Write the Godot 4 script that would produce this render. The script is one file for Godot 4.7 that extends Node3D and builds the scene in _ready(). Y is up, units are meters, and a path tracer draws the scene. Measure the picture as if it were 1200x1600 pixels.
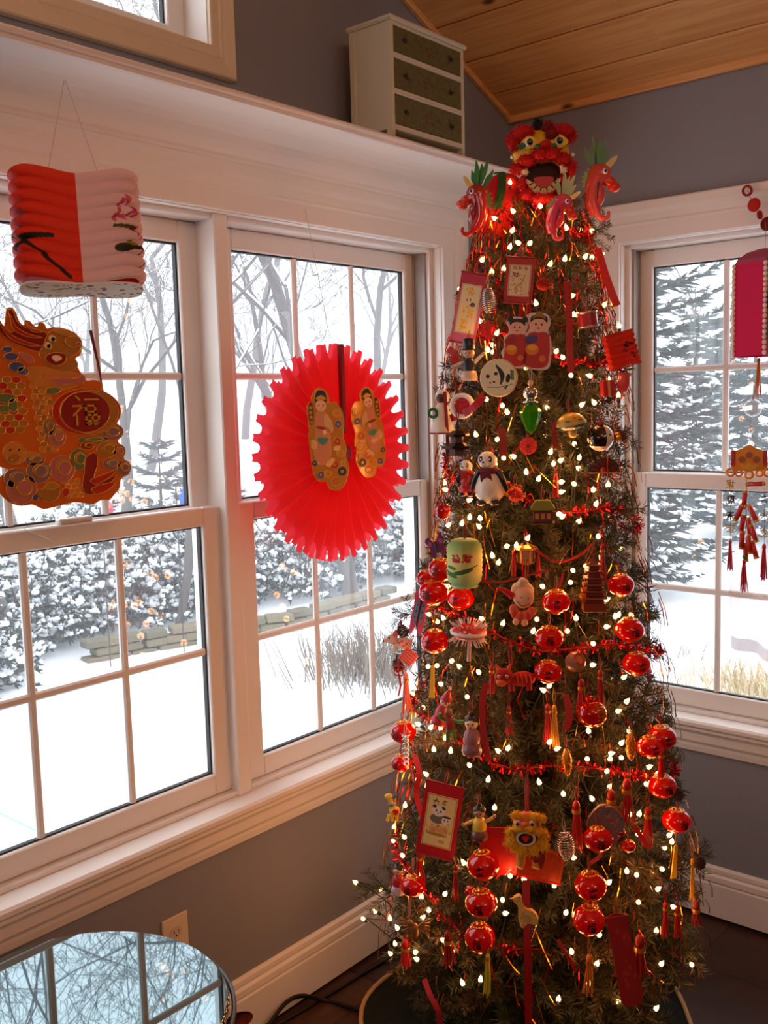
extends Node3D

# Sunroom corner in winter: two double-hung windows on the left wall, one on the right wall, a slim
# christmas tree dressed with lanterns and festival ornaments. y is up, metres; the room corner is at the origin.

var rng := RandomNumberGenerator.new()
var mats := {}
var taken := {}
var edges = null      # while a foil piece is built: the outlines that its gold line follows

func _ready():
	rng.seed = 20111
	# camera
	var cam := Camera3D.new()
	cam.name = "camera"
	cam.fov = 54.565
	cam.near = 0.05
	cam.far = 200.0
	cam.transform = Transform3D(Basis(Vector3(0.76197, -0.02706, -0.64704), Vector3(-0.05136, 0.99346, -0.10202), Vector3(0.64557, 0.11097, 0.75560)), Vector3(1.77677, 1.55000, 2.74014))
	add_child(cam)
	cam.current = true
	# overcast sky and exposure
	var env := Environment.new()
	env.background_mode = Environment.BG_SKY
	var sm := ProceduralSkyMaterial.new()
	sm.sky_top_color = Color(0.95, 0.97, 1.0)
	sm.sky_horizon_color = Color(0.96, 0.98, 1.0)
	sm.ground_bottom_color = Color(0.85, 0.88, 0.92)
	sm.ground_horizon_color = Color(0.96, 0.98, 1.0)
	sm.sky_energy_multiplier = 1.0
	sm.ground_energy_multiplier = 1.0
	env.sky = Sky.new()
	env.sky.sky_material = sm
	env.background_energy_multiplier = 4.7
	env.tonemap_mode = Environment.TONE_MAPPER_LINEAR
	env.tonemap_exposure = 1.0
	env.volumetric_fog_enabled = true
	env.volumetric_fog_density = 0.0
	env.sdfgi_enabled = true
	env.ssao_enabled = true
	env.ssil_enabled = true
	var we := WorldEnvironment.new()
	we.name = "world_environment"
	we.environment = env
	add_child(we)
	# the room's warm ceiling lamp, behind and above the camera
	ceiling_lamp(Vector3(2.9, 2.75, 3.2), 1.25)
	build_room()
	build_windows()
	build_outdoors()
	snow_haze()
	build_cabinet()
	build_table()
	build_window_hangings()
	build_tree()
	build_ornaments()

# ---------------------------------------------------------------- helpers: nodes

func mat(col: Color, rough := 0.6, metal := 0.0, extra := {}) -> StandardMaterial3D:
	var key := str(col) + str(rough) + str(metal) + str(extra)
	if mats.has(key):
		return mats[key]
	var m := StandardMaterial3D.new()
	m.albedo_color = col
	m.roughness = rough
	m.metallic = metal
	for k in extra:
		if k == "glow":
			m.emission_enabled = true
			m.emission = extra[k][0]
			m.emission_energy_multiplier = extra[k][1]
		elif k == "coat":
			m.clearcoat_enabled = true
			m.clearcoat = extra[k]
			m.clearcoat_roughness = 0.06
		elif k == "back":
			m.backlight_enabled = true
			m.backlight = extra[k]
		elif k == "rim":
			m.rim_enabled = true
			m.rim = extra[k]
			m.rim_tint = 0.8
		elif k == "alpha":
			m.transparency = BaseMaterial3D.TRANSPARENCY_ALPHA
			m.albedo_color.a = extra[k]
		elif k == "tex":
			m.albedo_texture = extra[k]
		elif k == "vc":
			m.vertex_color_use_as_albedo = true
		elif k == "sss":
			m.subsurf_scatter_enabled = true
			m.subsurf_scatter_strength = extra[k]
	mats[key] = m
	return m

func numbered(called: String) -> String:
	taken[called] = taken.get(called, -1) + 1
	return called if taken[called] == 0 else "%s_%03d" % [called, taken[called]]

func thing(called: String, label: String, category: String, at := Vector3.ZERO, turn := 0.0, group := "") -> Node3D:
	var o := Node3D.new()
	o.name = numbered(called)
	add_child(o)
	o.position = at
	o.rotation.y = turn
	tag(o, label, category, group)
	return o

func tag(o: Node, label: String, category: String, group := ""):
	o.set_meta("label", label)
	o.set_meta("category", category)
	if group:
		o.set_meta("group", group)

func put(called: String, st, m: Material, parent: Node, label := "") -> MeshInstance3D:
	var o := MeshInstance3D.new()
	o.name = called
	if st is SurfaceTool:
		st.generate_normals()
		o.mesh = st.commit()
	else:
		o.mesh = st
	o.material_override = m
	if parent == self:
		o.name = numbered(called)
	parent.add_child(o, true)
	if label:
		o.set_meta("label", label)
	return o

func struct(called: String, st, m: Material, label: String) -> MeshInstance3D:
	var o := put(called, st, m, self)
	o.set_meta("kind", "structure")
	o.set_meta("label", label)
	return o

func dup(o: Node3D, at: Vector3, turn: float, label: String, called := "") -> Node3D:
	var r: Node3D = o.duplicate()
	var base: String = called if called else str(o.name).rstrip("0123456789").rstrip("_")
	r.name = numbered(base)
	add_child(r)
	r.position = at
	r.rotation.y = turn
	r.set_meta("label", label)
	return r

# ---------------------------------------------------------------- helpers: shapes

func mk() -> SurfaceTool:
	var st := SurfaceTool.new()
	st.begin(Mesh.PRIMITIVE_TRIANGLES)
	st.set_smooth_group(-1)
	return st

func tri(st: SurfaceTool, a: Vector3, b: Vector3, c: Vector3):
	st.set_uv(Vector2.ZERO)
	st.add_vertex(a)
	st.add_vertex(b)
	st.add_vertex(c)

func quad(st: SurfaceTool, a: Vector3, b: Vector3, c: Vector3, d: Vector3):
	tri(st, a, b, c)
	tri(st, a, c, d)

func uquad(st: SurfaceTool, a: Vector3, b: Vector3, c: Vector3, d: Vector3, u0 := 0.0, v0 := 0.0, u1 := 1.0, v1 := 1.0):
	var p := [a, b, c, a, c, d]
	var t := [Vector2(u0, v0), Vector2(u1, v0), Vector2(u1, v1), Vector2(u0, v0), Vector2(u1, v1), Vector2(u0, v1)]
	for i in 6:
		st.set_uv(t[i])
		st.add_vertex(p[i])

# box between two corners with chamfered edges
func bx(st: SurfaceTool, lo: Vector3, hi: Vector3, ch := 0.0, xf := Transform3D()):
	var c := (lo + hi) * 0.5
	var h := (hi - lo).abs() * 0.5
	ch = minf(ch, minf(h.x, minf(h.y, h.z)) * 0.9)
	var f := {}
	for ax in 3:
		for s in [-1, 1]:
			var p := []
			for k in [[-1, -1], [1, -1], [1, 1], [-1, 1]]:
				var v := Vector3.ZERO
				v[ax] = s * h[ax]
				v[(ax + 1) % 3] = k[0] * (h[(ax + 1) % 3] - ch)
				v[(ax + 2) % 3] = k[1] * (h[(ax + 2) % 3] - ch)
				p.append(xf * (c + v))
			if s > 0:
				quad(st, p[0], p[3], p[2], p[1])
			else:
				quad(st, p[0], p[1], p[2], p[3])
	if ch <= 0.0:
		return
	for ax in 3:
		var b := (ax + 1) % 3
		var d := (ax + 2) % 3
		for s in [-1, 1]:
			for t in [-1, 1]:
				var p := []
				for k in [-1, 1]:
					var v := Vector3.ZERO
					v[ax] = k * (h[ax] - ch)
					v[b] = s * h[b]
					v[d] = t * (h[d] - ch)
					var w := v
					w[b] = s * (h[b] - ch)
					w[d] = t * h[d]
					p.append(xf * (c + v))
					p.append(xf * (c + w))
				if s * t > 0:
					quad(st, p[0], p[2], p[3], p[1])
				else:
					quad(st, p[0], p[1], p[3], p[2])
	for sx in [-1, 1]:
		for sy in [-1, 1]:
			for sz in [-1, 1]:
				var s := Vector3(sx, sy, sz)
				var p := []
				for ax in 3:
					var v := s * (h - Vector3(ch, ch, ch))
					v[ax] = s[ax] * h[ax]
					p.append(xf * (c + v))
				if sx * sy * sz > 0:
					tri(st, p[0], p[2], p[1])
				else:
					tri(st, p[0], p[1], p[2])

# profile of (radius, height) turned round y
func lathe(st: SurfaceTool, prof: Array, seg := 16, xf := Transform3D(), sm := 1):
	st.set_smooth_group(sm)
	for i in prof.size() - 1:
		var a: Vector2 = prof[i]
		var b: Vector2 = prof[i + 1]
		for k in seg:
			var t := TAU * k / seg
			var u := TAU * (k + 1) / seg
			var p := [Vector3(a.x * cos(t), a.y, a.x * sin(t)), Vector3(a.x * cos(u), a.y, a.x * sin(u)), Vector3(b.x * cos(u), b.y, b.x * sin(u)), Vector3(b.x * cos(t), b.y, b.x * sin(t))]
			if a.x > 1e-6:
				tri(st, xf * p[0], xf * p[1], xf * p[2])
			if b.x > 1e-6:
				tri(st, xf * p[0], xf * p[2], xf * p[3])
	st.set_smooth_group(-1)

func ball(st: SurfaceTool, c: Vector3, r: Vector3, seg := 14, rings := 9, rot := Basis()):
	var prof := []
	for i in rings + 1:
		var a := PI * i / rings - PI / 2
		prof.append(Vector2(maxf(cos(a), 0.0) if i > 0 and i < rings else 0.0, sin(a)))
	lathe(st, prof, seg, Transform3D(rot * Basis.from_scale(r), c), 2)

func frame_of(d: Vector3) -> Basis:
	var y := d.normalized()
	var x := y.cross(Vector3(0.31, 0.22, 0.93) if absf(y.dot(Vector3(0.31, 0.22, 0.93))) < 0.95 else Vector3.RIGHT).normalized()
	return Basis(x, y, x.cross(y))

func tube(st: SurfaceTool, pts: Array, r0: float, r1 := -1.0, seg := 6, cap := true, sm := 3):
	if r1 < 0.0:
		r1 = r0
	var n := pts.size()
	var rings := []
	var fb := frame_of(pts[1] - pts[0])
	for i in n:
		var d: Vector3 = (pts[mini(i + 1, n - 1)] - pts[maxi(i - 1, 0)]).normalized()
		var y := fb.y
		var ax := y.cross(d)
		if ax.length() > 1e-5:
			fb = Basis(ax.normalized(), y.angle_to(d)) * fb
		var r := lerpf(r0, r1, float(i) / (n - 1))
		var ring := []
		for k in seg:
			var t := TAU * k / seg
			ring.append(pts[i] + (fb.x * cos(t) + fb.z * sin(t)) * r)
		rings.append(ring)
	st.set_smooth_group(sm)
	for i in n - 1:
		for k in seg:
			var j := (k + 1) % seg
			tri(st, rings[i][k], rings[i + 1][j], rings[i + 1][k])
			tri(st, rings[i][k], rings[i][j], rings[i + 1][j])
	st.set_smooth_group(-1)
	if cap:
		for k in range(1, seg - 1):
			tri(st, rings[0][0], rings[0][k + 1], rings[0][k])
			tri(st, rings[n - 1][0], rings[n - 1][k], rings[n - 1][k + 1])

# a flat outline given depth; its front (+z) carries uv over the outline's box
func ext(st: SurfaceTool, poly: PackedVector2Array, d: float, xf := Transform3D(), z0 := 0.0):
	if Geometry2D.is_polygon_clockwise(poly):
		poly.reverse()
	var idx := Geometry2D.triangulate_polygon(poly)
	var lo := poly[0]
	var hi := poly[0]
	for p in poly:
		lo = lo.min(p)
		hi = hi.max(p)
	var sz := (hi - lo).max(Vector2(1e-5, 1e-5))
	for i in range(0, idx.size(), 3):
		for side in 2:
			for k in ([0, 2, 1] if side == 0 else [0, 1, 2]):
				var p := poly[idx[i + k]]
				st.set_uv(Vector2((p.x - lo.x) / sz.x, (hi.y - p.y) / sz.y))
				st.add_vertex(xf * Vector3(p.x, p.y, z0 + (d if side == 0 else 0.0)))
	for i in poly.size():
		var a := poly[i]
		var b := poly[(i + 1) % poly.size()]
		quad(st, xf * Vector3(a.x, a.y, z0), xf * Vector3(a.x, a.y, z0 + d), xf * Vector3(b.x, b.y, z0 + d), xf * Vector3(b.x, b.y, z0))

func rect(w: float, h: float, cx := 0.0, cy := 0.0) -> PackedVector2Array:
	return PackedVector2Array([Vector2(cx - w / 2, cy - h / 2), Vector2(cx + w / 2, cy - h / 2), Vector2(cx + w / 2, cy + h / 2), Vector2(cx - w / 2, cy + h / 2)])

func oval(rx: float, ry: float, cx := 0.0, cy := 0.0, n := 18, a0 := 0.0, a1 := TAU) -> PackedVector2Array:
	var p := PackedVector2Array()
	for i in n:
		var t := a0 + (a1 - a0) * i / (n if a1 - a0 > 6.28 else n - 1)
		p.append(Vector2(cx + rx * cos(t), cy + ry * sin(t)))
	return p

# a smooth closed outline through a few points
func loop(pts: Array, per := 4) -> PackedVector2Array:
	var out := PackedVector2Array()
	var n := pts.size()
	for i in n:
		var p0: Vector2 = pts[(i + n - 1) % n]
		var p1: Vector2 = pts[i]
		var p2: Vector2 = pts[(i + 1) % n]
		var p3: Vector2 = pts[(i + 2) % n]
		for k in per:
			out.append(p1.cubic_interpolate(p2, p0, p3, float(k) / per))
	return out

func spline(pts: Array, per := 6) -> Array:
	var out := []
	for i in pts.size() - 1:
		var p0: Vector3 = pts[maxi(i - 1, 0)]
		var p3: Vector3 = pts[mini(i + 2, pts.size() - 1)]
		for k in per:
			out.append((pts[i] as Vector3).cubic_interpolate(pts[i + 1], p0, p3, float(k) / per))
	out.append(pts[-1])
	return out

# short soft strands standing out of a ball
func fuzz(st: SurfaceTool, c: Vector3, r: Vector3, n: int, ln: float, wd: float, dir := Vector3.ZERO):
	for i in n:
		var v := Vector3(rng.randfn(), rng.randfn(), rng.randfn()).normalized()
		if dir != Vector3.ZERO and v.dot(dir) < -0.1:
			v = -v
		var p := c + v * r
		var s := v.cross(Vector3(rng.randfn(), rng.randfn(), rng.randfn())).normalized() * wd
		var q := p + (v + Vector3(rng.randfn(), rng.randfn(), rng.randfn()) * 0.25).normalized() * ln * rng.randf_range(0.6, 1.1)
		tri(st, p - s, p + s, q)

# wall-local frame: u runs along the wall away from the corner, v is up, w is out of the wall into the room
func wl(side: int, u: float, v: float, w: float) -> Vector3:
	return Vector3(w, v, u) if side == 0 else Vector3(u, v, w)

func wbox(st: SurfaceTool, side: int, u0: float, u1: float, v0: float, v1: float, w0: float, w1: float, ch := 0.0):
	bx(st, wl(side, u0, v0, w0), wl(side, u1, v1, w1), ch)

# moulding: profile of (w, t) carried along u (t is v) or along v (t is u)
func mould(st: SurfaceTool, side: int, prof: Array, along_u: bool, a0: float, a1: float, t0: float, tsign := 1.0, m0 := 0.0, m1 := 0.0):
	var n := prof.size()
	var ends := [[], []]
	for i in n:
		var p: Vector2 = prof[i]
		var t := t0 + tsign * p.y
		for e in 2:
			var a := (a0 - m0 * p.y) if e == 0 else (a1 + m1 * p.y)
			ends[e].append(wl(side, a, t, p.x) if along_u else wl(side, t, a, p.x))
	for i in n - 1:
		quad(st, ends[0][i], ends[1][i], ends[1][i + 1], ends[0][i + 1])
	for e in 2:
		var flat := PackedVector2Array()
		for p in prof:
			flat.append(p)
		var idx := Geometry2D.triangulate_polygon(flat)
		for i in range(0, idx.size(), 3):
			tri(st, ends[e][idx[i]], ends[e][idx[i + 1]], ends[e][idx[i + 2]])

# ---------------------------------------------------------------- helpers: pictures for flat print

func canvas(w: int, h: int, c: Color) -> Image:
	var im := Image.create(w, h, false, Image.FORMAT_RGB8)
	im.fill(c)
	return im

func dab(im: Image, x: float, y: float, rx: float, ry: float, c: Color, rot := 0.0):
	var m := maxf(rx, ry) + 1
	for j in range(maxi(0, int(y - m)), mini(im.get_height(), int(y + m) + 1)):
		for i in range(maxi(0, int(x - m)), mini(im.get_width(), int(x + m) + 1)):
			var d := Vector2(i + 0.5 - x, j + 0.5 - y).rotated(-rot)
			if (d.x / rx) ** 2 + (d.y / ry) ** 2 <= 1.0:
				im.set_pixel(i, j, c)

func stroke(im: Image, pts: Array, wd: float, c: Color):
	for i in pts.size() - 1:
		var a: Vector2 = pts[i]
		var b: Vector2 = pts[i + 1]
		var n := maxi(2, int(a.distance_to(b) * 1.5))
		for k in n + 1:
			var p := a.lerp(b, float(k) / n)
			dab(im, p.x, p.y, wd, wd, c)

func frame(im: Image, x0: int, y0: int, x1: int, y1: int, wd: int, c: Color):
	im.fill_rect(Rect2i(x0, y0, x1 - x0, wd), c)
	im.fill_rect(Rect2i(x0, y1 - wd, x1 - x0, wd), c)
	im.fill_rect(Rect2i(x0, y0, wd, y1 - y0), c)
	im.fill_rect(Rect2i(x1 - wd, y0, wd, y1 - y0), c)

# characters on a 0..10 grid, strokes separated by spaces, points by pairs of digits
const HAN := {
	"da": "0535,95 5050,45,19 5155,75,99",
	"ji": "5052 1292 2482 2777 2729 7779 2979 ",
	"cai": "1147 1141 4147 1343 1545 2709 3749 5393 7177 7779 7459",
	"yuan": "1122 1324 0819 3191 3139 3929 6151 5282 5286 5484 5686 8286 6669 5548 7798",
	"fu": "2031 1343 4316 2629 5191 5383 8385 8555 5553 5696 9699 9959 5956 7679 5898",
	"fa": "1242 4226 2639 6184 7296 1646 4668 6698 6646 4999 2888",
	"zhao": "1343 3138 3829 1547 5191 9188 7163 6595 6599 9599 5999",
	"bao": "5152 1292 1214 9294 2575 5559 3777 1999 7788",
	"lai": "2282 5159 1595 3453 7254 5519 5599 2744",
	"jin": "5104 5194 3373 2575 5389 5559 3647 7667 1999",
}

func han(im: Image, key: String, x: float, y: float, s: float, wd: float, c: Color):
	for tok in str(HAN[key]).replace(",", "").split(" ", false):
		var pts := []
		for i in range(0, tok.length() - 1, 2):
			pts.append(Vector2(x + s * tok[i].to_int() / 10.0, y + s * tok[i + 1].to_int() / 10.0))
		if pts.size() > 1:
			stroke(im, pts, wd, c)

func han_solid(st: SurfaceTool, key: String, c: Vector3, s: float, wd: float, d: float, xf := Transform3D()):
	for tok in str(HAN[key]).replace(",", "").split(" ", false):
		for i in range(0, tok.length() - 3, 2):
			var a := Vector2(tok[i].to_int() / 10.0 - 0.5, 0.5 - tok[i + 1].to_int() / 10.0) * s
			var b := Vector2(tok[i + 2].to_int() / 10.0 - 0.5, 0.5 - tok[i + 3].to_int() / 10.0) * s
			var m := (a + b) * 0.5
			var l := a.distance_to(b) * 0.5 + wd * 0.5
			if l < wd:
				continue
			bx(st, Vector3(-l, -wd / 2, -d / 2), Vector3(l, wd / 2, d / 2), 0.0, xf * Transform3D(Basis(Vector3(0, 0, 1), (b - a).angle()), c + Vector3(m.x, m.y, 0)))

func tex(im: Image) -> ImageTexture:
	return ImageTexture.create_from_image(im)

# ---------------------------------------------------------------- the room

const ROOM_X := 4.5
const ROOM_Z := 5.5
const EAVE := 2.415
const SLOPE := 0.426

func roof_at(z: float) -> float:
	return EAVE + SLOPE * (z if z < ROOM_Z / 2 else ROOM_Z - z)

func trim_white() -> StandardMaterial3D:
	return mat(Color(0.91, 0.89, 0.86), 0.42)

func ceiling_lamp(at: Vector3, energy: float):
	var t := thing("ceiling_lamp", "warm frosted glass ceiling lamp hanging from the ridge behind the viewer", "lamp", at)
	var st := mk()
	tube(st, [Vector3(0, 0.16, 0), Vector3(0, roof_at(at.z) - at.y - 0.01, 0)], 0.008, -1, 8)
	lathe(st, [Vector2(0, 0.17), Vector2(0.05, 0.165), Vector2(0.06, 0.13), Vector2(0, 0.125)], 20)
	put("stem", st, mat(Color(0.35, 0.25, 0.15), 0.35, 0.9), t)
	st = mk()
	ball(st, Vector3.ZERO, Vector3(0.14, 0.13, 0.14), 24, 14)
	put("lamp_globe", st, mat(Color(1, 0.9, 0.75), 0.4, 0.0, {"glow": [Color(1, 0.78, 0.52), 3.0]}), t)
	var l := OmniLight3D.new()
	l.name = "ceiling_lamp_light"
	l.light_color = Color(1.0, 0.70, 0.50)
	l.light_energy = energy
	l.light_size = 0.13
	l.omni_range = 14.0
	l.omni_attenuation = 2.0
	l.shadow_enabled = true
	t.add_child(l)

func slab(st: SurfaceTool, side: int, pts: Array, w0: float, w1: float):
	var p := PackedVector2Array(pts)
	var idx := Geometry2D.triangulate_polygon(p)
	for w in [w0, w1]:
		for i in range(0, idx.size(), 3):
			var a := []
			for k in 3:
				a.append(wl(side, p[idx[i + k]].x, p[idx[i + k]].y, w))
			tri(st, a[0], a[1], a[2])
	for i in p.size():
		var a := p[i]
		var b := p[(i + 1) % p.size()]
		quad(st, wl(side, a.x, a.y, w0), wl(side, b.x, b.y, w0), wl(side, b.x, b.y, w1), wl(side, a.x, a.y, w1))

func grain_image(sd: int, base: Color, dark: Color, knots: int) -> Image:
	var im := canvas(768, 96, base)
	var n := FastNoiseLite.new()
	n.seed = sd
	n.frequency = 1.0
	n.fractal_octaves = 3
	var r := RandomNumberGenerator.new()
	r.seed = sd * 7 + 3
	var ks := []
	for k in knots:
		ks.append([r.randf_range(30, 740), r.randf_range(14, 82), r.randf_range(3.0, 7.0)])
	for y in 96:
		for x in 768:
			var yy := float(y)
			var near := 0.0
			for k in ks:
				var d := Vector2((x - k[0]) * 0.45, y - k[1])
				var q: float = k[2] * k[2] / (d.length_squared() + k[2] * 2.0)
				yy += signf(d.y) * q * 3.0
				near = maxf(near, clampf(1.25 - d.length() / k[2], 0.0, 1.0))
			var g := 0.5 + 0.5 * n.get_noise_2d(x * 0.006, yy * 0.16)
			var f := 0.5 + 0.5 * n.get_noise_2d(x * 0.02 + 90.0, yy * 0.9)
			var c := base.lerp(dark, clampf(g * 0.75 + f * 0.3 - 0.3, 0.0, 0.6))
			c = c.lerp(Color(0.22, 0.10, 0.05), near * 0.85)
			im.set_pixel(x, y, c)
	return im

func tri_mat(t: Texture2D, scale: Vector3, rough: float, off := Vector3.ZERO, world := false) -> StandardMaterial3D:
	var m := StandardMaterial3D.new()
	m.albedo_texture = t
	m.roughness = rough
	m.uv1_triplanar = true
	m.uv1_world_triplanar = world
	m.uv1_triplanar_sharpness = 8.0
	m.uv1_scale = scale
	m.uv1_offset = off
	return m

func mottled(sd: int, a: Color, b: Color, freq: float) -> ImageTexture:
	var im := canvas(256, 256, a)
	var n := FastNoiseLite.new()
	n.seed = sd
	n.frequency = freq
	n.fractal_octaves = 4
	for y in 256:
		for x in 256:
			var u := TAU * x / 256.0
			var v := TAU * y / 256.0
			var g := 0.5 + 0.6 * n.get_noise_3d(cos(u) * 40 + cos(v) * 17, sin(u) * 40, sin(v) * 40)
			im.set_pixel(x, y, a.lerp(b, clampf(g, 0, 1)))
	return tex(im)

func build_room():
	var paint := mat(Color(0.53, 0.535, 0.56), 0.75)
	var z1 := ROOM_Z
	# left wall: two windows and a window high in the gable
	var st := mk()
	var R := func(u): return Vector2(u, roof_at(u))
	slab(st, 0, [Vector2(-0.16, 0), Vector2(0.38, 0), R.call(0.38), R.call(0.0), Vector2(-0.16, EAVE)], -0.16, 0)
	slab(st, 0, [Vector2(0.38, 0), Vector2(2.0, 0), Vector2(2.0, 0.59), Vector2(0.38, 0.59)], -0.16, 0)
	slab(st, 0, [Vector2(0.38, 1.99), Vector2(1.22, 1.99), R.call(1.22), R.call(0.38)], -0.16, 0)
	slab(st, 0, [Vector2(1.22, 1.99), Vector2(2.2, 1.99), Vector2(2.2, 2.345), Vector2(1.22, 2.345)], -0.16, 0)
	slab(st, 0, [Vector2(1.22, 2.8), Vector2(2.2, 2.8), R.call(2.2), R.call(1.22)], -0.16, 0)
	slab(st, 0, [Vector2(2.0, 0), Vector2(2.2, 0), Vector2(2.2, 1.99), Vector2(2.0, 1.99)], -0.16, 0)
	slab(st, 0, [Vector2(2.2, 0), Vector2(z1, 0), R.call(z1), R.call(z1 / 2), R.call(2.2)], -0.16, 0)
	struct("wall_left", st, paint, "slate blue painted wall holding the pair of tall windows and the ledge")
	# right wall: one window, level eave
	st = mk()
	slab(st, 1, [Vector2(0, 0), Vector2(0.38, 0), Vector2(0.38, EAVE), Vector2(0, EAVE)], -0.16, 0)
	slab(st, 1, [Vector2(0.38, 0), Vector2(1.18, 0), Vector2(1.18, 0.59), Vector2(0.38, 0.59)], -0.16, 0)
	slab(st, 1, [Vector2(0.38, 1.99), Vector2(1.18, 1.99), Vector2(1.18, EAVE), Vector2(0.38, EAVE)], -0.16, 0)
	slab(st, 1, [Vector2(1.18, 0), Vector2(ROOM_X, 0), Vector2(ROOM_X, EAVE), Vector2(1.18, EAVE)], -0.16, 0)
	struct("wall_right", st, paint, "slate blue painted wall behind the tree with one window in view")
	st = mk()
	for b in [[0.0, 0.0, 0.9, EAVE], [0.9, 0.0, 2.4, 1.7], [0.9, 2.3, 2.4, EAVE], [2.4, 0.0, ROOM_X, EAVE]]:
		bx(st, Vector3(b[0], b[1], z1), Vector3(b[2], b[3], z1 + 0.16))
	struct("wall_back", st, paint, "plain slate blue wall behind the viewer")
	st = mk()
	for w in [ROOM_X, ROOM_X + 0.16]:
		tri(st, Vector3(w, EAVE, -0.16), Vector3(w, EAVE, 2.0), Vector3(w, roof_at(2.0), 2.0))
		tri(st, Vector3(w, EAVE, 3.5), Vector3(w, EAVE, z1 + 0.16), Vector3(w, roof_at(3.5), 3.5))
		quad(st, Vector3(w, 3.1, 2.0), Vector3(w, 3.1, 3.5), Vector3(w, roof_at(3.5), 3.5), Vector3(w, roof_at(2.0), 2.0))
		tri(st, Vector3(w, roof_at(2.0), 2.0), Vector3(w, roof_at(3.5), 3.5), Vector3(w, roof_at(z1 / 2) + 0.05, z1 / 2))
	bx(st, Vector3(ROOM_X, 0, -0.16), Vector3(ROOM_X + 0.16, EAVE, z1 + 0.16))
	struct("wall_side", st, paint, "plain slate blue gable wall on the far side of the room")
	# ceiling: knotty pine boards on the two slopes of the roof
	st = mk()
	for s in 2:
		var a := Vector3(0, EAVE + 0.03, -0.2) if s == 0 else Vector3(0, EAVE + 0.03, z1 + 0.2)
		var r := Vector3(0, roof_at(z1 / 2) + 0.03, z1 / 2)
		if s == 0:
			a.y -= 0.2 * SLOPE
		else:
			a.y -= 0.2 * SLOPE
		var X0 := Vector3(-0.3, 0, 0)
		var X1 := Vector3(ROOM_X + 0.3, 0, 0)
		var up := Vector3(0, 0.1, 0)
		quad(st, a + X0, r + X0, r + X1, a + X1)
		quad(st, a + X0 + up, a + X1 + up, r + X1 + up, r + X0 + up)
		quad(st, a + X0, a + X1, a + X1 + up, a + X0 + up)
		quad(st, a + X0, a + X0 + up, r + X0 + up, r + X0)
		quad(st, a + X1, r + X1, r + X1 + up, a + X1 + up)
	var ceil_node := struct("ceiling", st, mat(Color(0.35, 0.2, 0.1), 0.8), "sloping ceiling of knotty varnished pine boards")
	var pine := []
	for k in 4:
		pine.append(tri_mat(tex(grain_image(41 + k, Color(0.90, 0.69, 0.42), Color(0.72, 0.46, 0.23), 5)), Vector3(0.42, 3.0, 3.0), 0.38, Vector3(0.13 + 0.21 * k, 0.0, 0.5 + 0.17 * k)))
	var th := atan(SLOPE)
	var pitch := 0.14 / cos(th)
	for s in 2:
		var zz := -0.023
		var i := 0
		while zz < z1 / 2 - 0.02:
			var wdt := minf(pitch, (z1 / 2 - zz) / cos(th))
			var plank := mk()
			bx(plank, Vector3(0, 0, 0.0015), Vector3(ROOM_X, 0.018, wdt - 0.0015), 0.004)
			var o := put("plank", plank, pine[(i * 7 + s * 3) % 4], ceil_node)
			o.transform = Transform3D(Basis(Vector3.RIGHT, -th), Vector3(0, roof_at(maxf(zz, 0)) if zz >= 0 else EAVE + SLOPE * zz, zz)) if s == 0 else Transform3D(Basis(Vector3.UP, PI), Vector3(ROOM_X, 0, z1)) * Transform3D(Basis(Vector3.RIGHT, -th), Vector3(0, EAVE + SLOPE * zz, zz))
			zz += 0.14
			i += 1
	# pine strips where ceiling and walls meet
	st = mk()
	bx(st, Vector3(0, EAVE - 0.012, 0.0), Vector3(ROOM_X, EAVE + 0.014, 0.018), 0.003)
	struct("trim_1", st, pine[1], "pine strip along the foot of the sloping ceiling above the right wall")
	st = mk()
	var q := Transform3D(Basis(Vector3.RIGHT, -th), Vector3(0, EAVE, 0))
	bx(st, Vector3(0, -0.014, 0), Vector3(0.018, 0.004, z1 / 2 / cos(th)), 0.003, q)
	struct("trim_2", st, pine[2], "pine strip climbing the gable where the ceiling meets the left wall")
	# floor of square slate tiles with sunk joints
	st = mk()
	bx(st, Vector3(-0.16, -0.12, -0.16), Vector3(ROOM_X + 0.16, -0.008, z1 + 0.16))
	var fl := struct("floor", st, mat(Color(0.20, 0.15, 0.13), 0.9), "floor of square dark slate tiles")
	var tile := mk()
	bx(tile, Vector3(-0.148, -0.012, -0.148), Vector3(0.148, 0.0, 0.148), 0.003)
	tile.generate_normals()
	var tm := tile.commit()
	var tmat := []
	var cols := [Color(0.33, 0.20, 0.145), Color(0.29, 0.17, 0.125), Color(0.25, 0.16, 0.13), Color(0.36, 0.22, 0.15)]
	for k in 4:
		tmat.append(tri_mat(mottled(11 + k, cols[k], cols[k].darkened(0.35), 0.05), Vector3(1.7, 1.7, 1.7), 0.42, Vector3(0.3 * k, 0, 0.2 * k), true))
	var pz := -0.032
	var j := 0
	while pz < z1:
		var px := -0.163
		while px < ROOM_X:
			if pz < 3.2 and px < 3.2:
				var o := put("tile", tm, tmat[rng.randi() % 4], fl)
				o.position = Vector3(px + 0.15, 0, pz + 0.15)
			px += 0.30
		pz += 0.30
		j += 1
	st = mk()
	bx(st, Vector3(0, -0.012, 0), Vector3(ROOM_X, -0.0015, z1))
	put("tile_bed", st, tmat[2], fl)
	# baseboards above a dark joint
	var base := [Vector2(0, 0.012), Vector2(0.016, 0.012), Vector2(0.016, 0.108), Vector2(0.012, 0.113), Vector2(0.017, 0.119), Vector2(0.016, 0.134), Vector2(0.009, 0.140), Vector2(0.011, 0.146), Vector2(0.010, 0.156), Vector2(0.004, 0.162), Vector2(0, 0.162)]
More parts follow.
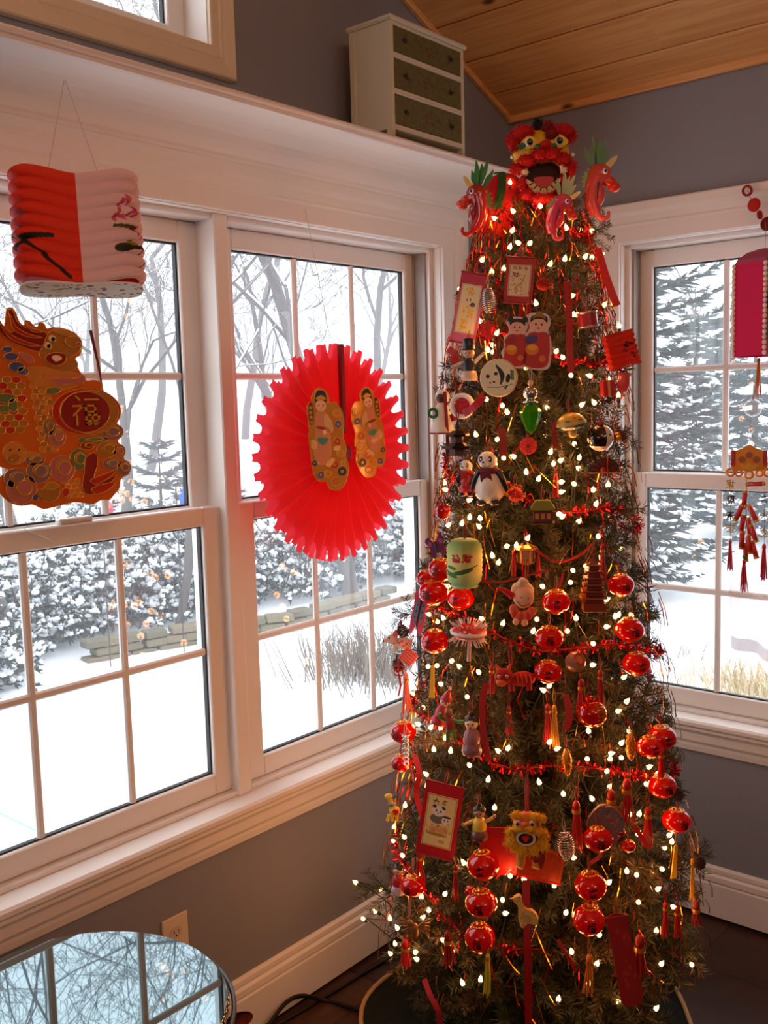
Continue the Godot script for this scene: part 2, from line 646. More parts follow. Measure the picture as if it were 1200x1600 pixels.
	for s in 2:
		st = mk()
		mould(st, s, base, true, 0.0, z1 if s == 0 else ROOM_X, 0.0)
		var b := struct("baseboard_left" if s == 0 else "baseboard_right", st, trim_white(), "white moulded baseboard under the tall windows" if s == 0 else "white moulded baseboard below the window behind the tree")
		st = mk()
		wbox(st, s, 0.0, z1 if s == 0 else ROOM_X, 0.0, 0.013, 0.0, 0.011)
		put("floor_joint", st, mat(Color(0.09, 0.06, 0.05), 0.9), b)
	# white ledge on a cove moulding above the left windows
	st = mk()
	var lip := [Vector2(0, 2.158), Vector2(0.206, 2.158), Vector2(0.212, 2.160), Vector2(0.212, 2.167), Vector2(0.220, 2.169), Vector2(0.222, 2.173), Vector2(0.220, 2.178), Vector2(0.216, 2.18), Vector2(0, 2.18)]
	mould(st, 0, lip, true, 0.0, 3.4, 0.0)
	var led := struct("trim_3", st, trim_white(), "deep white ledge running above the tall windows")
	st = mk()
	mould(st, 0, [Vector2(0, 2.098), Vector2(0.026, 2.098), Vector2(0.03, 2.104), Vector2(0.038, 2.108), Vector2(0.044, 2.116), Vector2(0.056, 2.128), Vector2(0.074, 2.141), Vector2(0.096, 2.150), Vector2(0.12, 2.156), Vector2(0.15, 2.1585), Vector2(0, 2.1585)], true, 0.0, 3.4, 0.0)
	put("cove_moulding", st, trim_white(), led)
	# electrical outlet low on the left wall
	var t := thing("wall_outlet", "ivory electrical outlet plate low on the left wall behind the glass table", "outlet", Vector3(0, 0.342, 1.437))
	st = mk()
	bx(st, Vector3(0, -0.058, -0.036), Vector3(0.006, 0.058, 0.036), 0.002)
	put("cover_plate", st, mat(Color(0.86, 0.80, 0.70), 0.4), t)
	for y in [-0.02, 0.02]:
		st = mk()
		ext(st, oval(0.0165, 0.0145, 0, 0, 20), 0.002, Transform3D(Basis(Vector3.UP, PI / 2), Vector3(0.006, y, 0)))
		var s2 := put("socket", st, mat(Color(0.80, 0.74, 0.64), 0.4), t)
		st = mk()
		for dz in [-0.006, 0.006]:
			bx(st, Vector3(0.0075, y - 0.002, dz - 0.001), Vector3(0.0083, y + 0.006, dz + 0.001))
		bx(st, Vector3(0.0075, y - 0.009, -0.002), Vector3(0.0083, y - 0.005, 0.002))
		put("slot", st, mat(Color(0.05, 0.04, 0.04), 0.8), s2)

# ---------------------------------------------------------------- windows

func ring_box(st: SurfaceTool, side: int, u0: float, u1: float, v0: float, v1: float, wu0: float, wu1: float, wv0: float, wv1: float, w0: float, w1: float, ch := 0.0):
	wbox(st, side, u0, u0 + wu0, v0, v1, w0, w1, ch)
	wbox(st, side, u1 - wu1, u1, v0, v1, w0, w1, ch)
	wbox(st, side, u0 + wu0, u1 - wu1, v0, v0 + wv0, w0, w1, ch)
	wbox(st, side, u0 + wu0, u1 - wu1, v1 - wv1, v1, w0, w1, ch)

func sash(root: Node, called: String, side: int, g: Array, rail: Array, w0: float, w1: float, cols: int, rows: int):
	# g: glass u0 u1 v0 v1; rail: how far stile left, stile right, bottom rail, top rail reach beyond the glass
	var white := mat(Color(0.90, 0.885, 0.86), 0.35)
	var st := mk()
	ring_box(st, side, g[0] - rail[0], g[1] + rail[1], g[2] - rail[2], g[3] + rail[3], rail[0], rail[1], rail[2], rail[3], w0, w1, 0.003)
	var s := put(called, st, white, root)
	var wm := (w0 + w1) / 2
	st = mk()
	ring_box(st, side, g[0] - 0.004, g[1] + 0.004, g[2] - 0.004, g[3] + 0.004, 0.008, 0.008, 0.008, 0.008, wm - 0.007, wm + 0.005)
	put("gasket", st, mat(Color(0.13, 0.13, 0.14), 0.6), s)
	var du: float = (g[1] - g[0]) / cols
	var dv: float = (g[3] - g[2]) / rows
	for k in range(1, cols):
		st = mk()
		wbox(st, side, g[0] + k * du - 0.009, g[0] + k * du + 0.009, g[2], g[3], wm - 0.006, wm + 0.007, 0.004)
		put("muntin", st, white, s)
	for k in range(1, rows):
		st = mk()
		wbox(st, side, g[0], g[1], g[2] + k * dv - 0.009, g[2] + k * dv + 0.009, wm - 0.0055, wm + 0.0065, 0.004)
		put("muntin", st, white, s)
	for a in cols:
		for b in rows:
			st = mk()
			var z := wm - 0.003
			quad(st, wl(side, g[0] + a * du, g[2] + b * dv, z), wl(side, g[0] + (a + 1) * du, g[2] + b * dv, z), wl(side, g[0] + (a + 1) * du, g[2] + (b + 1) * dv, z), wl(side, g[0] + a * du, g[2] + (b + 1) * dv, z))
			put("pane", st, mat(Color(0.9, 0.95, 0.95), 0.02, 0.0, {"alpha": 0.03}), s)

func double_hung(n: int, side: int, u0: float, u1: float, label: String):
	var root := Node3D.new()
	root.name = "window_%d" % n
	add_child(root)
	root.set_meta("kind", "structure")
	root.set_meta("label", label)
	var white := mat(Color(0.90, 0.885, 0.86), 0.35)
	var st := mk()
	ring_box(st, side, u0, u1, 0.602, 1.99, 0.017, 0.017, 0.012, 0.014, -0.15, -0.025, 0.002)
	put("window_frame", st, white, root)
	st = mk()
	for w in [-0.042, -0.082]:
		wbox(st, side, u0 + 0.017, u0 + 0.024, 0.61, 1.98, w - 0.003, w + 0.003)
		wbox(st, side, u1 - 0.024, u1 - 0.017, 0.61, 1.98, w - 0.003, w + 0.003)
	wbox(st, side, u0 + 0.017, u0 + 0.019, 1.3, 1.98, -0.078, -0.046)
	put("sash_track", st, mat(Color(0.62, 0.60, 0.57), 0.5), root)
	var l := u0 + 0.06
	var r := u1 - 0.08 if (u0 < 1.0) else u1 - 0.06
	if u0 > 1.0:
		l = u0 + 0.08
	sash(root, "upper_sash", side, [l, r, 1.316, 1.925], [l - u0 - 0.018, u1 - r - 0.018, 0.036, 0.05], -0.116, -0.086, 3, 2)
	sash(root, "lower_sash", side, [l, r, 0.667, 1.27], [l - u0 - 0.018, u1 - r - 0.018, 0.052, 0.044], -0.077, -0.045, 3, 2)
	st = mk()
	wbox(st, side, (u0 + u1) / 2 - 0.04, (u0 + u1) / 2 + 0.04, 1.314, 1.326, -0.07, -0.05, 0.003)
	put("sash_lock", st, white, root)

func casing(side: int, u0: float, u1: float, n: int, where: String):
	var w := trim_white()
	var prof := [Vector2(0, 0), Vector2(0.012, 0), Vector2(0.014, 0.003), Vector2(0.015, 0.044), Vector2(0.019, 0.050), Vector2(0.0165, 0.056), Vector2(0.018, 0.074), Vector2(0.023, 0.082), Vector2(0.027, 0.086), Vector2(0.027, 0.106), Vector2(0.023, 0.11), Vector2(0, 0.11)]
	var st := mk()
	mould(st, side, prof, true, u0, u1, 1.99, 1.0, 1.0, 1.0)
	var head := struct("trim_%d" % n, st, w, "white moulded casing round the " + where)
	for e in 2:
		st = mk()
		mould(st, side, prof, false, 0.602, 1.99, u0 if e == 0 else u1, -1.0 if e == 0 else 1.0, 0.0, 1.0)
		put("casing_leg", st, w, head)
	st = mk()
	ring_box(st, side, u0 - 0.004, u1 + 0.004, 0.586, 1.994, 0.006, 0.006, 0.006, 0.006, -0.157, 0.002)
	put("jamb", st, w, head)
	if u1 - u0 > 1.0:
		st = mk()
		wbox(st, side, (u0 + u1) / 2 - 0.02, (u0 + u1) / 2 + 0.02, 0.602, 1.99, -0.155, -0.018, 0.003)
		put("mullion", st, w, head)
	st = mk()
	wbox(st, side, u0 - 0.13, u1 + 0.13, 0.580, 0.602, -0.155, 0.040, 0.006)
	var sill := struct("trim_%d" % (n + 1), st, w, "white window sill below the " + where)
	st = mk()
	mould(st, side, [Vector2(0, 0), Vector2(0.030, 0), Vector2(0.031, 0.010), Vector2(0.024, 0.016), Vector2(0.021, 0.022), Vector2(0.020, 0.044), Vector2(0.014, 0.054), Vector2(0.0135, 0.062), Vector2(0.010, 0.078), Vector2(0, 0.078)], true, u0 - 0.115, u1 + 0.115, 0.580, -1.0)
	put("apron", st, w, sill)

func build_windows():
	casing(0, 0.38, 2.0, 4, "pair of windows in the left wall")
	casing(1, 0.38, 1.18, 6, "window in the right wall")
	# the sunroom's other windows, behind and beside the viewer
	for k in 2:
		var w := Node3D.new()
		w.name = "window_%d" % (k + 5)
		add_child(w)
		w.set_meta("kind", "structure")
		w.set_meta("label", ["low transom window high in the wall behind the viewer", "high window in the far gable beside the viewer"][k])
		var lo := Vector3(0.9, 1.7, ROOM_Z + 0.05) if k == 0 else Vector3(ROOM_X + 0.05, EAVE, 2.0)
		var hi := Vector3(2.4, 2.3, ROOM_Z + 0.10) if k == 0 else Vector3(ROOM_X + 0.10, 3.1, 3.5)
		var ax := 0 if k == 0 else 2
		var wd: float = hi[ax] - lo[ax]
		var fr := mk()
		for f in [0.0, 0.5, 1.0]:
			var a := lo
			var b := hi
			a[ax] = lo[ax] + f * (wd - 0.06)
			b[ax] = a[ax] + 0.06
			bx(fr, a, b, 0.004)
		for y in [lo.y, hi.y - 0.06]:
			bx(fr, Vector3(lo.x, y, lo.z), Vector3(hi.x, y + 0.06, hi.z), 0.004)
		put("window_frame", fr, trim_white(), w)
		for f in 2:
			var pn := mk()
			var a := (lo + hi) / 2
			var b := a
			a[ax] = lo[ax] + f * wd / 2
			b[ax] = a[ax] + wd / 2
			a.y = lo.y
			b.y = hi.y
			quad(pn, a, Vector3(b.x, a.y, b.z), b, Vector3(a.x, b.y, a.z))
			put("pane", pn, mat(Color(0.9, 0.95, 0.95), 0.02, 0.0, {"alpha": 0.03}), w)
	double_hung(1, 0, 1.18, 2.0, "double-hung window of twelve panes behind the orange lantern and the gold dragon")
	double_hung(2, 0, 0.38, 1.18, "double-hung window of twelve panes behind the red paper fan")
	double_hung(3, 1, 0.38, 1.18, "double-hung window of twelve panes in the right wall behind the pink lantern")
	# small window high in the gable, cased in natural wood
	var root := Node3D.new()
	root.name = "window_4"
	add_child(root)
	root.set_meta("kind", "structure")
	root.set_meta("label", "high gable window cased in tan wood above the ledge")
	var tan_wood := mat(Color(0.86, 0.80, 0.69), 0.5)
	var prof := [Vector2(0, 0), Vector2(0.012, 0), Vector2(0.014, 0.004), Vector2(0.014, 0.022), Vector2(0.018, 0.027), Vector2(0.016, 0.032), Vector2(0.02, 0.052), Vector2(0.022, 0.062), Vector2(0.018, 0.065), Vector2(0, 0.065)]
	for s in 2:
		var st2 := mk()
		mould(st2, 0, prof, true, 1.22, 2.2, 2.345 if s == 0 else 2.8, -1.0 if s == 0 else 1.0, 1.0, 1.0)
		put("casing", st2, tan_wood, root)
		st2 = mk()
		mould(st2, 0, prof, false, 2.345, 2.8, 1.22 if s == 0 else 2.2, -1.0 if s == 0 else 1.0, 1.0, 1.0)
		put("casing", st2, tan_wood, root)
	var st := mk()
	ring_box(st, 0, 1.216, 2.204, 2.341, 2.804, 0.006, 0.006, 0.006, 0.006, -0.157, 0.002)
	put("jamb", st, trim_white(), root)
	sash(root, "fixed_sash", 0, [1.268, 2.152, 2.398, 2.752], [0.048, 0.048, 0.053, 0.048], -0.11, -0.075, 1, 1)

# ---------------------------------------------------------------- small chest on the ledge

func build_cabinet():
	var t := thing("chest_of_drawers", "small worn cream chest with three olive drawers standing on the white ledge", "chest", Vector3(0.075, 2.18, 0.535))
	var cream := mat(Color(0.78, 0.76, 0.66), 0.6)
	var W := 0.298
	var D := 0.132
	var H := 0.282
	var st := mk()
	for z in [0.0, W - 0.012]:
		bx(st, Vector3(0, 0.0, z), Vector3(0.018, H - 0.012, z + 0.012), 0.001)
		bx(st, Vector3(D - 0.018, 0.0, z), Vector3(D, H - 0.012, z + 0.012), 0.001)
		bx(st, Vector3(0.016, 0.022, z + 0.002), Vector3(D - 0.016, H - 0.012, z + 0.010), 0.001)
	bx(st, Vector3(0, 0.022, 0.004), Vector3(0.006, H - 0.012, W - 0.004))
	bx(st, Vector3(0.004, 0.024, 0.01), Vector3(D - 0.012, 0.030, W - 0.01))
	put("body", st, cream, t)
	st = mk()
	bx(st, Vector3(-0.006, H - 0.012, -0.007), Vector3(D + 0.008, H, W + 0.007), 0.004)
	put("top", st, cream, t)
	st = mk()
	for v in [0.020, 0.104, 0.187]:
		bx(st, Vector3(D - 0.014, v, 0.010), Vector3(D + 0.0005, v + 0.013, W - 0.010), 0.001)
	bx(st, Vector3(D - 0.014, H - 0.020, 0.010), Vector3(D, H - 0.012, W - 0.010), 0.001)
	put("rail", st, cream, t)
	var k := 0
	for v in [0.034, 0.118, 0.201]:
		var im := canvas(192, 48, Color(0.36, 0.31, 0.15))
		var n := FastNoiseLite.new()
		n.seed = 5 + k
		n.frequency = 0.06
		for y in 48:
			for x in 192:
				var g := 0.5 + 0.5 * n.get_noise_2d(x, y * 1.5)
				im.set_pixel(x, y, Color(0.42, 0.40, 0.22).lerp(Color(0.31, 0.28, 0.15), g))
		for i in 14:
			dab(im, 96 + rng.randfn() * 16, 26 + rng.randfn() * 6, rng.randf_range(1, 5), rng.randf_range(1, 3), Color(0.30, 0.15, 0.09).lerp(Color(0.42, 0.25, 0.15), rng.randf()))
		for x in [34, 160]:
			dab(im, x, 24, 4.5, 5, Color(0.13, 0.08, 0.05))
			for i in 5:
				stroke(im, [Vector2(x, 24), Vector2(x + rng.randfn() * 6, 24 + rng.randfn() * 5)], 1.0, Color(0.16, 0.10, 0.06))
		st = mk()
		ext(st, rect(W - 0.026, 0.067), 0.008, Transform3D(Basis(Vector3.UP, PI / 2), Vector3(D - 0.010, v + 0.0345, W / 2)))
		var d := put("drawer", st, mat(Color.WHITE, 0.7, 0.0, {"tex": tex(im)}), t)
		for z in [0.052, W - 0.052]:
			st = mk()
			lathe(st, [Vector2(0.0045, 0), Vector2(0.003, 0.004), Vector2(0.002, 0.005), Vector2(0, 0.005)], 10, Transform3D(Basis(Vector3.FORWARD, PI / 2), Vector3(D - 0.002, v + 0.034, z)))
			put("knob_hole_plug", st, mat(Color(0.12, 0.08, 0.05), 0.7), d)
		k += 1
	st = mk()
	tube(st, spline([Vector3(0.07, 0.18, -0.008), Vector3(0.09, 0.13, -0.016), Vector3(0.07, 0.08, -0.010), Vector3(0.09, 0.03, -0.02), Vector3(0.10, 0.0, -0.012)]), 0.0022)
	put("string", st, mat(Color(0.62, 0.48, 0.38), 0.9), t)

# ---------------------------------------------------------------- round glass-topped table

func build_table():
	var h := 0.55
	var t := thing("side_table", "small round table whose dark glass top mirrors the window and bare branches", "table", Vector3(0.353, 0, 1.919))
	var st := mk()
	lathe(st, [Vector2(0, h - 0.011), Vector2(0.262, h - 0.011)], 96, Transform3D(), 1)
	lathe(st, [Vector2(0.262, h - 0.011), Vector2(0.2655, h - 0.009), Vector2(0.267, h - 0.0055), Vector2(0.2655, h - 0.002), Vector2(0.262, h)], 96, Transform3D(), 2)
	lathe(st, [Vector2(0.262, h), Vector2(0, h)], 96, Transform3D(), 4)
	put("glass_top", st, mat(Color(0.50, 0.57, 0.585), 0.015, 0.95), t)
	st = mk()
	var ring := []
	for k in 65:
		ring.append(Vector3(0.274 * cos(TAU * k / 64), h - 0.018, 0.274 * sin(TAU * k / 64)))
	tube(st, ring, 0.0045, -1, 8, false)
	put("rim_hoop", st, mat(Color(0.30, 0.31, 0.32), 0.3, 0.9), t)
	for k in 3:
		st = mk()
		var a := TAU * k / 3 + 0.5
		var d := Vector3(cos(a), 0, sin(a))
		tube(st, spline([d * 0.262 + Vector3(0, h - 0.016, 0), d * 0.20 + Vector3(0, h - 0.2, 0), d * 0.15 + Vector3(0, 0.2, 0), d * 0.23 + Vector3(0, 0.006, 0)]), 0.007, 0.006, 8)
		put("leg", st, mat(Color(0.28, 0.29, 0.30), 0.35, 0.9), t)
	# a red cloth bag leaning on the baseboard behind the table, and the tree's flex along the floor
	var b := thing("cloth_bag", "dark red cloth bag slumped on the floor behind the round table", "bag", Vector3(0.105, 0, 1.345))
	st = mk()
	lathe(st, [Vector2(0, 0), Vector2(0.058, 0.002), Vector2(0.07, 0.03), Vector2(0.062, 0.07), Vector2(0.04, 0.10), Vector2(0.018, 0.118), Vector2(0.022, 0.13), Vector2(0.034, 0.142), Vector2(0, 0.125)], 18, Transform3D(Basis.from_scale(Vector3(0.8, 1, 1)), Vector3.ZERO))
	put("sack", st, mat(Color(0.42, 0.06, 0.05), 0.9), b)
	st = mk()
	lathe(st, [Vector2(0.016, 0.113), Vector2(0.021, 0.117), Vector2(0.021, 0.122), Vector2(0.016, 0.125)], 14, Transform3D(Basis.from_scale(Vector3(0.8, 1, 1)), Vector3.ZERO))
	put("tie", st, mat(Color(0.75, 0.55, 0.2), 0.5), b)
	var c := thing("power_cord", "black power cord looped along the foot of the left baseboard toward the tree", "cord")
	st = mk()
	tube(st, spline([Vector3(0.03, 0.006, 1.62), Vector3(0.05, 0.006, 1.30), Vector3(0.035, 0.05, 1.12), Vector3(0.055, 0.006, 1.02), Vector3(0.13, 0.006, 1.0), Vector3(0.22, 0.006, 0.98), Vector3(0.30, 0.006, 0.9)], 8), 0.0055, -1, 6)
	put("flex", st, mat(Color(0.03, 0.03, 0.03), 0.5), c)
	st = mk()
	tube(st, spline([Vector3(0.02, 0.006, 1.3), Vector3(0.045, 0.006, 1.05), Vector3(0.06, 0.006, 0.8), Vector3(0.09, 0.006, 0.62)], 8), 0.0055, -1, 6)
	put("flex", st, mat(Color(0.03, 0.03, 0.03), 0.5), c)

# ---------------------------------------------------------------- the snowy garden

var hill_noise: FastNoiseLite

func ground_at(x: float, z: float) -> float:
	if hill_noise == null:
		hill_noise = FastNoiseLite.new()
		hill_noise.seed = 3
		hill_noise.frequency = 0.16
	var y := -0.32 + 0.09 * hill_noise.get_noise_2d(x, z)
	var far := maxf(0.0, Vector2(x - 1.0, z - 2.0).length() - 6.8)
	y += 0.05 * far + 0.004 * far * far * clampf(-x * 0.1, 0.0, 1.0)
	return minf(y, 6.0)

func bare_limb(st: SurfaceTool, sn: SurfaceTool, r: RandomNumberGenerator, at: Vector3, dir: Vector3, ln: float, rad: float, lev: int, most: int):
	var pts := [at]
	var d := dir.normalized()
	var n := 5 if lev < 2 else 4
	for i in n:
		d = (d + Vector3(r.randfn(), r.randfn() * 0.6, r.randfn()) * (0.10 + 0.05 * lev) + Vector3(0, 0.05 if lev > 0 else 0.0, 0)).normalized()
		pts.append(pts[-1] + d * ln / n)
	rad = maxf(rad, 0.0028)
	tube(st, pts, rad, maxf(0.0022, rad * (0.5 if lev < most else 0.3)), 7 if lev == 0 else (5 if lev == 1 else 3), false)
	if lev > 0 and lev < 4:
		for i in n:
			var a: Vector3 = pts[i]
			var b: Vector3 = pts[i + 1]
			if absf((b - a).normalized().y) < 0.75 and r.randf() < 0.7:
				var rr := rad * (1.0 - 0.45 * i / n)
				var up := Vector3(0, rr * 0.8, 0)
				var sd := (b - a).cross(Vector3.UP).normalized() * rr * 0.8
				quad(sn, a + up + sd, b + up + sd, b + up * 1.8, a + up * 1.8)
				quad(sn, a + up * 1.8, b + up * 1.8, b + up - sd, a + up - sd)
	if lev >= most:
		return
	var kids := r.randi_range(5, 6) if lev == 0 else (r.randi_range(3, 5) if lev < 3 else r.randi_range(2, 4))
	for k in kids:
		var t := r.randf_range(0.45 if lev == 0 else 0.2, 1.0)
		if k == 0:
			t = 1.0
		var f := t * n
		var i := mini(int(f), n - 1)
		var p: Vector3 = (pts[i] as Vector3).lerp(pts[i + 1], f - i)
		var side := Vector3(r.randfn(), r.randfn() * 0.3, r.randfn()).normalized()
		var nd: Vector3 = ((pts[i + 1] - pts[i]).normalized() * 0.8 + side * r.randf_range(0.45, 1.0) + Vector3(0, 0.18, 0)).normalized()
		bare_limb(st, sn, r, p, nd, ln * r.randf_range(0.5, 0.75), rad * (0.62 if k == 0 else 0.42) * (1.0 - 0.2 * t), lev + 1, most)

func bare_tree(sd: int, trunk: float, rad: float, most: int, label: String, lean := Vector3.ZERO) -> Node3D:
	var r := RandomNumberGenerator.new()
	r.seed = sd
	var t := thing("bare_tree", label, "tree", Vector3.ZERO, 0.0, "bare trees in the snowy garden")
	var st := mk()
	var sn := mk()
	bare_limb(st, sn, r, Vector3(0, -0.2, 0), Vector3(0, 1, 0) + lean, trunk, rad, 0, most)
	put("trunk_and_branches", st, mat(Color(0.40, 0.375, 0.36), 0.95), t)
	put("snow_on_branches", sn, mat(Color(0.95, 0.96, 0.97), 0.9), t).set_meta("kind", "stuff")
	return t

func spruce(sd: int, h: float, wide: float, label: String) -> Node3D:
	var r := RandomNumberGenerator.new()
	r.seed = sd
	var t := thing("spruce", label, "tree", Vector3.ZERO, 0.0, "snowy spruces beyond the right window")
	var st := mk()
	tube(st, [Vector3(0, -0.2, 0), Vector3(0, h * 0.5, 0), Vector3(0, h, 0)], 0.02 * h, 0.004, 7)
	put("trunk", st, mat(Color(0.42, 0.34, 0.28), 0.95), t)
	var fo := mk()
	var sn := mk()
	var rows := int(h * 5.5)
	for i in rows:
		var f := float(i) / rows
		var y := h * (0.06 + 0.94 * f)
		var n := int(lerpf(11.0, 4.0, f))
		for k in n:
			var a := TAU * (k + r.randf()) / n
			var ln := wide * pow(1.0 - f, 0.85) * clampf(f / 0.32 + 0.30, 0.0, 1.0) * r.randf_range(0.65, 1.15) + 0.08
			var out := Vector3(cos(a), 0, sin(a))
			var sd2 := Vector3(-sin(a), 0, cos(a))
			var seg := maxi(3, int(ln * 12.0))
			var prev := Vector3(0, y, 0)
			for q in range(1, seg + 1):
				var g := float(q) / seg
				var p := Vector3(0, y, 0) + out * ln * g + Vector3(0, (-0.32 + 0.45 * f) * ln * g + 0.28 * ln * g * g, 0)
				var dn := (p - prev).normalized()
				for s in [-1, 1]:
					for e in 3:
						var b := prev.lerp(p, r.randf())
						var tip: Vector3 = b + (sd2 * s * r.randf_range(0.5, 1.0) + dn * r.randf_range(0.5, 1.1) + Vector3(0, r.randf_range(-0.5, 0.15), 0)).normalized() * r.randf_range(0.10, 0.24) * (1.2 - 0.5 * g)
						var w := (tip - b).cross(Vector3.UP + out * r.randf_range(-1, 1)).normalized() * 0.016
						tri(fo, b - w, b + w, tip)
						if r.randf() < 0.5:
							tri(fo, b + Vector3(0, -0.02, 0), b + Vector3(0, 0.02, 0), tip)
				if r.randf() < 0.34 and g > 0.3:
					for e in 2:
						var c := prev.lerp(p, r.randf()) + Vector3(0, 0.015, 0) + sd2 * r.randfn() * 0.05
						var s := r.randf_range(0.012, 0.035)
						ball(sn, c, Vector3(s * r.randf_range(1.0, 2.4), s * 0.5, s), 6, 3, Basis.from_euler(Vector3(r.randfn() * 0.4, -a, r.randfn() * 0.3 - 0.25)))
				prev = p
	put("foliage", fo, mat(Color(0.30, 0.345, 0.335), 0.9, 0.0, {"back": Color(0.09, 0.11, 0.09)}), t).set_meta("kind", "stuff")
	put("snow_on_boughs", sn, mat(Color(0.95, 0.96, 0.97), 0.9), t).set_meta("kind", "stuff")
	return t

func snowy_bush(sd: int, rx: float, h: float, label: String) -> Node3D:
	var r := RandomNumberGenerator.new()
	r.seed = sd
	var t := thing("evergreen_bush", label, "bush", Vector3.ZERO, 0.0, "snow-dusted evergreen bushes along the garden bed")
	var st := mk()
	for k in 26:
		var a := r.randf() * TAU
		var p := Vector3(cos(a) * rx * 0.15, -0.1, sin(a) * rx * 0.15)
		var q := Vector3(cos(a) * rx * r.randf_range(0.4, 0.9), h * r.randf_range(0.4, 0.9), sin(a) * rx * r.randf_range(0.4, 0.9))
		tube(st, [p, p.lerp(q, 0.5) + Vector3(0, 0.08, 0), q], 0.012, 0.004, 4, false)
	put("stems", st, mat(Color(0.30, 0.24, 0.20), 0.95), t)
	var fo := mk()
	var sn := mk()
	for i in 520:
		var v := Vector3(r.randfn(), absf(r.randfn()) * 0.9, r.randfn()).normalized()
		var rr := pow(r.randf(), 0.35) * r.randf_range(0.75, 1.08)
		var c := Vector3(v.x * rx * rr, 0.05 + v.y * h * rr, v.z * rx * rr)
		for e in 9:
			var d := (v + Vector3(r.randfn(), r.randfn(), r.randfn()) * 0.9).normalized()
			var w := d.cross(Vector3(r.randfn(), r.randfn(), r.randfn())).normalized() * 0.011
			var ln := r.randf_range(0.04, 0.10)
			quad(fo, c, c + d * ln * 0.5 + w, c + d * ln, c + d * ln * 0.5 - w)
		if r.randf() < 0.72 + 0.28 * v.y:
			for e in 4:
				var up := c + Vector3(0, 0.025, 0) + v * 0.03 + Vector3(r.randfn(), r.randfn() * 0.5, r.randfn()) * 0.025
				var s := r.randf_range(0.008, 0.03)
				ball(sn, up, Vector3(s * r.randf_range(0.8, 2.0), s * 0.7, s), 6, 3, Basis.from_euler(Vector3(r.randfn() * 0.5, r.randf() * TAU, r.randfn() * 0.5)))
	put("leaves", fo, mat(Color(0.25, 0.30, 0.27), 0.8), t).set_meta("kind", "stuff")
	put("snow_clumps", sn, mat(Color(0.95, 0.96, 0.97), 0.9), t).set_meta("kind", "stuff")
	return t

func grass_clump(sd: int, called: String, n: int, wide: float, h: float, c: Color, label: String, at: Vector3) -> Node3D:
	var r := RandomNumberGenerator.new()
	r.seed = sd
	var t := thing(called, label, "grass clump", at)
	var st := mk()
	for i in n:
		var p := Vector3(r.randfn() * wide * 0.4, -0.03, r.randfn() * wide * 0.3)
		var d := Vector3(r.randfn() * 0.25 + p.x * 0.6, 1.0, r.randfn() * 0.25 + p.z * 0.6).normalized()
		var ln := h * r.randf_range(0.5, 1.1)
		var w := Vector3(r.randfn(), 0, r.randfn()).normalized() * r.randf_range(0.003, 0.006)
		var m := p + d * ln * 0.6
		var e := m + (d + Vector3(r.randfn(), -0.3, r.randfn()) * 0.45).normalized() * ln * 0.4
		quad(st, p - w, p + w, m + w * 0.8, m - w * 0.8)
		tri(st, m - w * 0.8, m + w * 0.8, e)
	var o := put("blades", st, mat(c, 0.9), t)
	o.set_meta("kind", "stuff")
	return t

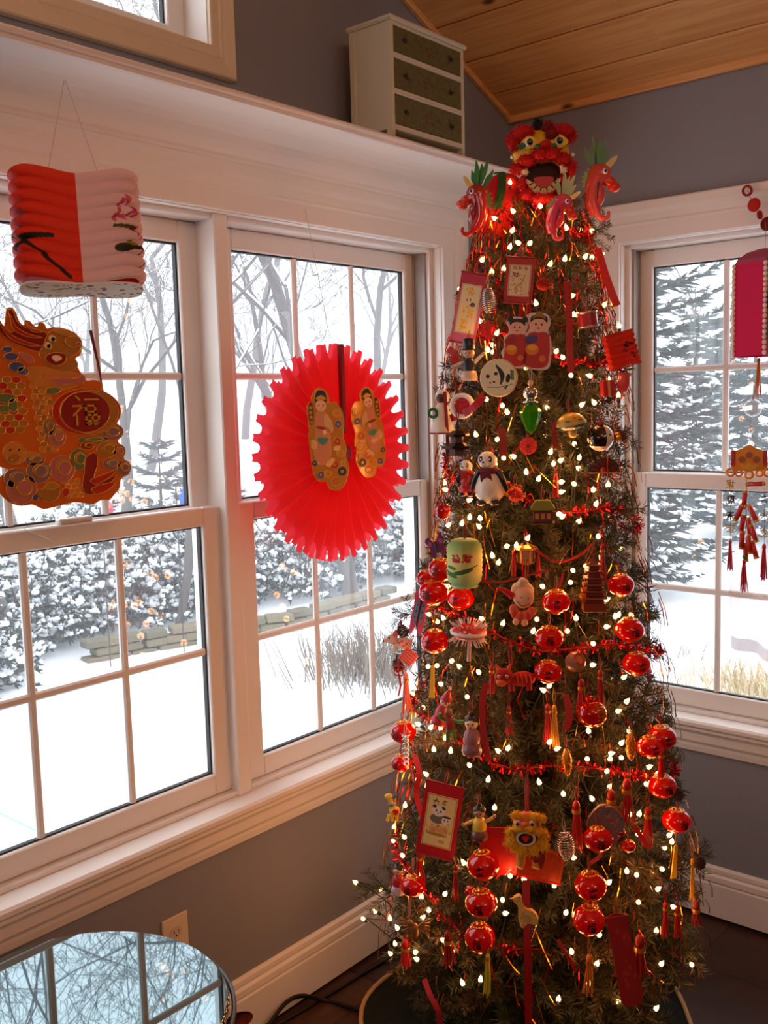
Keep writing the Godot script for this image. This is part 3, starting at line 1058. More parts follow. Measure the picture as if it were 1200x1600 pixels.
func build_outdoors():
	# snow cover with a hole where the house stands
	var st := mk()
	st.set_smooth_group(1)
	var xs := []
	var zs := []
	var q := -46.0
	while q < 30.0:
		xs.append(q)
		q += 0.5 if q > -10.0 and q < 6.0 else 2.0
	q = -46.0
	while q < 22.0:
		zs.append(q)
		q += 0.5 if q > -10.0 and q < 8.0 else 2.0
	for i in xs.size() - 1:
		for j in zs.size() - 1:
			if xs[i + 1] > -0.2 and zs[j + 1] > -0.2 and xs[i] < ROOM_X + 0.1 and zs[j] < ROOM_Z + 0.1:
				continue
			var p := func(a, b): return Vector3(xs[a], ground_at(xs[a], zs[b]), zs[b])
			quad(st, p.call(i, j), p.call(i + 1, j), p.call(i + 1, j + 1), p.call(i, j + 1))
	var snow := struct("ground", st, mat(Color(0.95, 0.965, 0.98), 0.9), "snow-covered garden rising gently behind the windows")
	snow.set_meta("kind", "structure")
	# foundation below the walls
	st = mk()
	bx(st, Vector3(-0.15, -1.0, -0.15), Vector3(ROOM_X + 0.15, -0.12, ROOM_Z + 0.15))
	struct("wall_foundation", st, mat(Color(0.5, 0.48, 0.46), 0.9), "concrete foundation under the room")
	# bare trees: each kind built once, then copied about the garden
	var kinds := [
		bare_tree(101, 4.0, 0.085, 6, "large bare tree whose trunk rises above the red paper fan", Vector3(0.03, 0, 0.02)),
		bare_tree(202, 2.6, 0.070, 5, "bare many-limbed tree behind the left edge of the left window", Vector3(-0.1, 0, 0.1)),
		bare_tree(303, 3.4, 0.042, 6, "slim bare tree seen between lantern and window post", Vector3(0.1, 0, 0)),
	]
	var spots := [
		[0, -4.29, -3.91, 0.3, ""], [1, -4.9, -0.9, 1.9, ""], [2, -5.0, -2.4, 0.0, ""],
		[1, -8.14, -7.14, 2.2, "bare tree far behind the upper left of the red paper fan"], [2, -6.26, -4.77, 1.2, "slim bare tree right of the post between the left windows"],
		[0, -9.15, -10.29, 2.0, "distant bare tree above the right rim of the red paper fan"], [1, -8.1, -4.07, 4.0, "bare tree in the middle distance behind the orange lantern"],
		[0, -11.95, -7.28, 5.0, "distant bare tree right of the orange lantern"], [2, -11.0, -5.1, 3.1, "distant slim bare tree above the gold dragon"],
		[0, -8.69, -3.12, 1.0, "bare tree at the left edge behind the gold dragon"], [1, -14.95, -8.22, 0.7, "faint distant bare tree beyond the lower pane of the orange lantern's window"],
		[0, -13.17, -10.54, 3.3, "faint distant bare tree beside the window post"], [2, -7.01, -8.16, 5.5, "leaning bare tree near the right edge of the middle window"],
		[1, -13.88, -15.45, 4.4, "faintest bare tree on the hill behind the red paper fan"], [2, -7.44, -19.4, 2.5, "thin bare tree far behind the right window"],
	]
	for i in spots.size():
		var s: Array = spots[i]
		var at := Vector3(s[1], ground_at(s[1], s[2]), s[2])
		if i < 3:
			kinds[s[0]].position = at
			kinds[s[0]].rotation.y = s[3]
		else:
			dup(kinds[s[0]], at, s[3], s[4])
	# spruces seen through the right window
	var a := spruce(71, 4.2, 1.80, "tall snowy spruce at the left side of the right window")
	a.position = Vector3(-2.26, ground_at(-2.26, -5.33), -5.33)
	var b := spruce(72, 3.0, 1.5, "broad snowy spruce behind the gold charm and firecrackers")
	b.position = Vector3(-2.32, ground_at(-2.32, -8.54), -8.54)
	dup(b, Vector3(-4.1, ground_at(-4.1, -11.06), -11.06), 2.0, "farther snowy spruce between the two nearer ones")
	dup(a, Vector3(-6.9, ground_at(-6.9, -4.4) - 2.9, -4.4), 1.0, "low snowy spruce far behind the red paper fan")
	dup(a, Vector3(-8.7, ground_at(-8.7, -5.1) - 3.0, -5.1), 3.0, "low snowy spruce beyond the blue bottle feeder")
	dup(a, Vector3(-8.4, ground_at(-8.4, -2.4) - 3.0, -2.4), 5.0, "low snowy spruce behind the gold dragon")
	# bed of bushes behind a low timber edging
	var b0 := snowy_bush(31, 0.62, 0.78, "snow-dusted bush nearest the middle of the left window")
	var b1 := snowy_bush(32, 0.70, 0.95, "taller snow-dusted bush by the post between the windows")
	b0.position = Vector3(-5.5, ground_at(-5.5, -1.35), -1.35)
	b1.position = Vector3(-5.3, ground_at(-5.3, -3.0), -3.0)
	var bl := [[0, -4.85, -0.35, 1.0, "snow-dusted bush at the left edge of the left window"], [0, -5.5, -2.2, 2.2, "snow-dusted bush left of the tallest one by the window post"], [1, -5.0, -4.0, 1.5, "snow-dusted bush right of the post, below the red fan"], [0, -6.2, -1.5, 3.0, "snow-dusted bush in the second row behind the left window"], [1, -6.5, -2.6, 4.0, "rearmost snow-dusted bush in the bed"], [0, -4.75, -5.0, 0.5, "snow-dusted bush half hidden behind the red fan's rim"]]
	for s in bl:
		dup(b0 if s[0] == 0 else b1, Vector3(s[1], ground_at(s[1], s[2]) - 0.02, s[2]), s[3], s[4])
	var ed := thing("stone_wall", "low dry stone wall edging the planting bed under snowy bushes", "garden wall")
	var stones := [mat(Color(0.47, 0.44, 0.34), 0.95), mat(Color(0.42, 0.40, 0.32), 0.95), mat(Color(0.50, 0.45, 0.36), 0.95)]
	var line := spline([Vector3(-4.75, 0, -1.35), Vector3(-4.66, 0, -1.9), Vector3(-4.45, 0, -2.4), Vector3(-4.15, 0, -2.8), Vector3(-4.05, 0, -3.4), Vector3(-4.0, 0, -4.0)], 10)
	for row in 3:
		var along := 0.10 * (row % 2)
		var run := 0.0
		for i in line.size() - 1:
			var u: Vector3 = line[i]
			var v: Vector3 = line[i + 1]
			run += u.distance_to(v)
			if run < along:
				continue
			var l := rng.randf_range(0.16, 0.24)
			along += l
			st = mk()
			bx(st, Vector3(0.004, 0.004, -0.07 + rng.randf() * 0.012), Vector3(l - 0.004, 0.062, 0.07), 0.010)
			var o := put("stone", st, stones[rng.randi() % 3], ed)
			o.transform = Transform3D(Basis(Vector3.UP, -atan2(v.z - u.z, v.x - u.x)), Vector3(u.x, ground_at(u.x, u.z) - 0.03 + 0.066 * row, u.z))
	grass_clump(51, "reed_clump", 520, 0.60, 0.46, Color(0.52, 0.47, 0.42), "clump of dry brown reeds in the snow behind the tree's left side", Vector3(-2.6, ground_at(-2.6, -2.2), -2.2))
	grass_clump(52, "dry_grass_clump", 420, 0.45, 0.26, Color(0.74, 0.66, 0.50), "tuft of straw-coloured dry grass in the snow below the right window", Vector3(-0.42, ground_at(-0.42, -3.3), -3.3))
	grass_clump(53, "dry_grass_clump", 36, 0.8, 0.20, Color(0.55, 0.50, 0.45), "sparse dark grass stalks in the snow at the foot of the right window", Vector3(-1.1, ground_at(-1.1, -3.6), -3.6))
	# covered pool under the left window
	var pool := thing("pool_cover", "pale turquoise pool cover under snow below the left window", "pool cover", Vector3(-2.45, ground_at(-2.45, 0.2), 0.2))
	st = mk()
	bx(st, Vector3(-0.75, -0.4, -1.35), Vector3(0.75, 0.10, 1.75), 0.03)
	put("body", st, mat(Color(0.78, 0.92, 0.94), 0.6), pool)
	st = mk()
	bx(st, Vector3(-0.68, 0.09, -1.28), Vector3(0.60, 0.14, 0.45), 0.04)
	put("snow_layer", st, mat(Color(0.95, 0.965, 0.98), 0.9), pool)
	# two small bottle feeders on poles
	feeder(Vector3(-4.3, 0, -1.95), 1.30, Color(0.12, 0.42, 0.85), "small blue bottle feeder on a thin pole left of the window post")
	feeder(Vector3(-4.5, 0, -1.42), 1.10, Color(0.90, 0.20, 0.38), "small red bottle feeder on a thin pole right of the gold dragon")

func feeder(at: Vector3, h: float, c: Color, label: String):
	at.y = ground_at(at.x, at.z)
	var t := thing("bottle_feeder", label, "bird feeder", at)
	h = 1.05 + h * 0.2
	var st := mk()
	tube(st, [Vector3(0, -0.1, 0), Vector3(0, h, 0), Vector3(0.03, h + 0.06, 0), Vector3(0.08, h + 0.05, 0), Vector3(0.09, h, 0)], 0.005, -1, 5)
	put("pole", st, mat(Color(0.3, 0.3, 0.3), 0.6, 0.5), t)
	st = mk()
	lathe(st, [Vector2(0, h), Vector2(0.01, h - 0.005), Vector2(0.012, h - 0.03), Vector2(0.032, h - 0.05), Vector2(0.034, h - 0.13), Vector2(0.02, h - 0.15), Vector2(0, h - 0.155)], 12, Transform3D(Basis(), Vector3(0.09, 0, 0)))
	put("bottle", st, mat(c, 0.1, 0.0, {"back": c}), t)

# the air outside is full of fine falling snow
func snow_haze():
	var m := FogMaterial.new()
	m.albedo = Color(0.97, 0.98, 1.0)
	m.density = 0.035
	for b in [[Vector3(-30, -2, -30), Vector3(-0.6, 9, 12), "left windows"], [Vector3(-0.6, -2, -30), Vector3(14, 9, -0.6), "right window"]]:
		var f := FogVolume.new()
		f.name = numbered("snow_haze")
		f.shape = RenderingServer.FOG_VOLUME_SHAPE_BOX
		f.size = b[1] - b[0]
		f.position = (b[0] + b[1]) / 2.0
		f.material = m
		f.set_meta("kind", "stuff")
		f.set_meta("label", "pale haze of falling snow beyond the " + b[2])
		add_child(f)

# ---------------------------------------------------------------- decorations hung in front of the windows

const FACE_LEFT := PI / 2     # local +z looks out of the left wall

func P2(a: Array) -> Array:
	var o := []
	for i in range(0, a.size(), 2):
		o.append(Vector2(a[i], a[i + 1]))
	return o

func gold_foil(back := true) -> StandardMaterial3D:
	return mat(Color(0.86, 0.62, 0.24), 0.22, 0.3, {"coat": 0.7, "back": Color(0.62, 0.40, 0.13)} if back else {"coat": 0.6})

func plate(parent: Node, called: String, outline: PackedVector2Array, d: float, z0: float, m: Material, label := "") -> MeshInstance3D:
	var st := mk()
	ext(st, outline, d, Transform3D(), z0)
	if edges != null and outline.size() > 8:
		edges.append([outline, z0 + d])
	return put(called, st, m, parent, label)

func gold_line(t: Node3D, r: float):
	var st := mk()
	for e in edges:
		var pts := []
		for i in e[0].size() + 1:
			var p: Vector2 = e[0][i % e[0].size()]
			pts.append(Vector3(p.x, p.y, e[1]))
		tube(st, pts, r, -1, 4, false)
	edges = null
	put("gold_outline", st, mat(Color(0.96, 0.76, 0.36), 0.2, 0.6), t).set_meta("kind", "stuff")

func build_window_hangings():
	paper_fan(Vector3(0.10, 1.425, 0.945), 0.268)
	fairy_figure(Vector3(0.165, 1.464, 1.052), FACE_LEFT - 0.62, 0.04, 1.06, "gold foil girl figure with coins pinned left of the red fan's centre", false)
	fairy_figure(Vector3(0.165, 1.475, 0.905), FACE_LEFT - 0.45, -0.20, 0.97, "gold foil girl figure tilted to the right of the red fan's centre", true)
	dragon_plaque(Vector3(0.13, 1.55, 1.715))
	accordion_lantern(Vector3(0.222, 1.765, 1.722))
	suncatcher(Vector3(-0.045, 1.87, 1.83))
	right_window_things()

func paper_fan(at: Vector3, R: float):
	var t := thing("paper_fan", "big round red tissue paper fan with scalloped rim hanging in the middle window", "paper fan", at, FACE_LEFT)
	var red := mat(Color(0.92, 0.20, 0.24), 0.85, 0.0, {"back": Color(1.0, 0.27, 0.33)})
	var N := 36
	for layer in 2:
		var st := mk()
		var zb := 0.006 if layer == 0 else -0.014
		var off := 0.0 if layer == 0 else 0.10
		var valley := 0.862 if layer == 0 else 0.895
		var per := 16
		var ring := [[], [], [], []]
		var M := N * per
		for i in M:
			var f := float(i % per) / per           # 0 at the middle of a tooth
			var a := TAU * (i + off * per) / M
			var x := absf(f - 0.5) * 2.0             # 1 in the tooth, 0 in the notch
			var rr := 1.0
			if x < 0.62:
				rr = valley + (1.0 - valley) * (1.0 - sqrt(1.0 - pow(x / 0.62, 2.0)))
			var fold := (x - 0.5) * (1.0 if (i / per) % 2 == 0 else 0.82)
			for k in 4:
				var r: float = [0.02, 0.30, 0.66, rr][k] * R
				var z: float = zb + fold * [0.004, 0.012, 0.016, 0.009][k] + [0.006, 0.004, 0.0, -0.004][k] + 0.003 * sin(a * 3.0 + k)
				ring[k].append(Vector3(sin(a) * r, cos(a) * r, z))
		for k in 3:
			for i in M:
				var j := (i + 1) % M
				quad(st, ring[k][i], ring[k + 1][i], ring[k + 1][j], ring[k][j])
		put("pleated_tissue", st, red, t)
	var st2 := mk()
	bx(st2, Vector3(-0.006, 0.05, 0.012), Vector3(0.006, R * 0.99, 0.026), 0.002)
	put("closing_strip", st2, mat(Color(0.50, 0.03, 0.05), 0.8), t)
	st2 = mk()
	lathe(st2, [Vector2(0.0, 0.0), Vector2(0.02, 0.0), Vector2(0.02, 0.004), Vector2(0, 0.006)], 24, Transform3D(Basis(Vector3.RIGHT, PI / 2), Vector3(0, 0, 0.022)))
	put("hub", st2, mat(Color(0.55, 0.04, 0.06), 0.8), t)
	st2 = mk()
	tube(st2, [Vector3(0, R * 0.98, 0.0), Vector3(0.005, R + 0.01, -0.02), Vector3(0.0, 0.60, -0.085)], 0.0008, -1, 4)
	put("thread", st2, mat(Color(0.8, 0.8, 0.8), 0.5), t)

func fairy_figure(at: Vector3, turn: float, roll: float, s: float, label: String, mirrored: bool):
	var t := thing("foil_figure", label, "paper figure", at, turn)
	t.rotation = Vector3(0, turn, -roll)
	edges = []
	var mx := -1.0 if mirrored else 1.0
	var S := func(a: Array) -> PackedVector2Array:
		var o := []
		for i in range(0, a.size(), 2):
			o.append(Vector2(a[i] * 0.001 * mx * s, a[i + 1] * 0.001 * s))
		return loop(o, 3)
	var C := func(x, y, rx, ry, n = 16): return oval(rx * 0.001 * s, ry * 0.001 * s, x * 0.001 * mx * s, y * 0.001 * s, n)
	plate(t, "foil_card", S.call([-20, 112, -30, 104, -36, 92, -34, 82, -42, 78, -46, 66, -40, 20, -42, 8, -36, -40, -30, -75, -18, -92, -2, -92, 6, -108, 24, -112, 38, -104, 46, -84, 50, -60, 42, -36, 44, -18, 36, 6, 38, 40, 32, 66, 18, 82, 4, 82, 2, 98, -6, 108]), 0.0012, 0.0, gold_foil())
	var skin := mat(Color(0.93, 0.72, 0.60), 0.5, 0.0, {"coat": 0.3})
	var hair := mat(Color(0.10, 0.06, 0.05), 0.35, 0.0, {"coat": 0.4})
	var gold := gold_foil(false)
	plate(t, "hair", S.call([-28, 96, -22, 108, -8, 106, -2, 94, -4, 80, -14, 84, -28, 82]), 0.0022, 0.001, hair)
	var hd := plate(t, "head", C.call(-15, 74, 12, 13), 0.003, 0.0012, skin)
	for x in [-20, -10]:
		plate(hd, "eye", C.call(x, 75, 1.6, 2.2, 10), 0.0006, 0.0042, hair)
	plate(hd, "mouth", C.call(-15, 66.5, 2.2, 1.0, 10), 0.0006, 0.0042, mat(Color(0.75, 0.12, 0.12), 0.5))
	plate(t, "headdress", S.call([-26, 90, -15, 97, -4, 90, -10, 87, -15, 89, -20, 87]), 0.003, 0.0024, gold)
	var ban := plate(t, "banner", S.call([-43, 76, -33, 78, -30, 38, -40, 34]), 0.0022, 0.001, mat(Color(0.40, 0.04, 0.04), 0.4, 0.0, {"coat": 0.4}))
	var st := mk()
	var k := 0
	for key in ["zhao", "cai", "jin", "bao"]:
		han_solid(st, key, Vector3((-38.0 + 0.9 * k) * 0.001 * mx, (69.0 - 10.0 * k) * 0.001, 0.0036) * s, 0.0075 * s, 0.0009 * s, 0.0008)
		k += 1
	put("lettering", st, mat(Color(1.0, 0.82, 0.3), 0.25, 0.4), ban)
	plate(t, "robe", S.call([-26, 58, -4, 58, 4, 20, 10, -20, 2, -48, -16, -56, -30, -30, -26, 16]), 0.0024, 0.001, mat(Color(0.82, 0.52, 0.36), 0.5, 0.0, {"coat": 0.4}))
	plate(t, "sash", S.call([-22, 30, 2, 26, 6, 16, -8, 20, -24, 24]), 0.003, 0.0016, mat(Color(0.62, 0.10, 0.10), 0.5))
	plate(t, "sleeve", S.call([-6, 56, 8, 44, 14, 22, 4, 14, -6, 30]), 0.003, 0.0016, mat(Color(0.85, 0.66, 0.45), 0.5))
	plate(t, "hand", C.call(-6, 16, 5, 6), 0.0034, 0.0018, skin)
	plate(t, "jade_bowl", S.call([-22, 4, 2, 4, -2, -8, -10, -12, -18, -8]), 0.0034, 0.0016, mat(Color(0.28, 0.55, 0.50), 0.3, 0.0, {"coat": 0.6}))
	var coin_c := [Color(0.85, 0.55, 0.15), Color(0.30, 0.34, 0.62), Color(0.75, 0.20, 0.12), Color(0.80, 0.55, 0.18), Color(0.25, 0.25, 0.30), Color(0.80, 0.40, 0.14)]
	var i := 0
	for c in [[22, 58, 10], [24, 34, 8], [22, -4, 9], [30, -30, 10], [34, -70, 11], [20, -92, 10], [2, -76, 9], [-14, -78, 8], [16, -56, 9], [36, -52, 6], [-28, -52, 7], [12, 2, 6]]:
		var co := plate(t, "coin", C.call(c[0], c[1], c[2], c[2]), 0.0026, 0.001, mat(coin_c[i % 6], 0.3, 0.1, {"coat": 0.5}))
		plate(co, "coin_square", rect(c[2] * 0.0006 * s, c[2] * 0.0006 * s, c[0] * 0.001 * mx * s, c[1] * 0.001 * s), 0.0008, 0.0036, gold)
		i += 1
	for c in [[14, -16, 30, -14, 28, -22, 16, -24], [-34, 0, -22, -6, -24, -22, -36, -18], [-4, -56, 10, -40, 18, -46, 6, -60]]:
		plate(t, "ribbon", S.call(c), 0.0028, 0.0012, mat(Color(0.90, 0.70, 0.45), 0.4, 0.0, {"coat": 0.4}))
	gold_line(t, 0.0007)

func dragon_plaque(at: Vector3):
	var t := thing("dragon_cutout", "large embossed gold foil dragon with red medallion hanging in the left window", "paper dragon", at, FACE_LEFT)
	edges = []
	# drawn on a grid of 100 units to the width; 1000 x 1600 units
	var kx := 0.26 / 870.0
	var ky := 0.362 / 1440.0
	var Q := func(a: Array) -> Array:
		var o := []
		for i in range(0, a.size(), 2):
			o.append(Vector2((a[i] - 420) * kx, (780 - a[i + 1]) * ky))
		return o
	var L := func(a: Array) -> PackedVector2Array: return loop(Q.call(a), 3)
	var O := func(x, y, rx, ry, n = 16): return oval(rx * kx, ry * ky, (x - 420) * kx, (780 - y) * ky, n)
	plate(t, "foil_card", L.call([75, 80, 105, 60, 130, 85, 150, 150, 180, 180, 192, 145, 222, 150, 245, 180, 270, 185, 285, 155, 318, 165, 330, 195, 380, 185, 450, 190, 520, 220, 568, 280, 552, 375, 515, 405, 540, 500, 575, 540, 585, 570, 650, 565, 700, 595, 692, 648, 755, 680, 800, 760, 805, 840, 790, 890, 832, 935, 828, 990, 790, 1030, 825, 1075, 835, 1125, 830, 1170, 868, 1225, 866, 1290, 800, 1320, 785, 1390, 740, 1440, 700, 1475, 640, 1470, 580, 1495, 510, 1478, 440, 1465, 330, 1480, 230, 1490, 160, 1450, 80, 1450, 5, 1410, -50, 1330, -40, 1240, 25, 1190, -90, 1120, -140, 900, -140, 500, -90, 250, -40, 120, 15, 130, 55, 190]), 0.0015, 0.0, mat(Color(0.72, 0.45, 0.15), 0.22, 0.25, {"coat": 0.7, "back": Color(0.80, 0.42, 0.08)}))
	var red := mat(Color(0.56, 0.07, 0.05), 0.3, 0.0, {"coat": 0.6, "back": Color(0.35, 0.03, 0.02)})
	var bright := mat(Color(0.78, 0.16, 0.08), 0.3, 0.0, {"coat": 0.5, "back": Color(0.7, 0.12, 0.04)})
	var gold := mat(Color(0.80, 0.54, 0.20), 0.22, 0.3, {"coat": 0.6, "back": Color(0.6, 0.33, 0.08)})
	var pale := mat(Color(0.95, 0.72, 0.32), 0.22, 0.15, {"coat": 0.6, "back": Color(1.0, 0.55, 0.10)})
	var pink := mat(Color(0.74, 0.42, 0.38), 0.35, 0.0, {"coat": 0.5, "back": Color(0.35, 0.2, 0.17)})
	var mauve := mat(Color(0.55, 0.40, 0.42), 0.35, 0.0, {"coat": 0.5, "back": Color(0.25, 0.17, 0.17)})
	var green := mat(Color(0.38, 0.46, 0.24), 0.35, 0.0, {"coat": 0.5})
	var blue := mat(Color(0.26, 0.31, 0.50), 0.35, 0.0, {"coat": 0.5})
	var white := mat(Color(0.92, 0.88, 0.82), 0.4, 0.0, {"coat": 0.4})
	var black := mat(Color(0.05, 0.04, 0.04), 0.3)
	# mane, horns and head
	plate(t, "mane", L.call([80, 90, 110, 80, 135, 160, 200, 200, 250, 200, 320, 230, 360, 270, 330, 340, 260, 360, 160, 330, 60, 280, 0, 200, -20, 140, 10, 150, 60, 220, 110, 220]), 0.003, 0.0015, red)
	for m in [[20, 160, 90, 250, 200, 300, 280, 320, 190, 320, 70, 270], [90, 110, 120, 190, 200, 240, 290, 260, 190, 260, 100, 210], [190, 160, 220, 200, 300, 220, 220, 220]]:
		plate(t, "mane_lock", L.call(m), 0.0016, 0.0045, bright)
	var hd := plate(t, "head", L.call([330, 230, 370, 210, 440, 215, 510, 235, 550, 285, 545, 345, 500, 380, 470, 400, 510, 420, 520, 460, 470, 500, 380, 490, 300, 440, 260, 380, 290, 320]), 0.004, 0.0015, gold)
	plate(hd, "brow", L.call([350, 205, 420, 195, 500, 215, 530, 250, 470, 245, 410, 235]), 0.002, 0.0055, pale)
	plate(hd, "snout", O.call(490, 285, 55, 42), 0.003, 0.0055, gold)
	plate(hd, "nostril", O.call(525, 300, 14, 12), 0.001, 0.0085, red)
	plate(hd, "mouth", L.call([300, 400, 340, 370, 420, 370, 440, 400, 420, 440, 370, 460, 320, 440]), 0.0015, 0.0055, red)
	plate(hd, "teeth", L.call([340, 400, 360, 385, 400, 392, 405, 412, 370, 430, 350, 420]), 0.001, 0.007, white)
	for e in [[320, 318], [352, 268]]:
		plate(hd, "eye", O.call(e[0], e[1], 25, 27), 0.002, 0.0055, white)
		plate(hd, "pupil", O.call(e[0] + 3, e[1] + 4, 15, 17), 0.001, 0.0075, black)
	plate(t, "ear", L.call([130, 370, 200, 385, 230, 430, 190, 440, 150, 410]), 0.003, 0.0015, pink)
	for b in [[80, 400, 45, 28], [110, 470, 50, 36], [150, 500, 36, 30], [60, 350, 34, 22]]:
		plate(t, "beard_curl", O.call(b[0], b[1], b[2], b[3]), 0.003, 0.0015, blue)
	# neck, chest scales and belly bands
	plate(t, "neck", L.call([170, 480, 300, 470, 420, 500, 540, 520, 560, 570, 470, 620, 360, 640, 260, 620, 190, 560]), 0.0026, 0.0015, pale)
	plate(t, "necklace", L.call([330, 560, 420, 545, 500, 550, 560, 530, 550, 590, 470, 590, 380, 600]), 0.002, 0.004, pink)
	for r in 15:
		for k in 3:
			plate(t, "chest_scale", O.call(205 + k * 42 + 14 * (r % 2) + r * 3.0, 530 + r * 38, 24, 24, 10), 0.0014, 0.0015 + 0.0003 * ((r + k) % 3), pale if (r + k) % 2 == 0 else gold)
	for r in 9:
		for k in 4:
			plate(t, "body_scale", O.call(-70 + k * 58 + 29 * (r % 2), 560 + r * 44, 32, 26, 10), 0.0016, 0.0015 + 0.0003 * ((r + k) % 3), gold if (r + k * 2) % 3 else bright)
	for c in [[30, 690, 60, 34], [10, 760, 50, 26], [70, 740, 30, 50], [340, 640, 50, 24]]:
		plate(t, "leaf", O.call(c[0], c[1], c[2], c[3]), 0.003, 0.0022, green)
	# medallion with gold writing
	var med := plate(t, "medallion_rim", O.call(570, 800, 248, 175, 40), 0.004, 0.0015, bright)
	plate(med, "medallion", O.call(555, 800, 178, 152, 36), 0.0015, 0.0055, red)
	plate(med, "rim_bead", O.call(585, 800, 215, 162, 36), 0.0008, 0.0055, gold)
	var st := mk()
	var tilt := Transform3D(Basis.from_scale(Vector3(1.15, 1.0, 1.0)), Vector3((555 - 420) * kx, (780 - 800) * ky, 0.0076))
	han_solid(st, "fu", Vector3.ZERO, 0.058, 0.0036, 0.0018, tilt)
	put("lettering", st, mat(Color(0.95, 0.72, 0.25), 0.2, 0.5, {"coat": 0.5}), med)
	# clouds, waves, tail and treasure along the foot
	for c in [[740, 960, 90, 66, "m"], [790, 1110, 48, 56, "p"], [700, 1090, 80, 62, "g"], [820, 1240, 52, 60, "m"], [730, 1200, 70, 48, "m"], [560, 1050, 52, 30, "r"], [490, 1150, 66, 80, "l"], [370, 1210, 90, 100, "p"], [210, 1220, 84, 84, "m"], [90, 1330, 100, 110, "p"], [60, 1250, 80, 70, "m"], [190, 1130, 66, 46, "m"], [600, 1010, 110, 30, "l"], [350, 970, 60, 80, "p"], [300, 900, 40, 60, "m"]]:
		var m2: Material = {"m": mauve, "p": pink, "g": gold, "r": red, "l": green}[c[4]]
		var cl := plate(t, "cloud_scroll", O.call(c[0], c[1], c[2], c[3], 20), 0.003, 0.0015, m2)
		plate(cl, "curl", O.call(c[0] + c[2] * 0.1, c[1] - c[3] * 0.1, c[2] * 0.62, c[3] * 0.62), 0.001, 0.0045, pale)
		plate(cl, "curl", O.call(c[0] + c[2] * 0.14, c[1] - c[3] * 0.06, c[2] * 0.48, c[3] * 0.48), 0.001, 0.0055, m2)
	plate(t, "tail", L.call([540, 1140, 610, 1110, 620, 1200, 590, 1290, 640, 1330, 760, 1290, 700, 1350, 620, 1400, 540, 1420, 500, 1360, 520, 1250]), 0.0034, 0.002, red)
	for w in [[560, 1310, 650, 1280, 760, 1250, 700, 1300, 600, 1350], [560, 1380, 640, 1350, 740, 1350, 680, 1400, 600, 1420]]:
		plate(t, "tail_fin", L.call(w), 0.0012, 0.0054, bright)
	var ing := plate(t, "ingot", L.call([185, 1340, 230, 1350, 260, 1300, 320, 1310, 345, 1350, 330, 1410, 280, 1445, 220, 1420]), 0.005, 0.0015, gold)
	plate(ing, "ingot_top", O.call(282, 1330, 44, 26), 0.002, 0.0065, pale)
	plate(t, "pearl", O.call(378, 1385, 28, 32), 0.005, 0.0015, bright)
	plate(t, "blue_pearl", O.call(175, 1400, 20, 26), 0.004, 0.0015, blue)
	for r in 4:
		for k in 3:
			plate(t, "wave_scale", O.call(385 + k * 45 + 20 * (r % 2), 1310 + r * 36, 22, 20, 10), 0.0014, 0.0018, pale)
	# a second small dragon face low on the left
	var cub := plate(t, "cub_face", O.call(60, 1075, 75, 82, 20), 0.004, 0.0015, pale)
	plate(cub, "cub_muzzle", O.call(50, 1110, 44, 30), 0.0015, 0.0055, gold)
	for e in [[30, 1050], [85, 1055]]:
		plate(cub, "eye", O.call(e[0], e[1], 10, 11), 0.001, 0.0055, black)
	plate(cub, "mouth", O.call(55, 1122, 22, 8), 0.001, 0.007, red)
	plate(t, "cub_collar", L.call([120, 1070, 180, 1075, 220, 1090, 230, 1130, 190, 1120, 140, 1110]), 0.003, 0.0022, pale)
	gold_line(t, 0.0008)
	st = mk()
	tube(st, [Vector3(-0.04, 0.19, 0.0), Vector3(-0.03, 0.44, -0.02)], 0.0008, -1, 4)
	put("thread", st, mat(Color(0.8, 0.8, 0.8), 0.5), t)
	# the plaque's clear thread coiled on the meeting rail, and a dark red ribbon hanging behind
	var rb := thing("ribbon", "thin dark red ribbon hanging before the left window's upper muntin", "ribbon", Vector3(0.10, 1.70, 1.63))
	st = mk()
	tube(st, [Vector3(0, 0.0, 0.0), Vector3(0, -0.06, -0.012), Vector3(0.002, -0.125, -0.02)], 0.0035, 0.0015, 5)
	put("strip", st, mat(Color(0.42, 0.02, 0.08), 0.6), rb)
	st = mk()
	tube(st, [Vector3(0, 0.20, 0.004), Vector3(0, 0.0, 0.0)], 0.0006, -1, 4)
	put("thread", st, mat(Color(0.2, 0.1, 0.1), 0.5), rb)
	var fl := thing("thread_loop", "loop of clear thread lying over the left window's meeting rail", "thread", Vector3(-0.04, 1.316, 1.70))
	st = mk()
	tube(st, spline([Vector3(0.0, 0.004, -0.03), Vector3(0.01, 0.002, 0.02), Vector3(0.03, -0.03, -0.03), Vector3(0.012, -0.05, 0.0), Vector3(0.012, -0.055, 0.08)], 8), 0.0007, -1, 4)
	put("strand", st, mat(Color(0.85, 0.8, 0.75), 0.3), fl)

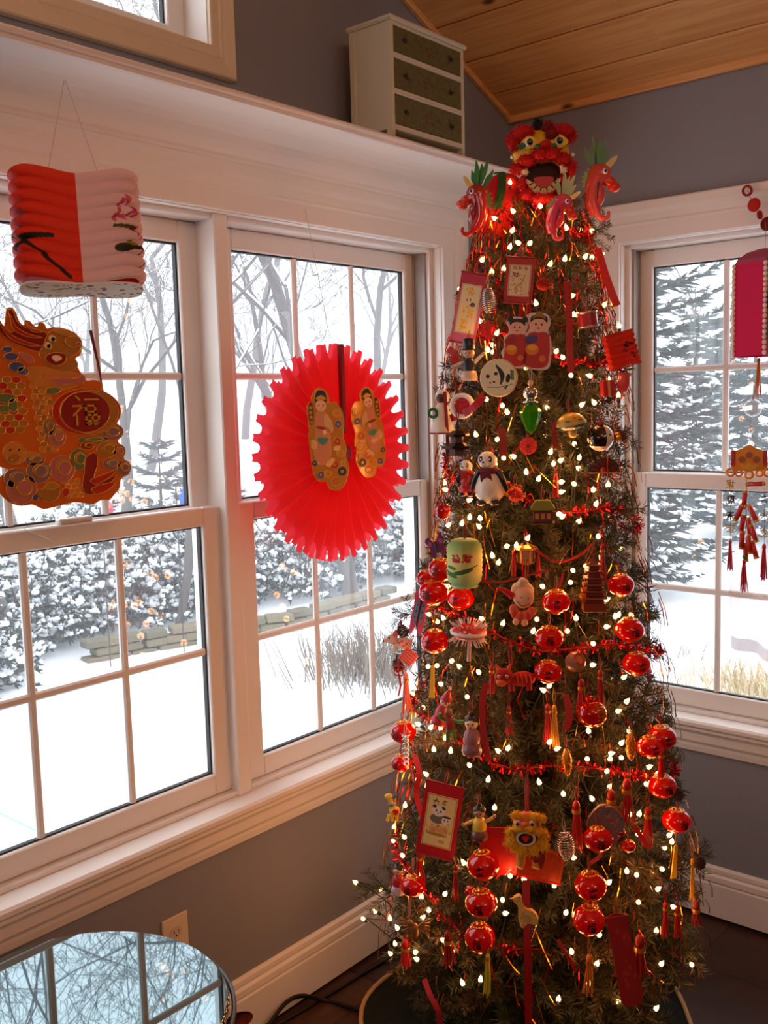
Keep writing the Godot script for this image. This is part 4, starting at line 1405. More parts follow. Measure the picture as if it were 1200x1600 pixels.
# a lobed paper lantern of accordion pleats: plan outline, nine pleats
func accordion_lantern(at: Vector3):
	var t := thing("accordion_lantern", "large pleated paper lantern half orange and half white hanging under the ledge", "paper lantern", at, 0.0)
	t.rotation = Vector3(0.0, 1.06, 0.0)
	t.rotate_object_local(Vector3(1, 0, 0), -0.24)
	t.scale = Vector3(0.9, 1.10, 0.9)
	var plan := loop(P2([-0.125, 0.0, -0.112, 0.038, -0.06, 0.046, 0.0, 0.036, 0.06, 0.046, 0.112, 0.038, 0.125, 0.0, 0.112, -0.038, 0.06, -0.046, 0.0, -0.036, -0.06, -0.046, -0.112, -0.038]), 4)
	var n := plan.size()
	var H := 0.185
	var rows := 45
	var ims := []
	for c in [Color(0.90, 0.20, 0.06), Color(0.93, 0.80, 0.80), Color(0.85, 0.10, 0.18), Color(0.93, 0.55, 0.62)]:
		ims.append(canvas(128, 128, c))
	var tw := Color(0.10, 0.06, 0.05)
	stroke(ims[0], [Vector2(26, 86), Vector2(92, 78)], 2.5, tw)
	stroke(ims[0], [Vector2(10, 78), Vector2(60, 92), Vector2(112, 122)], 2.2, tw)
	stroke(ims[0], [Vector2(20, 96), Vector2(50, 90)], 2.0, tw)
	for k in 12:
		dab(ims[0], 26 + rng.randfn() * 9, 58 + rng.randfn() * 10, 6, 4, Color(0.62, 0.16, 0.24).lerp(Color(0.85, 0.35, 0.35), rng.randf()), rng.randf() * 3)
	for f in [[70, 40], [86, 56], [92, 76], [60, 58]]:
		for k in 6:
			dab(ims[1], f[0] + rng.randfn() * 6, f[1] + rng.randfn() * 5, 5, 2.6, Color(0.72, 0.16, 0.34).lerp(Color(0.88, 0.45, 0.55), rng.randf()), rng.randf() * 3)
	dab(ims[1], 62, 92, 17, 5, Color(0.16, 0.17, 0.08))
	dab(ims[1], 78, 88, 8, 4, Color(0.55, 0.50, 0.10))
	stroke(ims[1], [Vector2(60, 94), Vector2(100, 92), Vector2(108, 118)], 2.0, tw)
	stroke(ims[1], [Vector2(48, 66), Vector2(90, 70)], 1.6, Color(0.3, 0.3, 0.12))
	var names := ["orange_panel", "white_panel", "red_panel", "pink_panel"]
	# quarters of the outline: the front left is orange, the front right white, the back red and pink
	var q := n / 4
	for k in 4:
		var i0 := [0, q, 2 * q, 3 * q][k] as int
		var st := mk()
		for i in range(i0, i0 + q):
			for r in rows:
				var p := []
				for e in [[0, 0], [1, 0], [1, 1], [0, 1]]:
					var a: Vector2 = plan[(i + e[0]) % n]
					var rr: int = r + e[1]
					var s := 0.875 + 0.125 * pow(absf(sin(PI * rr / 5.0)), 0.75)
					var y := H * (1.0 - float(rr) / rows)
					p.append(Vector3(a.x * s, y - 0.006 * cos(a.x * 22.0), a.y * s + 0.0))
				var u0 := float(i - i0) / q
				var u1 := float(i - i0 + 1) / q
				uquad(st, p[0], p[1], p[2], p[3], u0, float(r) / rows, u1, float(r + 1) / rows)
		var m := mat(Color.WHITE, 0.75, 0.0, {"tex": tex(ims[k]), "back": Color(0.45, 0.45, 0.45)})
		put(names[k], st, m, t)
	var im := canvas(256, 128, Color(0.90, 0.92, 0.88))
	for k in 90:
		var c: Color = [Color(0.55, 0.42, 0.50), Color(0.66, 0.68, 0.66), Color(0.85, 0.72, 0.50), Color(0.48, 0.50, 0.48)][rng.randi() % 4]
		dab(im, rng.randf() * 256, rng.randf() * 128, rng.randf_range(2, 10), rng.randf_range(2, 6), c, rng.randf() * 3)
	var flat := PackedVector2Array()
	for a in plan:
		flat.append(a * 0.93)
	var st := mk()
	ext(st, flat, 0.003, Transform3D(Basis(Vector3.RIGHT, PI / 2), Vector3(0, -0.004, 0)))
	put("base_card", st, mat(Color.WHITE, 0.8, 0.0, {"tex": tex(im), "back": Color(0.3, 0.3, 0.3)}), t)
	st = mk()
	for x in [-0.05, 0.05]:
		st = mk()
		tube(st, [Vector3(x, H, 0.0), Vector3(0, 0.375, -0.04)], 0.0007, -1, 4)
		put("thread", st, mat(Color(0.8, 0.75, 0.7), 0.5), t)

func suncatcher(at: Vector3):
	var t := thing("suncatcher", "small teal flower suncatcher stuck on the glass left of the orange lantern", "suncatcher", at, FACE_LEFT)
	var st := mk()
	for k in 6:
		ball(st, Vector3(cos(TAU * k / 6) * 0.008, sin(TAU * k / 6) * 0.008, 0), Vector3(0.006, 0.006, 0.003), 10, 6)
	put("petal_ring", st, mat(Color(0.22, 0.36, 0.38), 0.25, 0.0, {"back": Color(0.3, 0.5, 0.5)}), t)
	st = mk()
	ball(st, Vector3.ZERO, Vector3(0.006, 0.006, 0.005), 10, 6)
	put("centre_bead", st, mat(Color(0.30, 0.44, 0.46), 0.2), t)

func tassel(parent: Node, at: Vector3, ln: float, r: float, c: Color, called := "tassel"):
	var st := mk()
	ball(st, at + Vector3(0, -r, 0), Vector3(r * 0.8, r * 1.2, r * 0.8), 8, 6)
	var o := put(called, st, mat(c, 0.55, 0.0, {"rim": 0.5}), parent)
	st = mk()
	for k in 14:
		var a := TAU * k / 14.0
		var rr := r * (0.45 + 0.5 * rng.randf())
		var p := at + Vector3(cos(a) * rr * 0.5, -r * 2.0, sin(a) * rr * 0.5)
		tube(st, [p, p + Vector3(cos(a) * rr * 0.6, -ln * 0.5, sin(a) * rr * 0.6), p + Vector3(cos(a) * rr * 0.9 + rng.randfn() * r * 0.3, -ln * rng.randf_range(0.9, 1.05), sin(a) * rr * 0.9)], r * 0.22, r * 0.16, 4, false)
	put("fringe", st, mat(c, 0.55, 0.0, {"rim": 0.5}), o)

func right_window_things():
	# garland of red felt rings and discs draped from the casing
	var g := thing("felt_garland", "garland of red felt rings and discs draped over the right window's casing", "garland", Vector3(0.768, 2.078, 0.042))
	var rd := mat(Color(0.62, 0.12, 0.09), 0.95, 0.0, {"rim": 0.4})
	var pts := [Vector3.ZERO, Vector3(0.020, -0.040, 0.004), Vector3(0.036, -0.068, 0.006), Vector3(0.056, -0.094, 0.008), Vector3(0.080, -0.112, 0.008), Vector3(0.105, -0.125, 0.008), Vector3(0.13, -0.133, 0.008)]
	for i in pts.size():
		var st := mk()
		if i % 2 == 0:
			var ring := []
			var rr := 0.0115 if i == 0 else 0.0085
			for k in 17:
				var a := TAU * k / 16
				ring.append(pts[i] + Vector3(cos(a) * rr * (1.0 if i == 0 else 0.45), sin(a) * rr, sin(a) * 0.003))
			tube(st, ring, 0.0035, -1, 6, false)
			fuzz(st, pts[i], Vector3(rr, rr, 0.004), 60, 0.004, 0.0006)
			put("felt_ring", st, rd, g)
		else:
			ball(st, pts[i], Vector3(0.0175, 0.0185, 0.006), 18, 8)
			put("felt_disc", st, mat(Color(0.74, 0.13, 0.10), 0.95, 0.0, {"rim": 0.4}) if i == 1 else mat(Color(0.45, 0.06, 0.06), 0.95), g)
	var st := mk()
	tube(st, spline(pts), 0.0007, -1, 4)
	put("thread", st, mat(Color(0.4, 0.1, 0.1), 0.8), g)
	# patchwork lantern
	var t := thing("patchwork_lantern", "bright pink fabric lantern with coloured patchwork stripes hanging in the right window", "lantern", Vector3(0.838, 1.64, 0.10))
	t.rotation.y = 0.36
	var R := 0.085
	var H := 0.235
	var pk := mat(Color(0.82, 0.07, 0.36), 0.8, 0.0, {"back": Color(0.5, 0.04, 0.2)})
	var stripes := [Color(0.62, 0.55, 0.45), Color(0.85, 0.50, 0.12), Color(0.34, 0.06, 0.36), Color(0.78, 0.10, 0.12), Color(0.42, 0.36, 0.32), Color(0.80, 0.25, 0.45)]
	for k in 6:
		var a0 := TAU * k / 6 + PI / 6
		var a1 := TAU * (k + 1) / 6 + PI / 6
		var u := Vector3(cos(a0) * R, 0, sin(a0) * R)
		var v := Vector3(cos(a1) * R, 0, sin(a1) * R)
		if k % 2 == 1:
			st = mk()
			var inn := Vector3(0.96, 1, 0.96)
			quad(st, u, v, v + Vector3(0, H, 0), u + Vector3(0, H, 0))
			quad(st, u * inn, u * inn + Vector3(0, H, 0), v * inn + Vector3(0, H, 0), v * inn)
			put("pink_panel", st, pk, t)
		else:
			for s in 6:
				st = mk()
				var y1 := H * (1.0 - s / 6.0)
				var y0 := H * (1.0 - (s + 1) / 6.0)
				var inn := Vector3(0.965, 1, 0.965)
				quad(st, u + Vector3(0, y0, 0), v + Vector3(0, y0, 0), v + Vector3(0, y1, 0), u + Vector3(0, y1, 0))
				quad(st, u * inn + Vector3(0, y0, 0), u * inn + Vector3(0, y1, 0), v * inn + Vector3(0, y1, 0), v * inn + Vector3(0, y0, 0))
				put("stripe_patch", st, mat(stripes[s], 0.85, 0.0, {"back": stripes[s].darkened(0.3)}), t)
		st = mk()
		var nrm := (u).normalized()
		for s in 18:
			ball(st, u + Vector3(0, H * (s + 0.5) / 18.0, 0) + nrm * 0.002, Vector3(0.0055, 0.0062, 0.0055), 8, 5)
		put("scallop_trim", st, mat(Color(0.92, 0.90, 0.88), 0.7), t)
	st = mk()
	lathe(st, [Vector2(R * 1.01, H - 0.004), Vector2(R * 0.92, H + 0.010), Vector2(R * 0.6, H + 0.028), Vector2(R * 0.2, H + 0.038), Vector2(0, H + 0.040)], 6, Transform3D(Basis(Vector3.UP, -PI / 6), Vector3.ZERO), -1)
	put("roof", st, mat(Color(0.66, 0.30, 0.44), 0.8), t)
	st = mk()
	tube(st, [Vector3(0, H + 0.038, 0), Vector3(0, H + 0.10, 0.0), Vector3(0.0, 0.36, -0.09)], 0.0008, -1, 4)
	put("thread", st, mat(Color(0.5, 0.4, 0.4), 0.6), t)
	tassel(t, Vector3(-0.012, -0.006, 0.02), 0.085, 0.006, Color(0.80, 0.42, 0.10))
	st = mk()
	tube(st, [Vector3(0, 0.002, 0), Vector3(-0.012, -0.006, 0.02)], 0.0008, -1, 4)
	put("tassel_cord", st, mat(Color(0.7, 0.3, 0.1), 0.6), t)
	# clear glass ball
	var gb := thing("glass_ball", "clear glass ball hanging beneath the pink patchwork lantern", "glass ball", Vector3(0.812, 1.506, 0.10))
	st = mk()
	ball(st, Vector3.ZERO, Vector3(0.023, 0.023, 0.023), 24, 14)
	put("orb", st, mat(Color(0.95, 0.97, 0.98, 0.05), 0.03, 0.0, {"alpha": 0.12}), gb)
	st = mk()
	lathe(st, [Vector2(0, 0.031), Vector2(0.004, 0.031), Vector2(0.005, 0.022), Vector2(0, 0.021)], 10)
	put("cap", st, mat(Color(0.8, 0.8, 0.8), 0.3, 0.9), gb)
	st = mk()
	tube(st, [Vector3(0, 0.031, 0), Vector3(0.012, 0.06, 0.008)], 0.0006, -1, 4)
	put("thread", st, mat(Color(0.6, 0.2, 0.2), 0.6), gb)
	# gold charm with coins
	var c := thing("gold_charm", "gold and red lucky charm of coins hanging in the right window above the firecrackers", "charm", Vector3(0.805, 1.365, 0.10), 0.25)
	var au := mat(Color(0.88, 0.55, 0.16), 0.25, 0.5, {"coat": 0.4})
	plate(c, "frame", loop(P2([-0.044, -0.02, -0.040, 0.022, -0.018, 0.034, 0.0, 0.044, 0.018, 0.034, 0.040, 0.022, 0.044, -0.02, 0.0, -0.026]), 3), 0.004, 0.0, au)
	for x in [-0.040, 0.040]:
		plate(c, "red_pillar", rect(0.010, 0.042, x, 0.008), 0.007, -0.001, mat(Color(0.62, 0.07, 0.07), 0.35, 0.0, {"coat": 0.5}))
	for p in [[-0.047, -0.030, 0.013], [-0.026, -0.032, 0.011], [0.047, -0.030, 0.013], [0.026, -0.032, 0.011], [0.0, -0.036, 0.013]]:
		st = mk()
		var ring := []
		for k in 17:
			ring.append(Vector3(p[0] + cos(TAU * k / 16) * p[2] * 0.75, p[1] + sin(TAU * k / 16) * p[2] * 0.75, 0.003))
		tube(st, ring, p[2] * 0.3, -1, 6, false)
		put("coin", st, au, c)
	for p in [[-0.018, 0.004], [0.018, 0.004], [0.0, 0.016]]:
		plate(c, "window_panel", oval(0.009, 0.009, p[0], p[1], 12), 0.002, 0.004, mat(Color(0.55, 0.33, 0.20), 0.35, 0.3))
	plate(c, "ingot", loop(P2([-0.022, -0.006, -0.014, -0.022, 0.014, -0.022, 0.022, -0.006, 0.010, -0.012, 0.0, -0.002, -0.010, -0.012]), 3), 0.005, 0.004, mat(Color(0.95, 0.70, 0.25), 0.2, 0.6))
	st = mk()
	tube(st, [Vector3(0, 0.044, 0), Vector3(0.002, 0.115, 0)], 0.0007, -1, 4)
	put("thread", st, mat(Color(0.6, 0.2, 0.2), 0.6), c)
	# strands of gold lettering
	var gl := mat(Color(0.78, 0.60, 0.16), 0.3, 0.5)
	var dk := mat(Color(0.30, 0.20, 0.12), 0.4, 0.3)
	var s1 := thing("letter_strand", "strand of gold cut-out characters with red tassel at the left of the firecrackers", "hanging charm", Vector3(0.757, 1.315, 0.102))
	var y := 0.0
	for kk in [["cai", gl], ["yuan", dk], ["lai", dk], ["bao", gl]]:
		st = mk()
		han_solid(st, kk[0], Vector3(0, y - 0.014, 0), 0.027, 0.0026, 0.002)
		put("lettering", st, kk[1], s1)
		y -= 0.042 if y > -0.08 else 0.034
	st = mk()
	tube(st, [Vector3(0, 0.0, 0), Vector3(0, -0.165, 0)], 0.0006, -1, 4)
	put("thread", st, dk, s1)
	tassel(s1, Vector3(0, -0.165, 0), 0.072, 0.006, Color(0.72, 0.10, 0.14))
	var s2 := thing("letter_strand", "strand of cut-out characters with long red tassel at the right of the firecrackers", "hanging charm", Vector3(0.848, 1.31, 0.102))
	y = -0.03
	for kk in [["ji", dk], ["da", gl], ["jin", gl]]:
		st = mk()
		han_solid(st, kk[0], Vector3(0, y - 0.014, 0), 0.024, 0.0022, 0.002)
		put("lettering", st, kk[1], s2)
		y -= 0.045
	st = mk()
	tube(st, [Vector3(0, 0.0, 0), Vector3(0, -0.17, 0)], 0.0006, -1, 4)
	put("thread", st, dk, s2)
	tassel(s2, Vector3(0, -0.165, 0), 0.082, 0.007, Color(0.72, 0.06, 0.10))
	# bunch of red firecrackers
	var f := thing("firecracker_bunch", "hanging bunch of red and gold firecrackers with tassel in the right window", "firecrackers", Vector3(0.80, 1.30, 0.104))
	var fr := mat(Color(0.72, 0.10, 0.07), 0.4, 0.0, {"coat": 0.3})
	for p in [[0.0, 0.004, 1.62], [-0.004, -0.014, -0.10], [-0.008, -0.050, -0.42], [0.008, -0.052, 0.48], [-0.008, -0.078, -0.12], [0.005, -0.086, 0.10], [0.012, -0.104, 0.34], [-0.008, -0.122, -0.06], [0.006, -0.134, 0.14], [0.014, -0.148, 0.30], [-0.002, -0.156, 0.02]]:
		st = mk()
		var q := Transform3D(Basis(Vector3(0, 0, 1), p[2]), Vector3(p[0], p[1], 0.004 * sin(p[1] * 90.0)))
		lathe(st, [Vector2(0, 0.0), Vector2(0.0072, 0.0), Vector2(0.0072, -0.050), Vector2(0, -0.050)], 10, q)
		var o := put("firecracker", st, fr, f)
		st = mk()
		for v in [-0.001, -0.044]:
			lathe(st, [Vector2(0.0074, v), Vector2(0.0076, v - 0.004), Vector2(0.0072, v - 0.005)], 10, q)
		put("gold_band", st, gl, o)
	st = mk()
	tube(st, [Vector3(0, 0.02, 0), Vector3(0, -0.19, 0)], 0.0009, -1, 4)
	put("cord", st, mat(Color(0.5, 0.08, 0.05), 0.6), f)
	st = mk()
	ball(st, Vector3(-0.003, -0.193, 0), Vector3(0.007, 0.006, 0.006), 10, 6)
	put("green_bead", st, mat(Color(0.12, 0.55, 0.22), 0.15), f)
	tassel(f, Vector3(-0.004, -0.20, 0), 0.075, 0.007, Color(0.74, 0.09, 0.13))
	# sheer white organza hanging behind the charms
	var o := thing("organza_scarf", "sheer white organza scarf with satin hem hanging in the right window", "scarf", Vector3(0.74, 0.85, 0.03))
	var ol := mat(Color(0.95, 0.90, 0.88), 0.6, 0.0, {"alpha": 0.42})
	st = mk()
	st.set_smooth_group(1)
	var fx := func(a: float, b: float) -> Vector3: return Vector3(0.005 + a * 0.20 + 0.05 * b * a, 0.47 * (b * (0.35 + 0.65 * a)) + 0.045 * (1.0 - a) - 0.015, 0.03 + 0.018 * sin(a * 15.0 + b * 2.0))
	for i in 28:
		for j in 12:
			quad(st, fx.call(i / 28.0, j / 12.0), fx.call((i + 1) / 28.0, j / 12.0), fx.call((i + 1) / 28.0, (j + 1) / 12.0), fx.call(i / 28.0, (j + 1) / 12.0))
	put("sheer_cloth", st, ol, o)
	st = mk()
	st.set_smooth_group(1)
	for i in 28:
		quad(st, fx.call(i / 28.0, 0.0), fx.call((i + 1) / 28.0, 0.0), fx.call((i + 1) / 28.0, 0.0) + Vector3(0, -0.035, 0.002), fx.call(i / 28.0, 0.0) + Vector3(0, -0.035, 0.002))
	put("satin_hem", st, mat(Color(0.80, 0.70, 0.68), 0.5, 0.0, {"alpha": 0.72}), o)

# ---------------------------------------------------------------- the christmas tree

const TREE := Vector3(0.54, 0.0, 0.745)
const SHAPE := [[0.0, 0.30], [0.06, 0.32], [0.25, 0.362], [0.41, 0.372], [0.657, 0.322], [0.9, 0.292], [1.13, 0.262], [1.36, 0.214], [1.58, 0.205], [1.8, 0.155], [1.97, 0.112], [2.06, 0.06], [2.2, 0.02]]

func tree_r(h: float) -> float:
	for i in SHAPE.size() - 1:
		if h <= SHAPE[i + 1][0]:
			return lerpf(SHAPE[i][1], SHAPE[i + 1][1], clampf((h - SHAPE[i][0]) / (SHAPE[i + 1][0] - SHAPE[i][0]), 0, 1))
	return 0.02

func needles(st: SurfaceTool, r: RandomNumberGenerator, a: Vector3, b: Vector3, n: int, ln: float):
	var d := (b - a).normalized()
	var f := frame_of(d)
	for i in n:
		var t := (i + r.randf()) / n
		var an := r.randf() * TAU
		var side := f.x * cos(an) + f.z * sin(an)
		var p := a.lerp(b, t)
		var q: Vector3 = p + (d * r.randf_range(0.45, 1.0) + side).normalized() * ln * r.randf_range(0.7, 1.1)
		var w := (q - p).cross(d + side * 0.2).normalized().rotated((q - p).normalized(), r.randf() * 3.0) * 0.00105
		var m := p.lerp(q, 0.5)
		tri(st, p, m + w, q)
		tri(st, p, q, m - w)

# one spray of artificial fir, stem along +y from the trunk, needles thick toward the tip
func spray(sd: int, ln: float) -> Array:
	var r := RandomNumberGenerator.new()
	r.seed = sd
	var st := mk()
	var wood := mk()
	var tip := Vector3(0, ln, r.randf_range(-0.02, 0.03))
	tube(wood, [Vector3.ZERO, Vector3(0, ln * 0.5, 0.006), tip], 0.0032, 0.0014, 4, false)
	needles(st, r, Vector3(0, ln * 0.35, 0.004), tip, int(980 * ln), 0.026)
	needles(st, r, tip - Vector3(0, 0.012, 0), tip + Vector3(0, 0.006, 0), 16, 0.022)
	var k := 0
	var y := ln * 0.30
	while y < ln * 0.93:
		var s := -1.0 if k % 2 == 0 else 1.0
		var l2 := minf(0.10, (ln - y) * 0.75 + 0.035) * r.randf_range(0.8, 1.15)
		var a := Vector3(0, y, 0.004)
		var b := a + Vector3(s * 0.80, 0.62, r.randf_range(-0.35, 0.45)).normalized() * l2
		tube(wood, [a, b], 0.0018, 0.001, 3, false)
		needles(st, r, a, b, int(1000 * l2) + 6, 0.025)
		y += 0.024
		k += 1
	wood.generate_normals()
	st.generate_normals()
	return [st.commit(), wood.commit()]

func build_tree():
	var t := thing("christmas_tree", "slim artificial christmas tree standing in the corner covered with lights", "christmas tree", TREE)
	var st := mk()
	tube(st, [Vector3(0, 0.02, 0), Vector3(0, 1.0, 0), Vector3(0, 2.02, 0)], 0.018, 0.006, 10)
	put("trunk", st, mat(Color(0.20, 0.13, 0.08), 0.9), t)
	st = mk()
	for k in 4:
		var d := Vector3(cos(k * PI / 2 + 0.4), 0, sin(k * PI / 2 + 0.4))
		tube(st, [d * 0.02 + Vector3(0, 0.16, 0), d * 0.05 + Vector3(0, 0.04, 0), d * 0.24 + Vector3(0, 0.012, 0)], 0.011, 0.009, 6)
	put("stand", st, mat(Color(0.05, 0.10, 0.06), 0.5), t)
	var greens := [mat(Color(0.27, 0.27, 0.14), 0.5), mat(Color(0.31, 0.30, 0.17), 0.5), mat(Color(0.34, 0.285, 0.15), 0.5), mat(Color(0.23, 0.255, 0.15), 0.5)]
	var bark := mat(Color(0.20, 0.14, 0.09), 0.9)
	var sets := []
	for l in [0.11, 0.17, 0.24, 0.32]:
		var v := []
		for k in 3:
			v.append(spray(900 + k + int(l * 1000), l))
		sets.append(v)
	var r := RandomNumberGenerator.new()
	r.seed = 77
	var placed := 0
	var inner := []
	var y := 0.10
	while y < 2.04:
		var R := tree_r(y)
		var n := int(clampf(R * 47.0, 5.0, 16.0))
		for k in n:
			var a := TAU * (k + r.randf_range(-0.3, 0.3)) / n + y * 11.0
			var reach := R * r.randf_range(0.88, 1.06)
			var rise := r.randf_range(0.18, 0.42) + 0.25 * clampf((y - 1.7) * 3.0, 0.0, 1.0)
			for layer in 2:
				var rr := reach if layer == 0 else reach * r.randf_range(0.55, 0.75)
				var d := Vector3(cos(a), rise + (0.25 if layer == 1 else 0.0), sin(a)).normalized()
				var ln := rr / maxf(0.3, Vector2(d.x, d.z).length())
				var base := Vector3(0, y - rise * reach * 0.8 + (0.04 if layer == 1 else 0.0), 0)
				if base.y < 0.06:
					base.y = 0.06
				var set_i := 0 if ln < 0.14 else (1 if ln < 0.205 else (2 if ln < 0.28 else 3))
				var sc: float = ln / [0.11, 0.17, 0.24, 0.32][set_i]
				var bs := frame_of(d) * Basis(Vector3.UP, r.randf() * TAU)
				var m: Array = sets[set_i][r.randi() % 3]
				var xf := Transform3D(bs * Basis.from_scale(Vector3(lerpf(1.0, sc, 0.5), sc, lerpf(1.0, sc, 0.5))), base)
				if layer == 0 and placed < 290:
					var o := put("branch", m[1], bark, t)
					o.transform = xf
					put("needles", m[0], greens[r.randi() % 4], o).set_meta("kind", "stuff")
					placed += 1
				else:
					inner.append([xf, m[0]])
			a += 1.0
		y += 0.085
	# a few long sprays that stand out of the outline
	for p in [Vector3(0.823, 0.846, 0.649), Vector3(0.893, 0.469, 0.561), Vector3(0.277, 1.050, 0.953), Vector3(0.370, 1.604, 0.874), Vector3(0.446, 1.855, 0.850), Vector3(0.224, 0.384, 1.056), Vector3(0.888, 0.244, 0.647), Vector3(0.278, 0.964, 0.952), Vector3(0.766, 1.289, 0.711), Vector3(0.695, 1.930, 0.673), Vector3(0.835, 0.612, 0.587), Vector3(0.324, 1.156, 0.904)]:
		var tip: Vector3 = p - TREE
		var base := Vector3(tip.x * 0.15, tip.y - 0.07, tip.z * 0.15)
		var d := tip - base
		var m: Array = sets[3][r.randi() % 3]
		var o := put("branch", m[1], bark, t)
		o.transform = Transform3D(frame_of(d) * Basis.from_scale(Vector3(0.75, d.length() / 0.32, 0.75)), base)
		put("needles", m[0], greens[3], o).set_meta("kind", "stuff")
	# the deeper sprays, past counting, as copies of each needle mesh
	var by := {}
	for e in inner:
		if not by.has(e[1]):
			by[e[1]] = []
		by[e[1]].append(e[0])
	for m in by:
		var mm := MultiMesh.new()
		mm.transform_format = MultiMesh.TRANSFORM_3D
		mm.mesh = m
		mm.instance_count = by[m].size()
		for i in by[m].size():
			mm.set_instance_transform(i, by[m][i])
		var o := MultiMeshInstance3D.new()
		o.name = "inner_needles"
		o.multimesh = mm
		o.material_override = greens[0]
		o.set_meta("kind", "stuff")
		t.add_child(o, true)
	string_lights()
	tinsel_garland()
	foil_strands()
	tree_skirt()

func string_lights():
	var t := thing("string_lights", "string of small warm white lights wound round the christmas tree", "string lights", TREE)
	var glow := mat(Color(1.0, 0.86, 0.6), 0.3, 0.0, {"glow": [Color(1.0, 0.86, 0.54), 5.0]})
	var bulb := mk()
	lathe(bulb, [Vector2(0.0, 0.0150), Vector2(0.0010, 0.0132), Vector2(0.0034, 0.0095), Vector2(0.0050, 0.0055), Vector2(0.0044, 0.0015), Vector2(0.0026, 0.0), Vector2(0, 0)], 10)
	bulb.generate_normals()
	var bm := bulb.commit()
	var socket := mk()
	lathe(socket, [Vector2(0, 0.001), Vector2(0.0034, 0.001), Vector2(0.0034, -0.012), Vector2(0, -0.014)], 6)
	socket.generate_normals()
	var smesh := socket.commit()
	var dark := mat(Color(0.05, 0.09, 0.05), 0.5)
	var r := RandomNumberGenerator.new()
	r.seed = 5
	var spots := []
	for p in BULB_SPOTS:
		spots.append(p - TREE)
	# the far side, seen only in the window glass
	for k in 44:
		var h := 0.2 + 1.75 * (k + 0.5) / 44.0
		var a := 0.556 + PI + r.randf_range(-1.35, 1.35)
		spots.append(Vector3(sin(a) * tree_r(h) * 0.97, h, cos(a) * tree_r(h) * 0.97))
	var order := spots.duplicate()
	order.sort_custom(func(u, v): return u.y < v.y)
	for p in order:
		var o := put("bulb", bm, glow, t)
		var out := Vector3(p.x, 0, p.z).normalized()
		var d := (Vector3(r.randfn(), absf(r.randfn()) + 0.5, r.randfn()) * 0.8 + out * 0.5).normalized()
		o.transform = Transform3D(frame_of(d), p - d * 0.007)
		put("socket", smesh, dark, o)
		var l := OmniLight3D.new()
		l.name = "bulb_light"
		l.light_color = Color(1.0, 0.65, 0.38)
		l.light_energy = 0.0022
		l.light_size = 0.005
		l.omni_range = 5.0
		l.omni_attenuation = 2.0
		l.shadow_enabled = true
		o.add_child(l)
		l.position = Vector3(0, 0.008, 0)
	# the wire runs from bulb to bulb, sinking into the needles between them
	var wire := mk()
	var band := {}
	for p in order:
		var b := int(p.y / 0.16)
		if not band.has(b):
			band[b] = []
		band[b].append(p)
	for b in band:
		var row: Array = band[b]
		row.sort_custom(func(u, v): return atan2(u.x, u.z) < atan2(v.x, v.z))
		for i in row.size() - 1:
			var u: Vector3 = row[i]
			var v: Vector3 = row[i + 1]
			if u.distance_to(v) < 0.3:
				var mid := (u + v) * 0.5
				mid = Vector3(mid.x * 0.9, mid.y - 0.015, mid.z * 0.9)
				tube(wire, spline([u * Vector3(0.98, 1, 0.98), mid, v * Vector3(0.98, 1, 0.98)], 4), 0.0014, -1, 4, false)
	put("wire", wire, dark, t).set_meta("kind", "stuff")

func garland_path(turns: Array, a0: float, lift := 0.0) -> Array:
	# turns: height of the garland each time it passes the front
	var pts := []
	var n := (turns.size() - 1) * 40
	for i in n + 1:
		var f := float(i) / 40.0
		var k := mini(int(f), turns.size() - 2)
		var h := lerpf(turns[k], turns[k + 1], f - k)
		var a := a0 + TAU * f
		h += 0.016 * sin(a * 4.0 + k)
		var R := tree_r(h) * (0.985 + 0.02 * sin(a * 7.0)) + lift
		pts.append(Vector3(sin(a) * R, h, cos(a) * R))
	return pts

func tinsel_garland():
	var t := thing("tinsel_garland", "shiny red tinsel garland spiralling down the christmas tree", "garland", TREE)
	var pts := garland_path([1.95, 1.66, 1.33, 1.03, 0.775, 0.40], 0.556)
	var st := mk()
	tube(st, pts, 0.0025, -1, 5, false)
	put("cord", st, mat(Color(0.45, 0.02, 0.04), 0.4, 0.5), t)
	var fo := mk()
	for i in pts.size() - 1:
		var a: Vector3 = pts[i]
		var b: Vector3 = pts[i + 1]
		var f := frame_of(b - a)
		for k in int(a.distance_to(b) * 640):
			var p := a.lerp(b, rng.randf())
			var an := rng.randf() * TAU
			var s := (f.x * cos(an) + f.z * sin(an) + f.y * rng.randfn() * 0.4).normalized()
			var w := s.cross(Vector3(rng.randfn(), rng.randfn(), rng.randfn())).normalized() * 0.0013
			var q := p + s * rng.randf_range(0.009, 0.018)
			quad(fo, p - w, p + w, q + w, q - w)
	put("foil_fringe", fo, mat(Color(0.80, 0.03, 0.08), 0.18, 0.85), t).set_meta("kind", "stuff")
	var bd := mk()
	for i in range(0, pts.size() - 1, 1):
		ball(bd, pts[i] + Vector3(rng.randfn(), rng.randfn(), rng.randfn()) * 0.006, Vector3.ONE * 0.0042, 7, 5)
	put("beads", bd, mat(Color(0.75, 0.02, 0.05), 0.08, 0.3, {"coat": 1.0}), t).set_meta("kind", "stuff")

